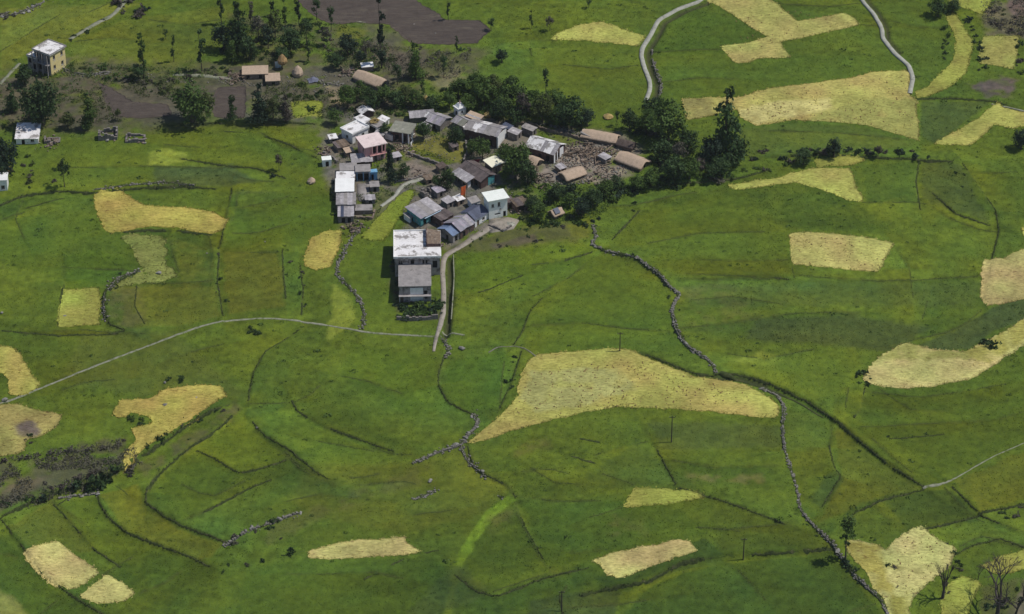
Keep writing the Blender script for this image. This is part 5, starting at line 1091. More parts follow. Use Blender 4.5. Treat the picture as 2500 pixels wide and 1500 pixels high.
mb.box(-0.35, 12.35, -0.35, -0.12, z0, z0 + 0.35); mb.box(-0.35, -0.1, -0.12, 13.1, z0, z0 + 0.35); mb.box(-0.35, 8.4, 13.1, 13.35, z0, z0 + 0.35); mb.build('parapet', 'white', hbig)
mb = MB(); mb.box(8.4, 8.62, 5.0, 13.3, z0, z0 + 1.5); mb.box(8.62, 12.3, 4.9, 5.1, z0, z0 + 0.9); mb.build('roof_room_wall', 'brownwall', hbig)
rt = MB(); rt.hexa([(8.7, 5.3, z0 + .5), (12.3, 5.3, z0 + .4), (12.3, 12.0, z0 + .5), (8.7, 12.0, z0 + 1.4), (8.7, 5.3, z0 + .58), (12.3, 5.3, z0 + .48), (12.3, 12.0, z0 + .58), (8.7, 12.0, z0 + 1.48)]); rt.build('lean_to_roof', 'wood', hbig)
for x, y in ((0.6, 0.3), (4.0, 0.3), (8.0, 0.3), (11.4, 0.3)): post(hbig, x, -0.2, 2.4, 5.79, 'concrete', 0.16, 'pillar')
house(1354, 537, 35, 2.9, 2.6, 1.5, 'small tan hut with a dark blue sheet on its roof', 'mud', 'thatch', 'thatch', [(1, 1.4, 0, 0.8, 1.2, K_)], rise=1.0, ridge=1, ov=0.4, name='thatched_hut', category='hut', group='thatched huts')
hut = [o for o in bpy.data.objects if o.get('label', '').startswith('small tan hut with a dark')][0]
mb = MB(); mb.hexa([(0.3, -0.2, 1.75), (1.9, -0.2, 1.75), (1.9, 1.2, 2.72), (0.3, 1.2, 2.72), (0.3, -0.2, 1.83), (1.9, -0.2, 1.83), (1.9, 1.2, 2.8), (0.3, 1.2, 2.8)]); mb.build('blue_sheet', 'navy', hut)
house(1262, 521, 30, 3.4, 3.2, 2.2, 'brown wooden woodshed right of the white two-storey house', 'brownwall', 'shed', ['wood', 'slatedark'], [(1, 1.7, 0, 2.2, 1.7, K_)], 0.3, rise=0.4, sheets=5, name='woodshed', category='shed')
# left hamlet
hy = house(126, 187, 55, 6.4, 6.2, 7.0, 'tall yellow house at the upper left with white roof', 'concrete', 'flat', 'roofwhite', [(1, 1.6, 4.9, 0.9, 1.2, W_), (1, 4.9, 4.9, 0.9, 1.2, W_), (1, 4.9, 1.8, 0.9, 1.2, W_), (1, 1.6, 1.8, 0.9, 1.2, W_), (2, 1.2, 4.3, 1.2, 2.1, K_), (2, 3.4, 4.3, 1.2, 2.1, K_), (2, 5.2, 4.3, 1.0, 2.1, K_), (2, 1.4, 1.0, 1.2, 1.9, K_), (2, 4.2, 1.0, 1.2, 1.9, K_)], 0.45, parapet=0.25)
mb = MB()
for (a, b, c, d) in ((0.0, 1.12, -1.5, 6.98), (2.08, 4.42, -1.5, 6.98), (5.38, 6.4, -1.5, 6.98)): mb.box(a, b, -0.05, -0.004, c, d)
for (a, b) in ((1.12, 2.08), (4.42, 5.38)):
    for (c, d) in ((-1.5, 1.72), (3.06, 4.82), (6.16, 6.98)): mb.box(a, b, -0.05, -0.004, c, d)
mb.build('yellow_facade', 'yellow', hy)
mb = MB(); mb.box(-1.3, -0.003, 0, 6.2, 3.75, 3.9); mb.build('balcony', 'concrete', hy)
for y in (0.2, 2.2, 4.2, 6.0): post(hy, -1.15, y, -0.5, 6.98, 'concrete', 0.12, 'pillar')
house(92, 177, 55, 2.8, 3.6, 4.4, 'unfinished grey wing left of the tall yellow house', 'concrete', 'flat', 'white', [(2, 1.0, 0.6, 1.2, 1.9, K_), (2, 2.7, 2.3, 1.1, 1.6, K_), (1, 1.4, 2.0, 1, 1.3, K_)], 0.2, parapet=0.3)
house(40, 353, 2, 6.2, 7.2, 1.9, 'long white sheet-roofed shed at the left, beside a dark tree', 'white', 'shed', 'roofwhite', [(1, 2.0, 0, 0.9, 1.5, K_), (1, 4.6, 0.7, 1, 0.8, W_)], 0.35, rise=0.8, sheets=5, name='shed', category='shed')
house(-36, 470, 4, 6.2, 4.0, 3.6, 'white house cut by the left edge of the photo', 'white', 'flat', 'white', [(1, 5.0, 0.8, 1, 1.2, W_)], 0.2)
house(594, 194, 4, 7.0, 4.6, 1.5, 'flat mud-roofed hut in the upper hamlet', 'mud', 'flat', 'thatch', [(1, 1.4, 0, 0.9, 1.3, K_), (1, 5, 0, 0.9, 1.3, K_)], 0.35, thick=0.25, name='mud_hut', category='hut', group='mud huts')
house(651, 210, 6, 3.8, 4.4, 1.4, 'smaller mud-roofed hut right of the flat one', 'mud', 'flat', 'thatch', [(1, 2, 0, 0.9, 1.3, K_)], 0.3, thick=0.25, name='mud_hut', category='hut', group='mud huts')
house(925, 224, 52, 4.6, 9.6, 1.7, 'long thatched house above the village with open stone end', 'stonewall', 'thatch', 'thatch', [(1, 2.3, 0, 1.8, 1.6, K_)], rise=1.3, ridge=2, ov=0.4, name='thatched_barn', category='barn', group='thatched huts')
house(884, 176, 10, 3.4, 2.6, 1.4, 'small white-roofed shed behind the long thatched house', 'stonewall', 'flat', 'white', [], 0.15, name='shed', category='shed')

# ------------------------------------------------------------------ ruins, walls and heaps
def ruin(u, v, deg, L1_, L2_, h, label):
    p = at(u, v); root = empty('ruined_house', p, math.radians(deg)); tag(root, label, 'ruin')
    for (x0, x1, y0, y1) in ((0, L1_, 0, 0.5), (0, 0.5, 0.5, L2_), (L1_ - 0.5, L1_, 0.5, L2_), (0.5, L1_ - 0.5, L2_ - 0.5, L2_)):
        mb = MB(); n = max(2, int(max(x1 - x0, y1 - y0) / 0.8)); along = (x1 - x0) > (y1 - y0)
        for k in range(n):
            hh = h * RNG.uniform(0.35, 1.0)
            if along: mb.box(x0 + (x1 - x0) * k / n, x0 + (x1 - x0) * (k + 1) / n - 0.002, y0 + RNG.uniform(0, .05), y1, -1, hh)
            else: mb.box(x0 + RNG.uniform(0, .05), x1, y0 + (y1 - y0) * k / n, y0 + (y1 - y0) * (k + 1) / n - 0.002, -1, hh)
        mb.build('wall', 'stonewall', root)
    c, s = math.cos(math.radians(deg)), math.sin(math.radians(deg))
    for _ in range(14):
        x, y = RNG.uniform(0.3, L1_), RNG.uniform(-0.6, L2_)
        wx, wy = p.x + c * x - s * y, p.y + s * x + c * y
        o = stone(x, y, RNG.uniform(0.5, 1.0), root, Vector((0, 0, 0)), ROCKS + BROCKS, 0.2, z=float(gz(wx, wy)) - p.z)
    return root
ruin(240, 345, 3, 5.4, 4.4, 2.4, 'roofless grey stone ruin on the left, walled room')
ruin(306, 350, 3, 5.6, 3.6, 1.5, 'tumbled stone heap of a ruin right of the walled room')
ruin(1037, 486, 35, 3.0, 2.6, 2.0, 'pale broken walls behind the large grey slate house')
ruin(108, 352, 5, 4.5, 2.6, 1.3, 'low broken wall right of the long white shed')
def beam_pile(u, v, label, n, rad, m='wood', ln=(2.0, 4.5)):
    p = at(u, v); root = empty('timber_pile', p); tag(root, label, 'timber pile')
    for k in range(n):
        mb_l = RNG.uniform(*ln)
        x, y = RNG.gauss(0, rad), RNG.gauss(0, rad * 0.9)
        mb = MB(); w = RNG.uniform(0.08, 0.16); mb.box(-mb_l / 2, mb_l / 2, -w, w, -w, w)
        o = mb.build('beam', m, root)
        o.location = (x, y, float(gz(p.x + x, p.y + y)) - p.z + RNG.uniform(0.15, 1.1)); o.rotation_euler = (RNG.uniform(-0.2, 0.2), RNG.uniform(-0.35, 0.35), RNG.gauss(0.5, 0.6))
    for k in range(n // 2):
        x, y = RNG.gauss(0, rad), RNG.gauss(0, rad)
        stone(p.x + x, p.y + y, RNG.uniform(0.6, 1.3), root, p, BROCKS, 0.25, name='slab')
    rubble_part(root, [(p.x + RNG.gauss(0, rad * 1.1), p.y + RNG.gauss(0, rad * 1.1)) for _ in range(n * 5)], 0.5, 'brownrubble', origin=p, lift=0.3)
beam_pile(1425, 372, 'collapsed house of grey beams and slates in the yard', 26, 2.6)
beam_pile(1465, 388, 'grey slab heap right of the collapsed house', 14, 2.0)
beam_pile(1320, 440, 'brown wood and stone litter left of the yard hut', 14, 2.0, 'wood', (0.8, 2.0))
beam_pile(1455, 432, 'pale litter heap right of the yard hut', 10, 2.0, 'wood', (0.7, 1.6))
beam_pile(1275, 505, 'firewood heap beside the woodshed', 16, 1.4, 'wood', (0.8, 1.8))
beam_pile(862, 560, 'pale rubble below the lowest row house', 10, 1.6, 'wood', (0.6, 1.4))
beam_pile(575, 190, 'broken sticks and stones left of the mud-roofed hut', 14, 1.8, 'wood', (0.8, 2.0))
beam_pile(850, 178, 'stone and timber ends left of the long thatched house', 10, 1.2, 'wood', (0.8, 1.8))
beam_pile(978, 365, 'scattered stones and wood below the olive-roofed house', 12, 2.0, 'wood', (0.6, 1.6))
beam_pile(1060, 600, 'brown wood store behind the big building', 12, 1.0, 'wood', (0.8, 2.0))
beam_pile(795, 370, 'pale rubbish heap left of the grey slate shed', 8, 1.4, 'wood', (0.5, 1.2))
beam_pile(1010, 432, 'stones and sticks in the dusty yard', 8, 2.0, 'wood', (0.5, 1.4))
beam_pile(120, 352, 'grey stones right of the long white shed', 8, 1.6, 'wood', (0.5, 1.4))

def straw_stack(u, v, r, h, label, m='straw', base=0.0):
    p = at(u, v); root = empty('straw_stack', p); tag(root, label, 'straw stack', 'straw stacks')
    mb = MB(); n = 11; prof = [(0.75, 0), (1.0, 0.18), (0.95, 0.4), (0.72, 0.62), (0.4, 0.84), (0.1, 1.0)]
    rings = []
    for k, (a, b) in enumerate(prof):
        ring = []
        for j in range(n):
            t = 2 * math.pi * j / n; rr = r * a * RNG.uniform(0.86, 1.14)
            ring.append(len(mb.v)); mb.v.append((rr * math.cos(t), rr * math.sin(t), base + h * b + RNG.uniform(-0.06, 0.06) - (0.3 if k == 0 and base == 0 else 0)))
        rings.append(ring)
    for a, b in zip(rings[:-1], rings[1:]):
        for j in range(n): mb.f.append((a[j], a[(j + 1) % n], b[(j + 1) % n], b[j]))
    mb.f.append(tuple(rings[-1])); mb.f.append(tuple(reversed(rings[0])))
    mb.build('straw', m, root)
    pm = MB(); pm.tube([(0, 0, -0.3), (0.03, 0, base + h + 0.5)], [0.07, 0.05], 5); pm.build('pole', 'wood', root)
    return root
straw_stack(690, 168, 1.5, 3.0, 'tall rust brown straw stack on a pole in the upper hamlet', 'straw', 1.8)
straw_stack(727, 184, 1.7, 3.2, 'pointed tan straw stack right of the mud-roofed huts', 'thatch')
straw_stack(760, 446, 1.2, 1.7, 'round tan straw stack left of the row houses', 'thatch')
straw_stack(1416, 520, 1.2, 2.6, 'brown straw stack in the hedge below the yard', 'thatchdark')
straw_stack(1485, 287, 1.4, 1.2, 'low orange yellow straw heap under the trees', 'strawyellow')
straw_stack(1040, 247, 1.0, 1.9, 'yellowish straw stack behind the long slate house', 'strawyellow')
straw_stack(1190, 283, 1.3, 1.2, 'low pale straw heap behind the wide slate house', 'strawyellow')
straw_stack(20, 417, 1.2, 1.4, 'rusty straw heap behind the dark tree at the left edge', 'straw')
# straw on the flat roof of the shed
p = h_f.location
c, s = math.cos(math.radians(45)), math.sin(math.radians(45))
rp = empty('straw_heap', (p.x + c * 1.4 - s * 2.6, p.y + s * 1.4 + c * 2.6, p.z + 2.71)); tag(rp, 'golden straw heaped on the dark-fronted shed roof', 'straw heap')
mb = MB()
for k in range(26):
    a = RNG.uniform(0, 6.28); r_ = RNG.uniform(0, 1.2); x, y = r_ * math.cos(a), r_ * math.sin(a); z = max(0, 1.3 - r_)
    mb.tube([(x - RNG.uniform(.3, .8), y + RNG.uniform(-.5, .5), z * 0.6 + .05), (x + RNG.uniform(.3, .8), y + RNG.uniform(-.5, .5), z + .1)], [0.2, 0.14], 5)
mb.build('straw', 'strawyellow', rp)
# cloths and small things
def cloth(u, v, deg, w, h, label, ms, name='cloth', lean=0.3, z0=0.2):
    p = at(u, v); root = empty(name, p, math.radians(deg)); tag(root, label, 'cloth')
    nz_ = len(ms)
    for k, m in enumerate(ms):
        me_v, me_f = [], []; nx = 7; ny = 6
        for th in (0.0, 0.04):
            for i in range(nx + 1):
                for j in range(ny + 1):
                    x = w * (i / nx - 0.5); zf = (k + j / ny) / nz_
                    me_v.append((x * (1 - 0.25 * (1 - zf)), lean * (1 - zf) + 0.14 * math.sin(i * 1.7 + k) * (1.2 - zf) + th, z0 + h * zf))
        q = (nx + 1) * (ny + 1)
        for i in range(nx):
            for j in range(ny):
                a = i * (ny + 1) + j; me_f += [(a, a + 1, a + ny + 2, a + ny + 1), (q + a, q + a + ny + 1, q + a + ny + 2, q + a + 1)]
        me = bpy.data.meshes.new('panel'); me.from_pydata(me_v, [], me_f); me.update(); me.materials.append(M[m]); link(bpy.data.objects.new('panel', me), root)
    mb = MB(); mb.tube([(-w / 2 - 0.1, 0.02, -0.4), (-w / 2 - 0.1, 0.02, z0 + h + 0.1)], [0.05, 0.05], 5); mb.tube([(w / 2 + 0.1, 0.02, -0.4), (w / 2 + 0.1, 0.02, z0 + h + 0.1)], [0.05, 0.05], 5); mb.tube([(-w / 2 - 0.15, 0.02, z0 + h), (w / 2 + 0.15, 0.02, z0 + h)], [0.04, 0.04], 5)
    mb.build('frame', 'wood', root)
cloth(1132, 490, 38, 1.7, 4.4, 'tall orange and ochre cloth hung in the village centre', ['ochre', 'orange', 'orange'])
cloth(1161, 402, 15, 2.6, 1.4, 'dark red cloth hung behind the brown-roofed house', ['red'])
cloth(680, 171, 10, 2.0, 2.6, 'pale blue and white cloth hung in the upper hamlet', ['skycloth', 'skycloth'], lean=0.9)
p = at(765, 197); root = empty('tarpaulin', p, 0.3); tag(root, 'grey blue tarpaulin draped over a heap in the upper hamlet', 'tarpaulin')
mb = MB()
n = 8
for i in range(n + 1):
    for j in range(n + 1):
        x, y = -1.6 + 3.2 * i / n, -1.4 + 2.8 * j / n
        mb.v.append((x, y, 1.2 * math.exp(-(x * x + y * y) / 1.3) + 0.12 * RNG.random() - 0.05))
for i in range(n):
    for j in range(n): a = i * (n + 1) + j; mb.f.append((a, a + n + 1, a + n + 2, a + 1))
mb.build('sheet', 'tarp', root)
# courtyard paving
def yard(pts, label, m='concrete', name='courtyard'):
    pl = lay(pts); pts3 = resample(pl, 1.0, True, False)
    z = gz(pts3[:, 0], pts3[:, 1]); cx_, cy_ = pts3.mean(0); k = len(pts3)
    zt = z + 0.14
    zc = float(gz(cx_, cy_)) + 0.16
    V = np.vstack([np.column_stack([pts3, zt]), np.column_stack([pts3, z - 0.3]), [[cx_, cy_, max(zc, zt.mean())]]])
    i = np.arange(k); j = (i + 1) % k
    F = np.vstack([np.stack([i, j, np.full(k, 2 * k)], 1), np.stack([i, i + k, j], 1), np.stack([j, i + k, j + k], 1)])
    me = np_mesh(name, V, F); me.materials.append(M[m]); tag(link(bpy.data.objects.new(name, me)), label, kind='structure')
A1 = crop(750, 230, 0.20218); A2 = crop(1050, 230, 0.24262)
yard(A1([(600, 1090), (750, 1080), (760, 1250), (690, 1300), (610, 1290)]), 'grey paved yard right of the row houses')
yard(A2([(590, 1260), (780, 1240), (900, 1270), (840, 1360), (600, 1400)]), 'stone terrace in front of the white two-storey house', 'lane')
yard(A2([(760, 1290), (860, 1290), (840, 1350), (770, 1350)]), 'pale slab right of the lane end', 'pathpale')

# wooden power poles
def pole(u, v, h, label):
    p = at(u, v); root = empty('power_pole', p); tag(root, label, 'power pole', 'power poles in the fields')
    mb = MB(); mb.tube([(0, 0, -0.5), (0.02, 0, h * 0.5), (0, 0.02, h)], [0.16, 0.13, 0.1], 7); mb.build('post', 'pole', root)
    mb = MB(); mb.box(-0.7, 0.7, -0.06, 0.06, h - 0.55, h - 0.42); c = mb.build('crossarm', 'pole', root)
    for x in (-0.6, 0, 0.6):
        q = MB(); q.tube([(x, 0, h - 0.42), (x, 0, h - 0.3), (x, 0, h - 0.18)], [0.04, 0.06, 0.03], 6); q.build('insulator', 'frame', c)
pole(1513, 860, 6.0, 'power pole at the top edge of the largest ripe field')
pole(1639, 1080, 8.0, 'power pole just below the largest ripe field')
pole(1815, 1352, 6.5, 'power pole above the long terrace edge at lower right')
pole(1371, 1492, 6.0, 'power pole at the bottom edge')
pole(632, 300, 5.0, 'pale leaning post at the field edge under the dark tree')

# litter, weeds and low walls that fill the gaps between the houses
def litter(pts, n, label, size=0.32, m='rubble'):
    pl = lay(pts); lo, hi = pl.min(0), pl.max(0); q = NR.uniform(lo, hi, (n, 2)); q = q[inside(q[:, 0], q[:, 1], pl)]
    q = q[vnoise(q[:, 0], q[:, 1], 3.0, 401) > -0.1]
    root = rubble_part(None, q, size, m, 'stone_litter'); tag(root, label, 'stones', None, 'stuff')
litter(FU([(775, 340), (860, 290), (960, 285), (1080, 270), (1260, 290), (1290, 330), (1210, 400), (1080, 440), (960, 440), (900, 520), (840, 545), (800, 470)]), 2600, 'loose stones and litter in the upper part of the village')
litter(FU([(980, 440), (1180, 430), (1290, 480), (1240, 545), (1090, 595), (970, 570)]), 1300, 'loose stones and litter in the lower part of the village')
litter(FU([(1300, 390), (1400, 350), (1490, 350), (1550, 400), (1470, 440), (1330, 450)]), 900, 'pale stones in the bare yard of the thatched huts', 0.45, 'stone')
litter(FU([(1280, 380), (1390, 340), (1500, 345), (1570, 400), (1470, 440), (1320, 450)]), 1900, 'loose stones in the bare yard of the thatched huts', 0.4, 'brownrubble')
litter(FU([(180, 160), (560, 180), (830, 180), (960, 230), (830, 230), (560, 205), (200, 195)]), 1500, 'loose stones along the upper hamlet', 0.4)
def yard_wall(pts, label, h=0.9, m='stonewall'):
    pl = resample(lay(pts), 0.8, False, False); mb = MB()
    for (ax, ay), (bx, by) in zip(pl[:-1], pl[1:]):
        d = Vector((bx - ax, by - ay, 0)); nrm = Vector((-d.y, d.x, 0)).normalized() * RNG.uniform(0.18, 0.27)
        za, zb = float(gz(ax, ay)), float(gz(bx, by)); t = h * RNG.uniform(0.65, 1.15)
        A, B = Vector((ax, ay, 0)), Vector((bx, by, 0)) - d * 0.004
        lo = [A - nrm, B - nrm, B + nrm, A + nrm]
        mb.hexa([(p.x, p.y, min(za, zb) - 0.5) for p in lo] + [(p.x, p.y, max(za, zb) + t) for p in lo])
    tag(mb.build('yard_wall', m), label, 'wall')
yard_wall(FU([(958, 772), (1000, 775), (1058, 770)]), 'low retaining wall below the garden of the big building', 1.3)
yard_wall(FU([(985, 372), (1040, 392), (1085, 408)]), 'low stone wall below the walled green plot')
yard_wall(FU([(1125, 345), (1128, 372), (1120, 395)]), 'low stone wall right of the walled green plot', 1.2)
yard_wall(FU([(955, 440), (990, 436), (1020, 428)]), 'low wall along the dusty yard', 0.7)
yard_wall(FU([(1245, 300), (1290, 305), (1320, 318), (1380, 330), (1420, 345)]), 'brown yard wall left of the long thatched barn', 0.9, 'mud')
yard_wall(FU([(780, 372), (800, 380), (815, 395)]), 'broken pale wall left of the row houses', 0.8)
yard_wall(FU([(1180, 545), (1215, 560), (1235, 548)]), 'low wall at the lane bend', 0.7)
yard_wall(FU([(862, 528), (900, 530), (905, 510)]), 'low wall below the walled shed', 0.7, 'mud')

# small lean-tos and stores squeezed between the houses
for (u, v, a, l1, l2, h, rm, wl, lab) in [
    (1092, 512, 45, 2.8, 2.4, 1.9, 'slate', 'stonewall', 'small grey lean-to above the long row'),
    (1118, 505, 40, 2.4, 2.2, 1.7, 'roofwhite', 'mud', 'small white-topped store left of the orange cloth'),
    (1068, 486, 38, 2.6, 2.6, 1.9, 'mauve', 'stonewall', 'mauve lean-to at the back of the large grey slate house'),
    (962, 398, 30, 2.4, 2.0, 1.6, 'slate', 'stonewall', 'little grey store right of the black-green tree'),
    (1042, 452, 30, 2.2, 2.0, 1.5, 'wood', 'mud', 'brown wooden pen in the dusty yard'),
    (1152, 512, 30, 2.6, 2.4, 2.0, 'concrete', 'white', 'white-walled store between orange cloth and two-storey house'),
    (1075, 425, 40, 2.4, 2.0, 1.7, 'thatchdark', 'mud', 'dark thatched pen below the walled green plot'),
    (905, 470, 8, 2.4, 2.2, 1.7, 'concrete', 'stonewall', 'grey store right of the paved yard'),
    (893, 500, 8, 2.6, 2.0, 1.5, 'slate', 'stonewall', 'grey slate store above the low walled shed'),
    (1232, 402, 50, 2.6, 2.6, 1.9, 'roofwhite', 'white', 'small white store hidden right of the cream roof'),
    (1262, 345, 60, 2.8, 3.0, 2.0, 'slate', 'stonewall', 'slate store between the wide slate house and the grey and white house'),
    (1300, 335, 60, 2.4, 3.6, 1.9, 'concrete', 'stonewall', 'grey store behind the grey and white house'),
    (846, 386, 25, 2.4, 2.2, 1.6, 'thatch', 'mud', 'tan-topped store left of the pink house'),
    (806, 352, 20, 2.2, 2.0, 1.5, 'roofwhite', 'stonewall', 'pale store at the far left of the house cluster'),
    (1368, 425, 40, 2.2, 2.2, 1.4, 'slate', 'mud', 'grey store left of the yard hut'),
    (1478, 402, 50, 2.4, 2.6, 1.5, 'slate', 'stonewall', 'slate store beside the slab heap'),
    (1440, 345, 60, 2.2, 3.0, 1.6, 'concrete', 'stonewall', 'low grey store in front of the long thatched barn'),
    (958, 345, 60, 2.2, 2.6, 1.8, 'concrete', 'white', 'white-walled store left of the olive-roofed house'),
    (1040, 330, 50, 2.6, 2.8, 1.8, 'slate', 'stonewall', 'grey slate store right of the olive-roofed house'),
    (1150, 335, 60, 2.2, 2.6, 2.2, 'roofwhite', 'stonewall', 'pale-roofed annex at the left end of the wide slate house'),
    (1105, 372, 30, 2.0, 2.2, 1.5, 'slatedark', 'mud', 'dark pen at the right corner of the walled green plot'),
    (1238, 512, 25, 2.0, 2.2, 2.2, 'slatedark', 'brownwall', 'brown annex against the right wall of the two-storey house'),
    (1000, 545, 42, 2.2, 2.4, 1.6, 'concrete', 'white', 'white-walled store at the left corner of the teal-fronted house'),
    (940, 312, 60, 2.4, 2.4, 1.9, 'roofwhite', 'white', 'white store right of the straw-topped shed')]:
    house(u, v, a, l1, l2, h, lab, wl, 'shed', rm, [(1, l1 / 2, 0, 0.8, min(1.5, h - 0.25), K_)], 0.18, rise=0.35, sheets=3, name='store_shed', category='shed', group='small store sheds')
# ------------------------------------------------------------------ trees and shrubs
def leaf_cloud(seed, lobes, n, size, shell=0.55, down=0.25):
    """Leaf-sized faces spread through a crown made of several lobes (cx, cy, cz, rx, ry, rz)."""
    r = np.random.default_rng(seed)
    lob = np.array(lobes, float)
    wgt = lob[:, 3] * lob[:, 4] * lob[:, 5]; wgt = wgt ** 0.75; wgt /= wgt.sum()
    # clumps inside each lobe first, leaves inside each clump: gaps stay between clumps
    nc = max(8, n // 16)
    li = r.choice(len(lob), nc, p=wgt)
    d = r.normal(0, 1, (nc, 3)); d /= np.linalg.norm(d, axis=1)[:, None]
    rad = shell + (1 - shell) * r.random(nc) ** 0.6
    cc = lob[li, :3] + d * lob[li, 3:6] * rad[:, None] * r.uniform(0.75, 1.12, (nc, 1))
    ci = r.integers(0, nc, n)
    spread = lob[li[ci], 3:6] * 0.21
    p = cc[ci] + r.normal(0, 1, (n, 3)) * spread
    out = d[ci] + r.normal(0, 0.6, (n, 3)) + np.array([0, 0, 0.35])
    out /= np.linalg.norm(out, axis=1)[:, None]
    a = np.cross(out, r.normal(0, 1, (n, 3))); a /= np.linalg.norm(a, axis=1)[:, None] + 1e-9
    b = np.cross(out, a)
    s = size * r.uniform(0.55, 1.45, n)
    V = np.stack([p - a * s[:, None], p - b * (s * 0.62)[:, None], p + a * s[:, None], p + b * (s * 0.62)[:, None]], 1).reshape(-1, 3)
    V[:, 2] = np.maximum(V[:, 2], 0.02)
    return V, np.arange(4 * n).reshape(-1, 4)
def lobes_round(seed, R, H, z0, n=6):
    r = random.Random(seed); L = [(0, 0, z0 + H * 0.5, R * 0.72, R * 0.72, H * 0.42)]
    for k in range(n):
        a = 6.28 * k / n + r.uniform(-0.4, 0.4); q = R * r.uniform(0.42, 0.62)
        L.append((q * math.cos(a), q * math.sin(a), z0 + H * r.uniform(0.25, 0.72), R * r.uniform(0.36, 0.52), R * r.uniform(0.36, 0.52), H * r.uniform(0.2, 0.32)))
    L.append((R * r.uniform(-.2, .2), R * r.uniform(-.2, .2), z0 + H * 0.82, R * 0.4, R * 0.4, H * 0.2))
    return L
def lobes_tall(seed, R, H, z0, n=7):
    r = random.Random(seed); L = []
    for k in range(n):
        f = (k + 0.5) / n; w = R * (0.95 - 0.62 * f) * r.uniform(0.75, 1.25)
        a = r.uniform(0, 6.28); q = R * 0.28 * (1 - f * 0.6)
        L.append((q * math.cos(a), q * math.sin(a), z0 + H * f, w, w * r.uniform(0.8, 1.1), H / n * r.uniform(0.55, 0.85)))
    return L
def lobes_slim(seed, R, H, z0, n=6):
    r = random.Random(seed); L = []
    for k in range(n):
        f = (k + 0.5) / n
        if r.random() < 0.12: continue
        w = R * r.uniform(0.55, 1.05) * (1 - 0.35 * f); a = r.uniform(0, 6.28); q = R * 0.4
        L.append((q * math.cos(a), q * math.sin(a), z0 + H * f, w, w, H / n * r.uniform(0.45, 0.75)))
    return L
def trunk_mb(seed, H, r0, lobes, limbs=5, lean=0.04):
    r = random.Random(seed); mb = MB()
    top = (r.uniform(-lean, lean) * H, r.uniform(-lean, lean) * H, H)
    pts = [(top[0] * f + r.uniform(-.03, .03) * H * f * (1 - f), top[1] * f + r.uniform(-.03, .03) * H * f * (1 - f), H * f) for f in (-0.06, 0.0, 0.2, 0.45, 0.7, 1.0)]
    mb.tube(pts, [r0 * 1.25, r0 * 1.15, r0 * 0.85, r0 * 0.65, r0 * 0.42, r0 * 0.12], 7)
    for k in range(min(limbs, len(lobes))):
        L = lobes[-1 - k]; z = max(H * 0.18, min(H * 0.8, L[2] - 0.35 * abs(L[3]) - 0.3)); f = z / H
        a = Vector((top[0] * f, top[1] * f, z)); b = Vector(L[:3])
        m = a.lerp(b, 0.5) + Vector((0, 0, -0.1 * (b - a).length))
        mb.tube([a, m, b], [r0 * 0.42, r0 * 0.3, r0 * 0.1], 5)
    return mb
def proto(kind, seed):
    """Returns (trunk mesh, leaf vertices and faces) of a tree about 10 m tall."""
    if kind == 'round': L = lobes_round(seed, 4.2, 7.8, 2.2); V = leaf_cloud(seed, L, 1800, 0.33); t = trunk_mb(seed, 7.5, 0.30, L)
    elif kind == 'dense': L = lobes_round(seed, 4.4, 9.2, 0.8, 8); V = leaf_cloud(seed, L, 2100, 0.33); t = trunk_mb(seed, 7.5, 0.34, L)
    elif kind == 'tall': L = lobes_tall(seed, 2.6, 9.2, 0.8, 8); V = leaf_cloud(seed, L, 1900, 0.27, 0.4); t = trunk_mb(seed, 9.6, 0.22, L)
    elif kind == 'slim': L = lobes_slim(seed, 1.25, 7.8, 2.2, 7); V = leaf_cloud(seed, L, 900, 0.22, 0.3); t = trunk_mb(seed, 9.8, 0.15, L)
    elif kind == 'spire': L = lobes_slim(seed, 0.75, 8.8, 1.2, 11); V = leaf_cloud(seed, L, 900, 0.19, 0.3); t = trunk_mb(seed, 9.9, 0.13, L)
    elif kind == 'tuft': L = [(0, 0, 8.4, 1.9, 1.9, 1.6), (-1.5, 0.3, 5.4, 1.3, 1.2, 1.0), (1.3, -0.2, 5.8, 0.9, 0.9, 0.8), (-0.7, 0, 3.2, 0.9, 0.8, 0.6)]; V = leaf_cloud(seed, L, 900, 0.26, 0.3); t = trunk_mb(seed, 8.4, 0.2, L, 4, 0.06)
    elif kind == 'sparse': L = lobes_round(seed, 3.0, 6.0, 3.6, 6); V = leaf_cloud(seed, L, 900, 0.27, 0.5); t = trunk_mb(seed, 7.0, 0.2, L, 7)
    return t, V
PROTO = {}
TM, CM = {}, {}
def tree_meshes(kind, var, leaf, bark='bark'):
    key = (kind, var)
    if key not in PROTO: PROTO[key] = proto(kind, 1000 + 37 * var + len(kind) * 7)
    t, (V, F) = PROTO[key]
    if (key, bark) not in TM: TM[(key, bark)] = t.mesh('trunk', bark)
    if (key, leaf) not in CM:
        me = np_mesh('crown', V, F); me.materials.append(M['leaf_' + leaf]); CM[(key, leaf)] = me
    return TM[(key, bark)], CM[(key, leaf)]
def tree(u, v, h, w, kind, leaf, label, var=None, name='tree', category='tree', group='trees', deg=None):
    """h in metres; w stretches the crown sideways."""
    p = at(u, v); var = RNG.randrange(3) if var is None else var
    t, c = tree_meshes(kind, var, leaf)
    root = empty(name, p, RNG.uniform(0, 6.28) if deg is None else math.radians(deg)); k = h / 10.0
    root.scale = (k * w, k * w, k)
    tag(root, label, category, group)
    link(bpy.data.objects.new('trunk', t), root); link(bpy.data.objects.new('crown', c), root)
    return root
def F_(u, v): return u * 1.01092, v * 1.01092
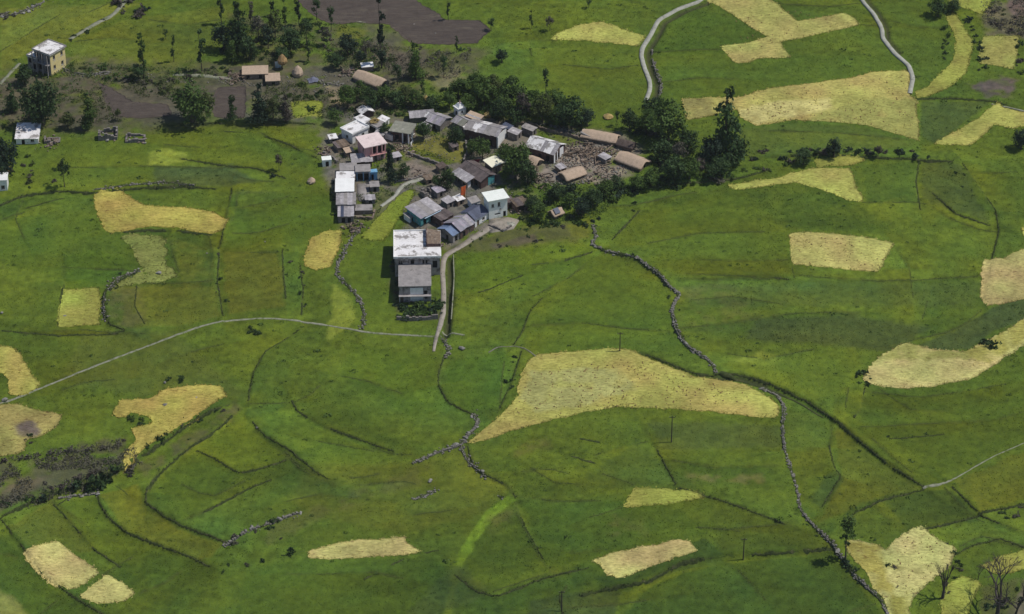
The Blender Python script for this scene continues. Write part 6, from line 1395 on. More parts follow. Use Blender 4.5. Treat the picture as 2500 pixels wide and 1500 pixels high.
TREES = [
    # u, v (base), height m, width, kind, leaf, label
    (30, 272, 9.5, 0.8, 'tall', 'dark', 'dark tree at the left edge above the white shed'),
    (105, 302, 15.0, 0.95, 'dense', 'dark', 'big dark leafy tree below the tall yellow house'),
    (60, 205, 7.0, 0.9, 'dense', 'dark', 'dark leafy tree against the foot of the yellow house'),
    (217, 312, 11.5, 0.8, 'tall', 'mid', 'upright green tree left of the purple ploughed plot'),
    (165, 312, 5.5, 1.1, 'round', 'olive', 'pale olive bushy tree behind the white shed'),
    (465, 302, 13.0, 1.05, 'dense', 'mid', 'broad round green tree at the left field edge'),
    (500, 285, 8.0, 0.9, 'round', 'olive', 'olive tree touching the broad round tree'),
    (562, 292, 8.0, 0.75, 'tall', 'dark', 'small dark tree left of the tallest dark one at the field edge'),
    (627, 298, 12.5, 0.85, 'tall', 'blue', 'tall very dark tree at the field edge'),
    (690, 292, 8.5, 0.8, 'tall', 'brown', 'brownish dark tree beside the lime patch'),
    (660, 292, 7.0, 1.0, 'round', 'olive', 'olive tree left of the brownish tree'),
    (348, 190, 17.0, 0.62, 'slim', 'mid', 'slender tiered tree above the purple ploughed plot'),
    (335, 192, 5.0, 1.1, 'round', 'dark', 'low dark tree at the foot of the slender tiered tree'),
    (488, 172, 14.0, 0.8, 'slim', 'dark', 'slender dark tree left of the thicket'),
    (578, 122, 17.0, 0.75, 'tall', 'dark', 'tall narrow dark tree near the top edge at left'),
    (541, 122, 8.0, 1.0, 'round', 'blue', 'dark bushy tree left of the tall narrow one'),
    (602, 145, 8.0, 0.9, 'dense', 'dark', 'dark tree below the tall narrow one'),
    (606, 60, 9.0, 0.8, 'slim', 'grey', 'thin grey-green tree beside the tall narrow one'),
    (648, 118, 8.0, 1.0, 'sparse', 'blue', 'sparse dark tree in the upper thicket'),
    (700, 128, 9.0, 1.0, 'round', 'dark', 'dark tree in the middle of the upper thicket'),
    (722, 62, 11.0, 0.8, 'slim', 'blue', 'thin crooked tree cut by the top edge'),
    (765, 48, 7.0, 0.9, 'tuft', 'dark', 'small tree with two leaf tufts near the top'),
    (790, 110, 6.0, 1.0, 'sparse', 'grey', 'leafless-looking grey tree in the upper thicket'),
    (922, 165, 23.0, 0.75, 'spire', 'blue', 'very tall thin spire tree by the ploughed plot'),
    (840, 135, 7.0, 1.1, 'round', 'blue', 'grey-dark tree left of the thin spire tree'),
    (885, 140, 6.0, 1.2, 'sparse', 'grey', 'wide grey sparse tree left of the spire tree'),
    (1003, 190, 12.0, 0.8, 'tall', 'mid', 'green tree right of the dusty plot above the village'),
    (1072, 188, 7.5, 0.8, 'tuft', 'dark', 'small trunked tree above the village'),
    (1083, 50, 8.0, 0.7, 'slim', 'dark', 'slender tree at the upper right of the ploughed plot'),
    (1103, 128, 6.5, 0.7, 'slim', 'dark', 'thin tree at the lower right corner of the ploughed plot'),
    (1186, 75, 4.5, 1.0, 'sparse', 'dark', 'small dark tree right of the ploughed plot'),
    (1283, 70, 6.0, 0.8, 'slim', 'dark', 'lone slender tree in the upper green field'),
    (1328, 75, 5.0, 1.0, 'sparse', 'grey', 'thin grey tree right of the lone slender one'),
    (1422, 20, 3.5, 1.0, 'sparse', 'dark', 'small tree cut by the top edge at centre'),
    (1212, 152, 4.5, 1.1, 'round', 'blue', 'dark bushy tree in the green above the village'),
    (1318, 222, 7.5, 0.75, 'tuft', 'dark', 'small tree on a bare stem above the village wood'),
    (1170, 255, 9.0, 1.0, 'round', 'mid', 'green tree at the left end of the village wood'),
    (1150, 222, 7.0, 1.0, 'round', 'mid', 'green tree on the upper left of the village wood'),
    (1235, 262, 10.5, 0.95, 'round', 'mid', 'tall green tree in the village wood'),
    (1262, 295, 10.0, 0.85, 'sparse', 'brown', 'purplish bare-looking tree in the village wood'),
    (1205, 292, 7.5, 1.0, 'dense', 'dark', 'dark tree behind the wide slate house'),
    (1310, 295, 9.0, 0.9, 'round', 'olive', 'olive tree right of the purplish bare one'),
    (1380, 312, 10.0, 1.0, 'dense', 'dark', 'dense dark tree at the right end of the village wood'),
    (1418, 306, 6.0, 1.1, 'round', 'blue', 'dark low tree beside the long thatched barn'),
    (1345, 305, 6.0, 1.0, 'round', 'mid', 'small green tree behind the stone yard wall'),
    (1612, 345, 12.5, 1.15, 'dense', 'mid', 'large round green tree right of the canal end'),
    (1560, 325, 8.0, 0.9, 'round', 'mid', 'smaller green tree left of the large round one'),
    (1520, 318, 7.0, 0.9, 'round', 'dark', 'dark tree behind the dark brown hut'),
    (1490, 305, 5.0, 0.7, 'tuft', 'dark', 'small tree beside the orange straw heap'),
    (1660, 365, 7.0, 1.1, 'dense', 'dark', 'dark tree below the large round one'),
    (1752, 392, 24.0, 0.78, 'tall', 'dark', 'tallest dark tree, standing against the broad ripe field'),
    (1715, 400, 9.0, 1.0, 'dense', 'blue', 'dark tree at the left foot of the tallest one'),
    (1778, 395, 8.0, 0.9, 'dense', 'dark', 'dark tree at the right foot of the tallest one'),
    (1640, 400, 8.0, 1.0, 'sparse', 'grey', 'grey leafless tree right of the thatched huts'),
    (1690, 425, 6.0, 1.1, 'sparse', 'brown', 'brown twiggy tree in the hedge right of the village'),
    (1630, 445, 8.0, 1.15, 'dense', 'dark', 'wide dark tree right of the largest thatched hut'),
    (1570, 448, 5.0, 1.3, 'dense', 'mid', 'low green tree below the largest thatched hut'),
    (1720, 440, 5.0, 1.2, 'dense', 'dark', 'low dark tree at the hedge end'),
    (943, 440, 12.0, 0.62, 'tall', 'blue', 'black-green tree right of the pink house'),
    (975, 432, 5.0, 0.9, 'round', 'dark', 'small dark tree beside the black-green tree'),
    (1245, 432, 11.0, 0.95, 'dense', 'mid', 'leafy green tree in the middle of the village'),
    (1275, 445, 8.0, 0.9, 'dense', 'dark', 'dark tree right of the leafy green one'),
    (1080, 458, 7.0, 0.8, 'dense', 'dark', 'dark tree left of the slate porch'),
    (1022, 338, 6.0, 0.9, 'dense', 'dark', 'dark bush-like tree right of the olive-roofed house'),
    (1098, 348, 6.0, 1.0, 'dense', 'dark', 'dark tree in front of the mauve slate house'),
    (840, 262, 7.5, 1.0, 'round', 'mid', 'green tree left of the white shrine hamlet path'),
    (898, 265, 6.5, 1.1, 'dense', 'dark', 'dark tree above the tiny white-roofed hut'),
    (955, 262, 6.0, 1.1, 'round', 'dark', 'dark tree behind the olive-roofed house'),
    (1005, 262, 6.0, 1.0, 'round', 'mid', 'green tree behind the long slate house'),
    (1085, 262, 5.5, 1.0, 'round', 'mid', 'green tree left of the white shrine'),
    (1290, 510, 5.0, 1.2, 'dense', 'dark', 'dark tree below the centre, right of the woodshed'),
    (1300, 530, 5.5, 1.0, 'dense', 'mid', 'green tree above the vegetable plots'),
    (1405, 522, 6.0, 1.0, 'dense', 'blue', 'dark blue-green tree near the boulder wall top'),
    (1430, 500, 6.0, 1.1, 'dense', 'dark', 'dark tree at the lower right hedge of the village'),
    (1345, 480, 5.0, 1.2, 'dense', 'dark', 'dark tree above the small tan hut'),
    (1490, 462, 4.5, 1.3, 'dense', 'dark', 'low dark tree along the village hedge'),
    (12, 428, 13.0, 0.75, 'dense', 'blue', 'black-green tree at the left edge'),
    (156, 452, 9.5, 0.7, 'sparse', 'dark', 'thin sparse tree in the upper left field'),
    (674, 412, 5.5, 0.8, 'sparse', 'brown', 'small reddish twiggy tree in the left field'),
    (2014, 382, 6.0, 1.0, 'round', 'blue', 'dark round tree on the right hedge line'),
    (1940, 398, 5.0, 1.2, 'dense', 'dark', 'dark bushy tree on the right hedge line'),
    (2120, 385, 3.6, 1.2, 'sparse', 'brown', 'purple brown twiggy bush tree on the right hedge line'),
    (2466, 360, 6.5, 0.95, 'dense', 'blue', 'round black-green tree at the right edge'),
    (2042, 1350, 12.5, 0.8, 'tuft', 'mid', 'lone stemmed tree on the boulder wall at lower right'),
    (1108, 238, 6.5, 1.1, 'round', 'mid', 'green tree above the gap left of the village wood'),
    (1130, 268, 6.0, 1.1, 'dense', 'mid', 'low green tree right behind the white shrine'),
    (1190, 240, 8.0, 1.0, 'round', 'olive', 'olive tree high in the village wood'),
    (1215, 275, 7.0, 1.1, 'round', 'mid', 'bushy green tree low in the village wood'),
    (1280, 275, 8.0, 1.0, 'dense', 'mid', 'dense green tree beside the purplish bare one'),
    (1245, 300, 6.0, 1.1, 'dense', 'dark', 'dark low tree at the foot of the purplish bare one'),
    (1340, 275, 8.0, 1.0, 'round', 'mid', 'green tree on the upper right of the village wood'),
    (1365, 292, 7.5, 1.0, 'dense', 'mid', 'leafy green tree against the dense dark one'),
    (870, 240, 6.0, 1.1, 'round', 'mid', 'green tree below the long thatched house'),
    (925, 252, 6.0, 1.2, 'dense', 'mid', 'leafy tree below the stone end of the long thatched house'),
    (980, 245, 5.5, 1.1, 'round', 'olive', 'olive tree above the olive-roofed house'),
    (1040, 268, 5.0, 1.2, 'dense', 'dark', 'low dark tree above the long slate house'),
    (812, 300, 4.5, 1.2, 'round', 'mid', 'low green tree at the left foot of the house cluster'),
    (1580, 300, 9.0, 1.0, 'dense', 'dark', 'dark tree directly at the canal end'),
    (1600, 390, 7.0, 1.1, 'dense', 'dark', 'dark tree right of the dark brown hut'),
    (1665, 440, 6.0, 1.2, 'dense', 'mid', 'green tree low in the thicket right of the huts'),
    (1740, 425, 6.0, 1.2, 'dense', 'dark', 'dark bushy tree at the foot of the tallest tree'),
    (1540, 462, 4.5, 1.3, 'dense', 'mid', 'low leafy tree in the hedge below the huts'),
    (1460, 478, 5.0, 1.2, 'dense', 'mid', 'leafy green tree at the bend of the village hedge'),
    (1375, 500, 4.5, 1.2, 'round', 'mid', 'green tree right of the small tan hut'),
    (560, 150, 9.0, 0.9, 'tall', 'mid', 'green upright tree under the tall narrow dark one'),
    (625, 100, 9.0, 1.0, 'sparse', 'grey', 'tall see-through grey tree in the upper thicket'),
    (665, 95, 10.0, 0.9, 'sparse', 'olive', 'see-through olive tree in the upper thicket'),
    (740, 110, 9.0, 0.9, 'sparse', 'dark', 'thin dark tree right of the thicket middle'),
    (680, 150, 5.0, 1.2, 'round', 'dark', 'dark bushy tree above the mud-roofed huts'),
    (810, 165, 5.0, 1.2, 'round', 'dark', 'dark bush tree left of the long thatched house'),
    (870, 158, 5.0, 1.2, 'sparse', 'blue', 'dark twiggy tree behind the long thatched house'),
    (1165, 385, 6.5, 1.0, 'round', 'mid', 'green tree behind the dark red cloth'),
    (1140, 372, 4.5, 1.1, 'round', 'mid', 'small green tree right of the walled green plot'),
    (1220, 395, 6.0, 1.0, 'round', 'mid', 'green tree right of the cream sheet roof'),
    (1055, 455, 4.0, 1.1, 'round', 'dark', 'small dark tree at the lower end of the dusty yard'),
    (930, 330, 4.5, 0.9, 'round', 'dark', 'small dark tree behind the pink house'),
    (1020, 250, 9.0, 0.7, 'slim', 'mid', 'thin green tree above the long slate house'),
    (420, 150, 9.0, 0.7, 'slim', 'dark', 'thin tree in the green slope above the hamlet belt'),
    (400, 95, 3.5, 1.0, 'sparse', 'dark', 'tiny bush-like tree on the slope above the hamlet belt'),
    (535, 60, 12.0, 0.7, 'slim', 'dark', 'thin dark tree at the top edge left of the tall one'),
    (655, 40, 11.0, 0.7, 'slim', 'dark', 'thin dark tree at the top edge above the thicket'),
    (690, 75, 11.0, 0.7, 'slim', 'mid', 'thin green tree rising from the upper thicket'),
    (745, 150, 8.0, 0.8, 'slim', 'dark', 'thin dark tree above the tan straw stack'),
    (800, 75, 8.0, 0.7, 'tuft', 'dark', 'thin tufted tree at the left rim of the ploughed plot'),
    (960, 205, 7.0, 0.9, 'sparse', 'dark', 'thin dark tree right of the long thatched house'),
    (285, 292, 4.0, 1.0, 'sparse', 'olive', 'small olive tree above the ruin'),
    (2265, 40, 6.0, 1.2, 'dense', 'dark', 'dark tree above the banana-shaped field'),
    (2300, 30, 4.5, 1.2, 'dense', 'dark', 'dark tree right of the one above the banana-shaped field'),
]
for i, (u, v, h, w, k, l, lab) in enumerate(TREES):
    tree(*F_(u, v), h, w, k, l, lab, var=i % 3)
# bare trees at the lower right
def bare_tree(u, v, h, label, seed, spread=0.5, r0=0.3):
    p = at(u, v); root = empty('bare_tree', p, 0); tag(root, label, 'tree', 'bare trees')
    r = random.Random(seed); mb = MB(); tw = MB()
    def grow(a, d, ln, rad, lev):
        b = a + d * ln; m = a.lerp(b, 0.5) + Vector((r.uniform(-1, 1), r.uniform(-1, 1), 0.2)) * ln * 0.08
        (mb if lev < 3 else tw).tube([a, m, b], [rad, rad * 0.8, rad * 0.6], 6 if lev < 2 else 4)
        if lev >= 5: return
        for _ in range(r.choice((2, 3, 3)) if lev else 4):
            nd_ = (d + Vector((r.gauss(0, spread), r.gauss(0, spread), r.gauss(0.1, 0.22)))).normalized()
            grow(b, nd_, ln * r.uniform(0.58, 0.82), rad * 0.58, lev + 1)
    grow(Vector((0, 0, -0.3)), Vector((0.05, 0, 1)), h * 0.24, r0, 0)
    mb.build('trunk', 'barkgrey', root); tw.build('twigs', 'barkgrey', root)['kind'] = 'stuff'
bare_tree(*F_(2405, 1500), 23.0, 'large bare branching tree in the bottom right corner', 5, 0.5, 0.6)
bare_tree(*F_(2452, 1500), 16.0, 'smaller bare tree at the bottom right edge', 8, 0.5, 0.36)
bare_tree(*F_(2276, 1446), 13.0, 'bare purple brown tree beside the pale diamond field', 9, 0.28, 0.45)
bare_tree(*F_(2362, 1400), 7.0, 'small leafless sapling left of the large bare tree', 12, 0.5, 0.1)

# shrubs: single leafy mounds
SH = {}
def shrub_mesh(var, leaf):
    if (var, leaf) not in SH:
        r = random.Random(var); L = [(0, 0, 0.45, 0.8, 0.8, 0.5)] + [(r.uniform(-.7, .7), r.uniform(-.7, .7), r.uniform(.3, .8), r.uniform(.35, .6), r.uniform(.35, .6), r.uniform(.3, .5)) for _ in range(4)]
        V, F = leaf_cloud(500 + var, L, 260, 0.17, 0.35)
        me = np_mesh('shrub', V, F); me.materials.append(M['leaf_' + leaf]); SH[(var, leaf)] = me
    return SH[(var, leaf)]
SHRUBS = []
def shrub(x, y, s, leaf, label, group):
    k = s * RNG.uniform(0.8, 1.25)
    SHRUBS.append((x, y, RNG.uniform(0, 6.28), (k * RNG.uniform(0.9, 1.3), k, k * RNG.uniform(0.75, 1.15)), leaf, label, RNG.randrange(4)))
def shrub_line(pts, gap, s, leaves, label, jit=0.8):
    pl = resample(lay(pts), 0.5); k = 0
    while k < len(pl):
        shrub(pl[k, 0] + RNG.gauss(0, jit), pl[k, 1] + RNG.gauss(0, jit), s * RNG.uniform(0.6, 1.4), RNG.choice(leaves), label, label)
        k += max(1, int(gap / 0.5 * RNG.uniform(0.5, 1.6)))
def shrub_area(pts, n, s, leaves, label):
    pl = lay(pts); lo, hi = pl.min(0), pl.max(0); c = 0
    while c < n:
        x, y = RNG.uniform(lo[0], hi[0]), RNG.uniform(lo[1], hi[1])
        if inside(np.array([x]), np.array([y]), pl)[0]:
            shrub(x, y, s * RNG.uniform(0.6, 1.4), RNG.choice(leaves), label, label); c += 1
shrub_line(FU([(1800, 385), (1860, 378), (1930, 380), (1990, 372), (2080, 376), (2140, 380), (2200, 385), (2260, 390)]), 2.2, 1.0, ['dark', 'blue', 'brown'], 'dark shrub on the hedge line across the right fields')
shrub_line(FU([(1640, 455), (1700, 442), (1800, 425), (1860, 410), (1900, 395), (1960, 390)]), 3.0, 1.0, ['dark', 'mid', 'grey'], 'shrub in the hedge running right from the village')
shrub_line(FU([(1320, 470), (1400, 475), (1460, 485), (1500, 470), (1580, 455), (1640, 448)]), 1.5, 1.5, ['dark', 'mid', 'dark', 'blue'], 'green shrub in the thick hedge below the thatched huts')
shrub_line(FU([(1260, 540), (1330, 545), (1380, 535), (1420, 545), (1440, 520)]), 2.2, 1.1, ['dark', 'blue', 'mid'], 'shrub along the lower right edge of the village')
shrub_line(FU([(100, 1175), (160, 1180), (200, 1160), (240, 1150), (300, 1135), (330, 1115)]), 2.2, 1.0, ['dark', 'brown', 'grey'], 'dark shrub on the scrub bank at lower left')
shrub_line(FU([(185, 1168), (205, 1160), (222, 1165)]), 2.0, 2.2, ['dark', 'blue'], 'large dark bush on the scrub bank at lower left', 0.5)
shrub_line(FU([(968, 765), (1000, 760), (1030, 765), (1055, 760)]), 1.6, 1.5, ['dark', 'mid', 'blue'], 'tall garden bush before the big building', 0.5)
shrub_line(FU([(55, 1060), (75, 1045), (80, 1072)]), 2.0, 0.8, ['brown', 'dark'], 'brown bush in the patchy field at the left edge', 0.6)
shrub_line(FU([(0, 1225), (60, 1205), (110, 1190)]), 2.5, 1.0, ['dark', 'blue'], 'dark shrub on the bank at the left edge')
shrub_line(FU([(0, 1120), (60, 1110), (140, 1095), (220, 1080), (300, 1075)]), 2.6, 0.8, ['grey', 'brown', 'grey'], 'grey scrub bush above the lower left bank')
shrub_line(FU([(330, 1100), (420, 1040), (490, 995), (560, 965)]), 3.0, 0.7, ['dark', 'grey'], 'low shrub below the hook-shaped golden field')
shrub_line(FU([(310, 1010), (335, 1020), (360, 1015)]), 1.6, 0.8, ['dark', 'mid'], 'green shrub in the notch of the hook-shaped field')
shrub_line(FU([(420, 925), (455, 925)]), 2.0, 0.8, ['dark', 'mid'], 'green shrub above the hook-shaped golden field')
shrub_line(FU([(555, 1310), (600, 1290), (660, 1262), (705, 1345), (735, 1335)]), 5.0, 0.9, ['grey', 'blue', 'dark'], 'grey shrub on the stony bank at lower left')
shrub_line(FU([(530, 1385), (590, 1370), (640, 1350), (690, 1345)]), 4.0, 0.7, ['dark', 'grey'], 'small shrub near the long thin pale field')
shrub_line(FU([(2280, 70), (2284, 105), (2278, 140)]), 2.4, 0.8, ['dark', 'mid'], 'shrub along the left side of the banana-shaped field')
shrub_line(FU([(2338, 45), (2355, 80), (2362, 120), (2372, 170)]), 2.0, 0.9, ['dark', 'blue'], 'shrub along the right side of the banana-shaped field')
shrub_line(FU([(2455, 100), (2462, 150), (2470, 185)]), 2.5, 0.9, ['dark', 'brown'], 'shrub right of the small square ripe field')
shrub_line(FU([(2310, 420), (2330, 450), (2345, 475)]), 3.0, 0.6, ['dark'], 'dark tuft in the right upper terraces')
shrub_line(FU([(2070, 915), (2085, 890), (2100, 930), (2080, 940)]), 2.4, 0.7, ['dark'], 'dark shrub at the left tip of the curved field')
shrub_line(FU([(2150, 1060), (2200, 1058), (2260, 1050)]), 3.5, 0.4, ['dark'], 'low dark tuft in the right lower terrace')
shrub_line(FU([(2420, 1250), (2460, 1230), (2500, 1215)]), 3.0, 0.8, ['dark', 'grey'], 'dark shrub at the right edge near the bare trees')
shrub_line(FU([(2300, 1320), (2310, 1360), (2290, 1400), (2285, 1430)]), 2.4, 0.8, ['dark', 'brown'], 'dark shrub on the right rim of the pale diamond field')
shrub_line(FU([(2030, 1355), (2060, 1390), (2080, 1410)]), 2.0, 0.9, ['dark', 'blue'], 'dark shrub on the boulder wall under the lone tree')
shrub_line(FU([(2148, 1345), (2150, 1380), (2160, 1410)]), 2.2, 0.5, ['grey', 'dark'], 'small bush row inside the pale diamond field')
shrub_line(FU([(1985, 1320), (1950, 1280), (1935, 1245)]), 4.5, 0.5, ['dark'], 'small bush among the boulders of the long wall')
shrub_line(FU([(1440, 560), (1436, 590), (1470, 610), (1560, 640), (1640, 725), (1625, 760), (1650, 830), (1715, 890)]), 6.0, 0.5, ['dark', 'blue'], 'small bush among the boulders of the winding wall')
shrub_line(FU([(1525, 510), (1545, 495)]), 3.0, 0.8, ['dark'], 'dark bush in the field right of the village hedge')
shrub_line(FU([(955, 600), (952, 640), (958, 690), (965, 740)]), 1.6, 0.8, ['dark', 'blue', 'grey'], 'dark shrub along the left wall of the big building')
shrub_line(FU([(970, 752), (1000, 745), (1040, 748), (1060, 735)]), 1.0, 1.1, ['dark', 'blue', 'mid', 'dark'], 'garden shrub in front of the big building')
shrub_line(FU([(975, 765), (1020, 762), (1055, 765)]), 1.4, 0.7, ['dark', 'blue'], 'low shrub on the garden edge of the big building')
shrub_line(FU([(808, 440), (808, 480), (812, 520)]), 1.8, 0.55, ['blue', 'dark'], 'dark shrub at the left foot of the row houses')
shrub_line(FU([(600, 790), (608, 812), (640, 795)]), 2.0, 0.8, ['dark'], 'dark bush by the curving footpath')
shrub_line(FU([(660, 435), (668, 440)]), 2.0, 1.2, ['dark', 'blue'], 'dark bush under the reddish twiggy tree')
shrub_line(FU([(2396, 846), (2402, 850)]), 3.0, 1.3, ['dark'], 'round dark bush in the curved field at the right')
shrub_line(FU([(530, 600), (527, 640), (530, 690), (537, 740)]), 3.4, 0.45, ['dark', 'grey'], 'small shrub on the terrace line left of centre')
shrub_line(FU([(683, 612), (688, 690), (727, 660), (730, 740)]), 3.6, 0.45, ['dark', 'grey'], 'small shrub on the terrace line above the footpath')
shrub_line(FU([(335, 655), (290, 678), (254, 704), (252, 745)]), 2.2, 0.5, ['dark'], 'dark shrub along the curved stone wall')
shrub_line(FU([(1240, 870), (1230, 910), (1228, 950)]), 2.4, 0.6, ['dark'], 'dark tuft left of the largest ripe field')
shrub_line(FU([(160, 100), (200, 80), (250, 50)]), 3.0, 0.8, ['dark', 'blue'], 'dark shrub along the track behind the yellow house')
shrub_area(FU([(280, 0), (350, 0), (380, 20), (330, 45), (285, 40)]), 12, 1.2, ['grey', 'blue', 'brown'], 'grey shrub in the clump at the top left')
shrub_area(FU([(0, 30), (100, 5), (80, 45), (0, 60)]), 6, 0.9, ['grey', 'dark'], 'shrub by the stone wall in the top left corner')
shrub_area(FU([(160, 155), (330, 160), (420, 175), (420, 205), (260, 200), (165, 185)]), 26, 0.9, ['dark', 'mid', 'grey', 'olive'], 'shrub in the belt right of the yellow house')
shrub_area(FU([(260, 195), (420, 195), (430, 235), (330, 230)]), 14, 0.8, ['dark', 'olive', 'grey'], 'shrub above the purple ploughed plot')
shrub_area(FU([(430, 165), (600, 165), (590, 190), (440, 195)]), 10, 0.8, ['dark', 'grey'], 'shrub along the earth track in the upper hamlet')
shrub_area(FU([(520, 60), (800, 55), (820, 150), (700, 160), (540, 130)]), 40, 1.0, ['dark', 'blue', 'grey', 'olive', 'mid'], 'shrub in the upper left thicket')
shrub_area(FU([(780, 95), (930, 105), (950, 160), (860, 160), (790, 140)]), 22, 0.9, ['blue', 'grey', 'dark', 'olive'], 'shrub in the rough ground by the thin spire tree')
shrub_area(FU([(640, 210), (780, 200), (820, 230), (800, 280), (650, 290)]), 26, 0.9, ['olive', 'mid', 'dark', 'bright'], 'shrub in the rough ground left of the village top')
shrub_area(FU([(830, 215), (930, 225), (960, 240), (1060, 235), (1060, 270), (950, 285), (840, 290)]), 30, 1.1, ['mid', 'dark', 'olive'], 'shrub in the green belt behind the upper houses')
shrub_area(FU([(1060, 215), (1140, 190), (1280, 250), (1420, 290), (1400, 308), (1200, 285), (1100, 265)]), 34, 1.1, ['mid', 'dark', 'olive', 'mid'], 'shrub in the undergrowth of the village wood')
shrub_area(FU([(1000, 110), (1130, 120), (1120, 180), (1020, 190)]), 14, 0.8, ['grey', 'dark', 'olive'], 'shrub on the dry slope right of the ploughed plot')
shrub_area(FU([(1500, 300), (1660, 330), (1720, 400), (1640, 440), (1580, 420), (1560, 350)]), 34, 1.2, ['dark', 'mid', 'blue', 'grey'], 'shrub in the thicket right of the thatched huts')
shrub_area(FU([(1210, 350), (1270, 370), (1290, 450), (1230, 450), (1200, 400)]), 12, 1.0, ['mid', 'dark'], 'shrub among the trees in the middle of the village')
shrub_area(FU([(1270, 440), (1330, 450), (1350, 500), (1290, 520), (1240, 490)]), 14, 1.0, ['dark', 'blue', 'mid'], 'shrub in the dark garden right of the white two-storey house')
shrub_area(FU([(1100, 590), (1260, 548), (1380, 548), (1300, 585), (1130, 608)]), 16, 0.55, ['dark', 'mid', 'grey'], 'low plant in the vegetable plots by the lane')
shrub_area(FU([(880, 470), (950, 470), (900, 530), (840, 555)]), 12, 0.55, ['mid', 'olive', 'grey'], 'low plant in the weedy yard left of the lime strip')
shrub_area(FU([(2375, 15), (2500, -5), (2480, 85), (2390, 80)]), 22, 0.8, ['grey', 'brown', 'olive'], 'grey scrub bush in the top right corner')
shrub_area(FU([(60, 370), (160, 400), (140, 460), (30, 460)]), 12, 0.7, ['mid', 'grey', 'olive'], 'weedy shrub in the rough plot at the left')
shrub_area(FU([(2390, 1430), (2470, 1420), (2470, 1484), (2370, 1484)]), 10, 0.8, ['dark', 'blue'], 'dark undergrowth shrub below the bare trees')

ORD = ['first', 'second', 'third', 'fourth', 'fifth', 'sixth', 'seventh', 'eighth', 'ninth', 'tenth', 'eleventh', 'twelfth']
SHRUBS.sort(key=lambda q: -q[3][0] * q[3][2] * (1.0 - 0.6 * ('undergrowth' in q[5] or 'thicket' in q[5] or 'belt' in q[5])))
big, rest = SHRUBS[:285], SHRUBS[285:]
LOOK = {'dark': 'dark green', 'mid': 'mid green', 'blue': 'blackish green', 'grey': 'grey-green', 'brown': 'brownish', 'olive': 'olive', 'bright': 'light green'}
by_label = {}
for q in big:
    base = q[5]
    for w in ('low dark ', 'dark ', 'green ', 'grey '):
        if base.startswith(w): base = base[len(w):]
    by_label.setdefault((LOOK[q[4]] + ' ' + base, q[5]), []).append(q)
for (lab, grp), L in by_label.items():
    L.sort(key=lambda q: q[0])
    for i, (x, y, rz, sc, leaf, _, var) in enumerate(L):
        o = bpy.data.objects.new('shrub', shrub_mesh(var, leaf)); link(o)
        o.location = (x, y, float(gz(x, y)) - 0.1); o.rotation_euler = (0, 0, rz); o.scale = sc
        tag(o, lab if len(L) == 1 or len(L) > 12 else lab + ', ' + ORD[i] + ' from left', 'shrub', grp)
Vs, Fs, Ms, b = [], [], [], 0
leaves = sorted({q[4] for q in rest})
for (x, y, rz, sc, leaf, _, var) in rest:
    me = shrub_mesh(var, leaf); co = np.empty(len(me.vertices) * 3, np.float32); me.vertices.foreach_get('co', co); co = co.reshape(-1, 3) * np.array(sc)
    c_, s_ = math.cos(rz), math.sin(rz)
    co = np.column_stack([co[:, 0] * c_ - co[:, 1] * s_, co[:, 0] * s_ + co[:, 1] * c_, co[:, 2]]) + np.array([x, y, float(gz(x, y)) - 0.1])
    Vs.append(co); Fs.append(b + np.arange(len(co)).reshape(-1, 4)); Ms.append(np.full(len(co) // 4, leaves.index(leaf))); b += len(co)
me = np_mesh('low_shrubs', np.vstack(Vs), np.vstack(Fs))
for l in leaves: me.materials.append(M['leaf_' + l])
me.polygons.foreach_set('material_index', np.concatenate(Ms).astype(np.int32))
tag(link(bpy.data.objects.new('low_shrubs', me)), 'small mixed shrubs scattered through hedges and thickets', 'shrubs', kind='stuff')

# low undergrowth filling the thickets (nobody could count it)
def undergrowth(areas, label, leaf, dens=1.2, size=0.2, hh=0.7):
    Vs, b = [], 0
    for pts in areas:
        pl = lay(pts); lo, hi = pl.min(0), pl.max(0); n = int((hi - lo).prod() * dens)
        q = NR.uniform(lo, hi, (n, 2)); q = q[inside(q[:, 0], q[:, 1], pl)]
        q = q[vnoise(q[:, 0], q[:, 1], 3.5, 301) > -0.12]
        q = np.repeat(q, 5, 0) + NR.normal(0, 0.3, (len(q) * 5, 2)); n = len(q)
        z = gz(q[:, 0], q[:, 1]) + hh * NR.random(n) * (0.4 + 1.2 * (vnoise(q[:, 0], q[:, 1], 3, 302) + .5))
        p = np.column_stack([q, z]); a = NR.normal(0, 1, (n, 3)); a /= np.linalg.norm(a, axis=1)[:, None]; c = np.cross(a, NR.normal(0, 1, (n, 3))); c /= np.linalg.norm(c, axis=1)[:, None]
        s = size * NR.uniform(.6, 1.5, (n, 1))
        Vs.append(np.stack([p - a * s, p - c * s * .6, p + a * s, p + c * s * .6], 1).reshape(-1, 3))
    V = np.vstack(Vs); me = np_mesh('undergrowth', V, np.arange(len(V)).reshape(-1, 4)); me.materials.append(M['leaf_' + leaf])
    tag(link(bpy.data.objects.new('undergrowth', me)), label, 'undergrowth', kind='stuff')
T1 = [FU([(0, 200), (160, 150), (430, 165), (560, 175), (430, 200), (300, 198), (200, 220), (60, 310), (0, 310)]), FU([(520, 50), (820, 60), (940, 110), (960, 165), (800, 165), (540, 130)])]
T2 = [FU([(830, 210), (960, 230), (1060, 230), (1140, 185), (1280, 240), (1430, 295), (1390, 312), (1200, 288), (1060, 275), (840, 290)]), FU([(1480, 300), (1660, 320), (1800, 385), (1700, 445), (1500, 470), (1440, 530), (1330, 540), (1290, 470), (1400, 455), (1560, 440), (1580, 410), (1555, 350)]), FU([(1210, 350), (1290, 400), (1290, 450), (1220, 450)]), FU([(900, 350), (970, 350), (975, 440), (920, 440)])]
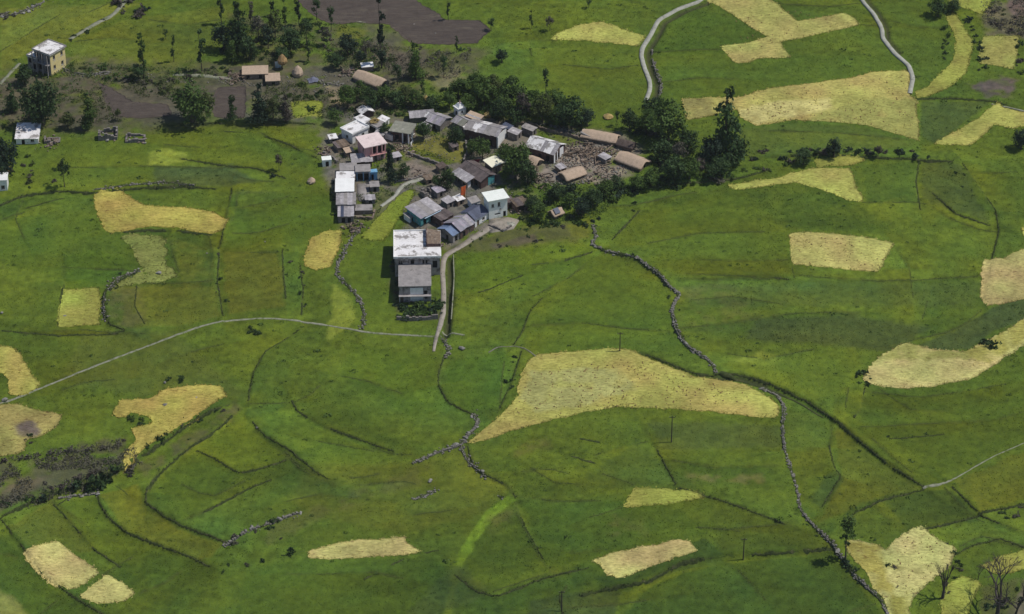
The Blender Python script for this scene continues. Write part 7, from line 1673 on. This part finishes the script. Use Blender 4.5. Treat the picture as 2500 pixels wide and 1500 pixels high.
T3 = [FU([(0, 1110), (300, 1070), (340, 1110), (200, 1170), (0, 1235)]), FU([(2370, 10), (2500, -10), (2490, 90), (2380, 85)]), FU([(780, 100), (1000, 120), (1140, 120), (1120, 190), (960, 190)])]
T4 = [FU([(640, 200), (830, 200), (830, 290), (640, 292)]), FU([(280, 200), (430, 200), (430, 240), (330, 235)]), FU([(165, 220), (260, 210), (300, 295), (165, 305)])]
undergrowth(T1, 'low green scrub round the upper left hamlet', 'mid', 1.6)
undergrowth(T2, 'green undergrowth in the hedges and wood round the village', 'mid', 1.5)
T6 = [FU([(-20, 1120), (140, 1085), (300, 1062), (345, 1105), (200, 1172), (-20, 1245)])]
undergrowth(T6, 'low grey brown scrub on the bank at lower left', 'grey', 2.0, 0.2, 0.4)
undergrowth(T3, 'grey dry scrub on rough ground', 'grey', 2.2, 0.2, 0.8)
T5 = [FU([(790, 345), (860, 360), (870, 400), (800, 400)]), FU([(860, 470), (960, 455), (900, 530), (840, 555)]), FU([(1130, 350), (1210, 360), (1200, 390), (1140, 390)]), FU([(985, 350), (1110, 392), (1050, 402), (985, 380)]), FU([(950, 440), (1000, 445), (970, 470)]), FU([(1240, 500), (1290, 500), (1270, 540)]), FU([(1040, 285), (1060, 300), (1130, 330), (1080, 345), (1010, 330)])]
undergrowth(T5, 'weeds between the village houses', 'mid', 1.3, 0.18, 0.5)
undergrowth(T4, 'olive weeds on the rough ground left of the village', 'olive', 2.0)

# dark weeds dotted through the green crops (nobody could count them)
NW = 2600
wx = NR.uniform(-150, 158, NW); wy = NR.uniform(-122, 170, NW)
ok = (np.abs(wx) < 128 + 0.2 * (wy + 112)) & (vnoise(wx, wy, 18, 501) + 0.6 * vnoise(wx, wy, 5, 502) > 0.02)
tt = tint_at(wx, wy); ok &= tt[:, 1] > tt[:, 0] * 1.02
for pl in FIELDS: ok &= ~inside(wx, wy, pl)
wx, wy = wx[ok], wy[ok]
sz = NR.uniform(0.12, 0.42, len(wx)) * np.where(NR.random(len(wx)) < 0.12, 1.7, 1.0)
k = 14
P = np.repeat(np.column_stack([wx, wy, gz(wx, wy)]), k, 0); S = np.repeat(sz, k)
d = NR.normal(0, 1, P.shape); d /= np.linalg.norm(d, axis=1)[:, None]; d[:, 2] = np.abs(d[:, 2]) * 0.6; d[:, 0] *= 1.5
P = P + d * S[:, None]
a = NR.normal(0, 1, P.shape); a /= np.linalg.norm(a, axis=1)[:, None]; c = np.cross(a, NR.normal(0, 1, P.shape)); c /= np.linalg.norm(c, axis=1)[:, None]
h_ = (S * 0.5)[:, None]
V = np.stack([P - a * h_, P - c * h_ * .7, P + a * h_, P + c * h_ * .7], 1).reshape(-1, 3)
me = np_mesh('field_weeds', V, np.arange(len(V)).reshape(-1, 4)); me.materials.append(M['leaf_mid'])
tag(link(bpy.data.objects.new('field_weeds', me)), 'small dark weeds dotted through the green terraces', 'weeds', kind='stuff')

# dark cut sheaves lying in the ripe fields
def sheaves(pl_pts, n, label):
    pl = lay(pl_pts); lo, hi = pl.min(0), pl.max(0); q = NR.uniform(lo, hi, (n, 2)); q = q[inside(q[:, 0], q[:, 1], pl)]
    mb = MB()
    for x, y in q:
        z = float(gz(x, y)) + 0.22; r = RNG.uniform(0.12, 0.3); a = RNG.uniform(0, 3.14); dx, dy = math.cos(a) * r, math.sin(a) * r
        mb.tube([(x - dx, y - dy, z), (x, y, z + 0.22), (x + dx, y + dy, z + 0.05)], [0.05, r * 0.6, 0.06], 5)
    tag(mb.build('wheat_sheaves', 'straw'), label, 'sheaves', 'cut sheaves in the ripe fields', 'stuff')
sheaves(L7([(440, 20), (1100, -60), (1500, 60), (1900, 200), (1400, 240), (800, 250), (350, 350)]), 520, 'brown sheaves scattered over the largest ripe field')
sheaves(A7([(760, 620), (1300, 500), (1770, 440), (1820, 800), (1200, 720), (860, 740)]), 260, 'brown sheaves scattered over the broad ripe field')
sheaves(L4([(1560, 430), (2160, 480), (2100, 640), (1580, 600)]), 70, 'brown sheaves in the neat rectangular field')
sheaves(B2([(860, 620), (1240, 450), (1640, 700), (1300, 1100), (900, 1200)]), 70, 'brown sheaves in the pale diamond field')
sheaves(A7([(700, 60), (1000, 60), (1450, 130), (760, 370)]), 120, 'brown sheaves in the cross-shaped field')

# thin air between the camera and the hillside
hb_ = MB(); hb_.box(-2900, 2900, -2850, 2950, -420, 470)
hz = hb_.build('haze', 'dark'); hz.data.materials.clear()
hm = bpy.data.materials.new('haze_air'); hm.use_nodes = True
hm.node_tree.nodes.clear()
ho = hm.node_tree.nodes.new('ShaderNodeOutputMaterial'); hv = hm.node_tree.nodes.new('ShaderNodeVolumePrincipled')
hv.inputs['Color'].default_value = (0.9, 0.95, 1.0, 1); hv.inputs['Density'].default_value = 0.000035; hv.inputs['Anisotropy'].default_value = 0.2
hm.node_tree.links.new(hv.outputs[0], ho.inputs['Volume'])
hz.data.materials.append(hm); hz['kind'] = 'stuff'; hz['label'] = 'thin pale haze over the hillside'
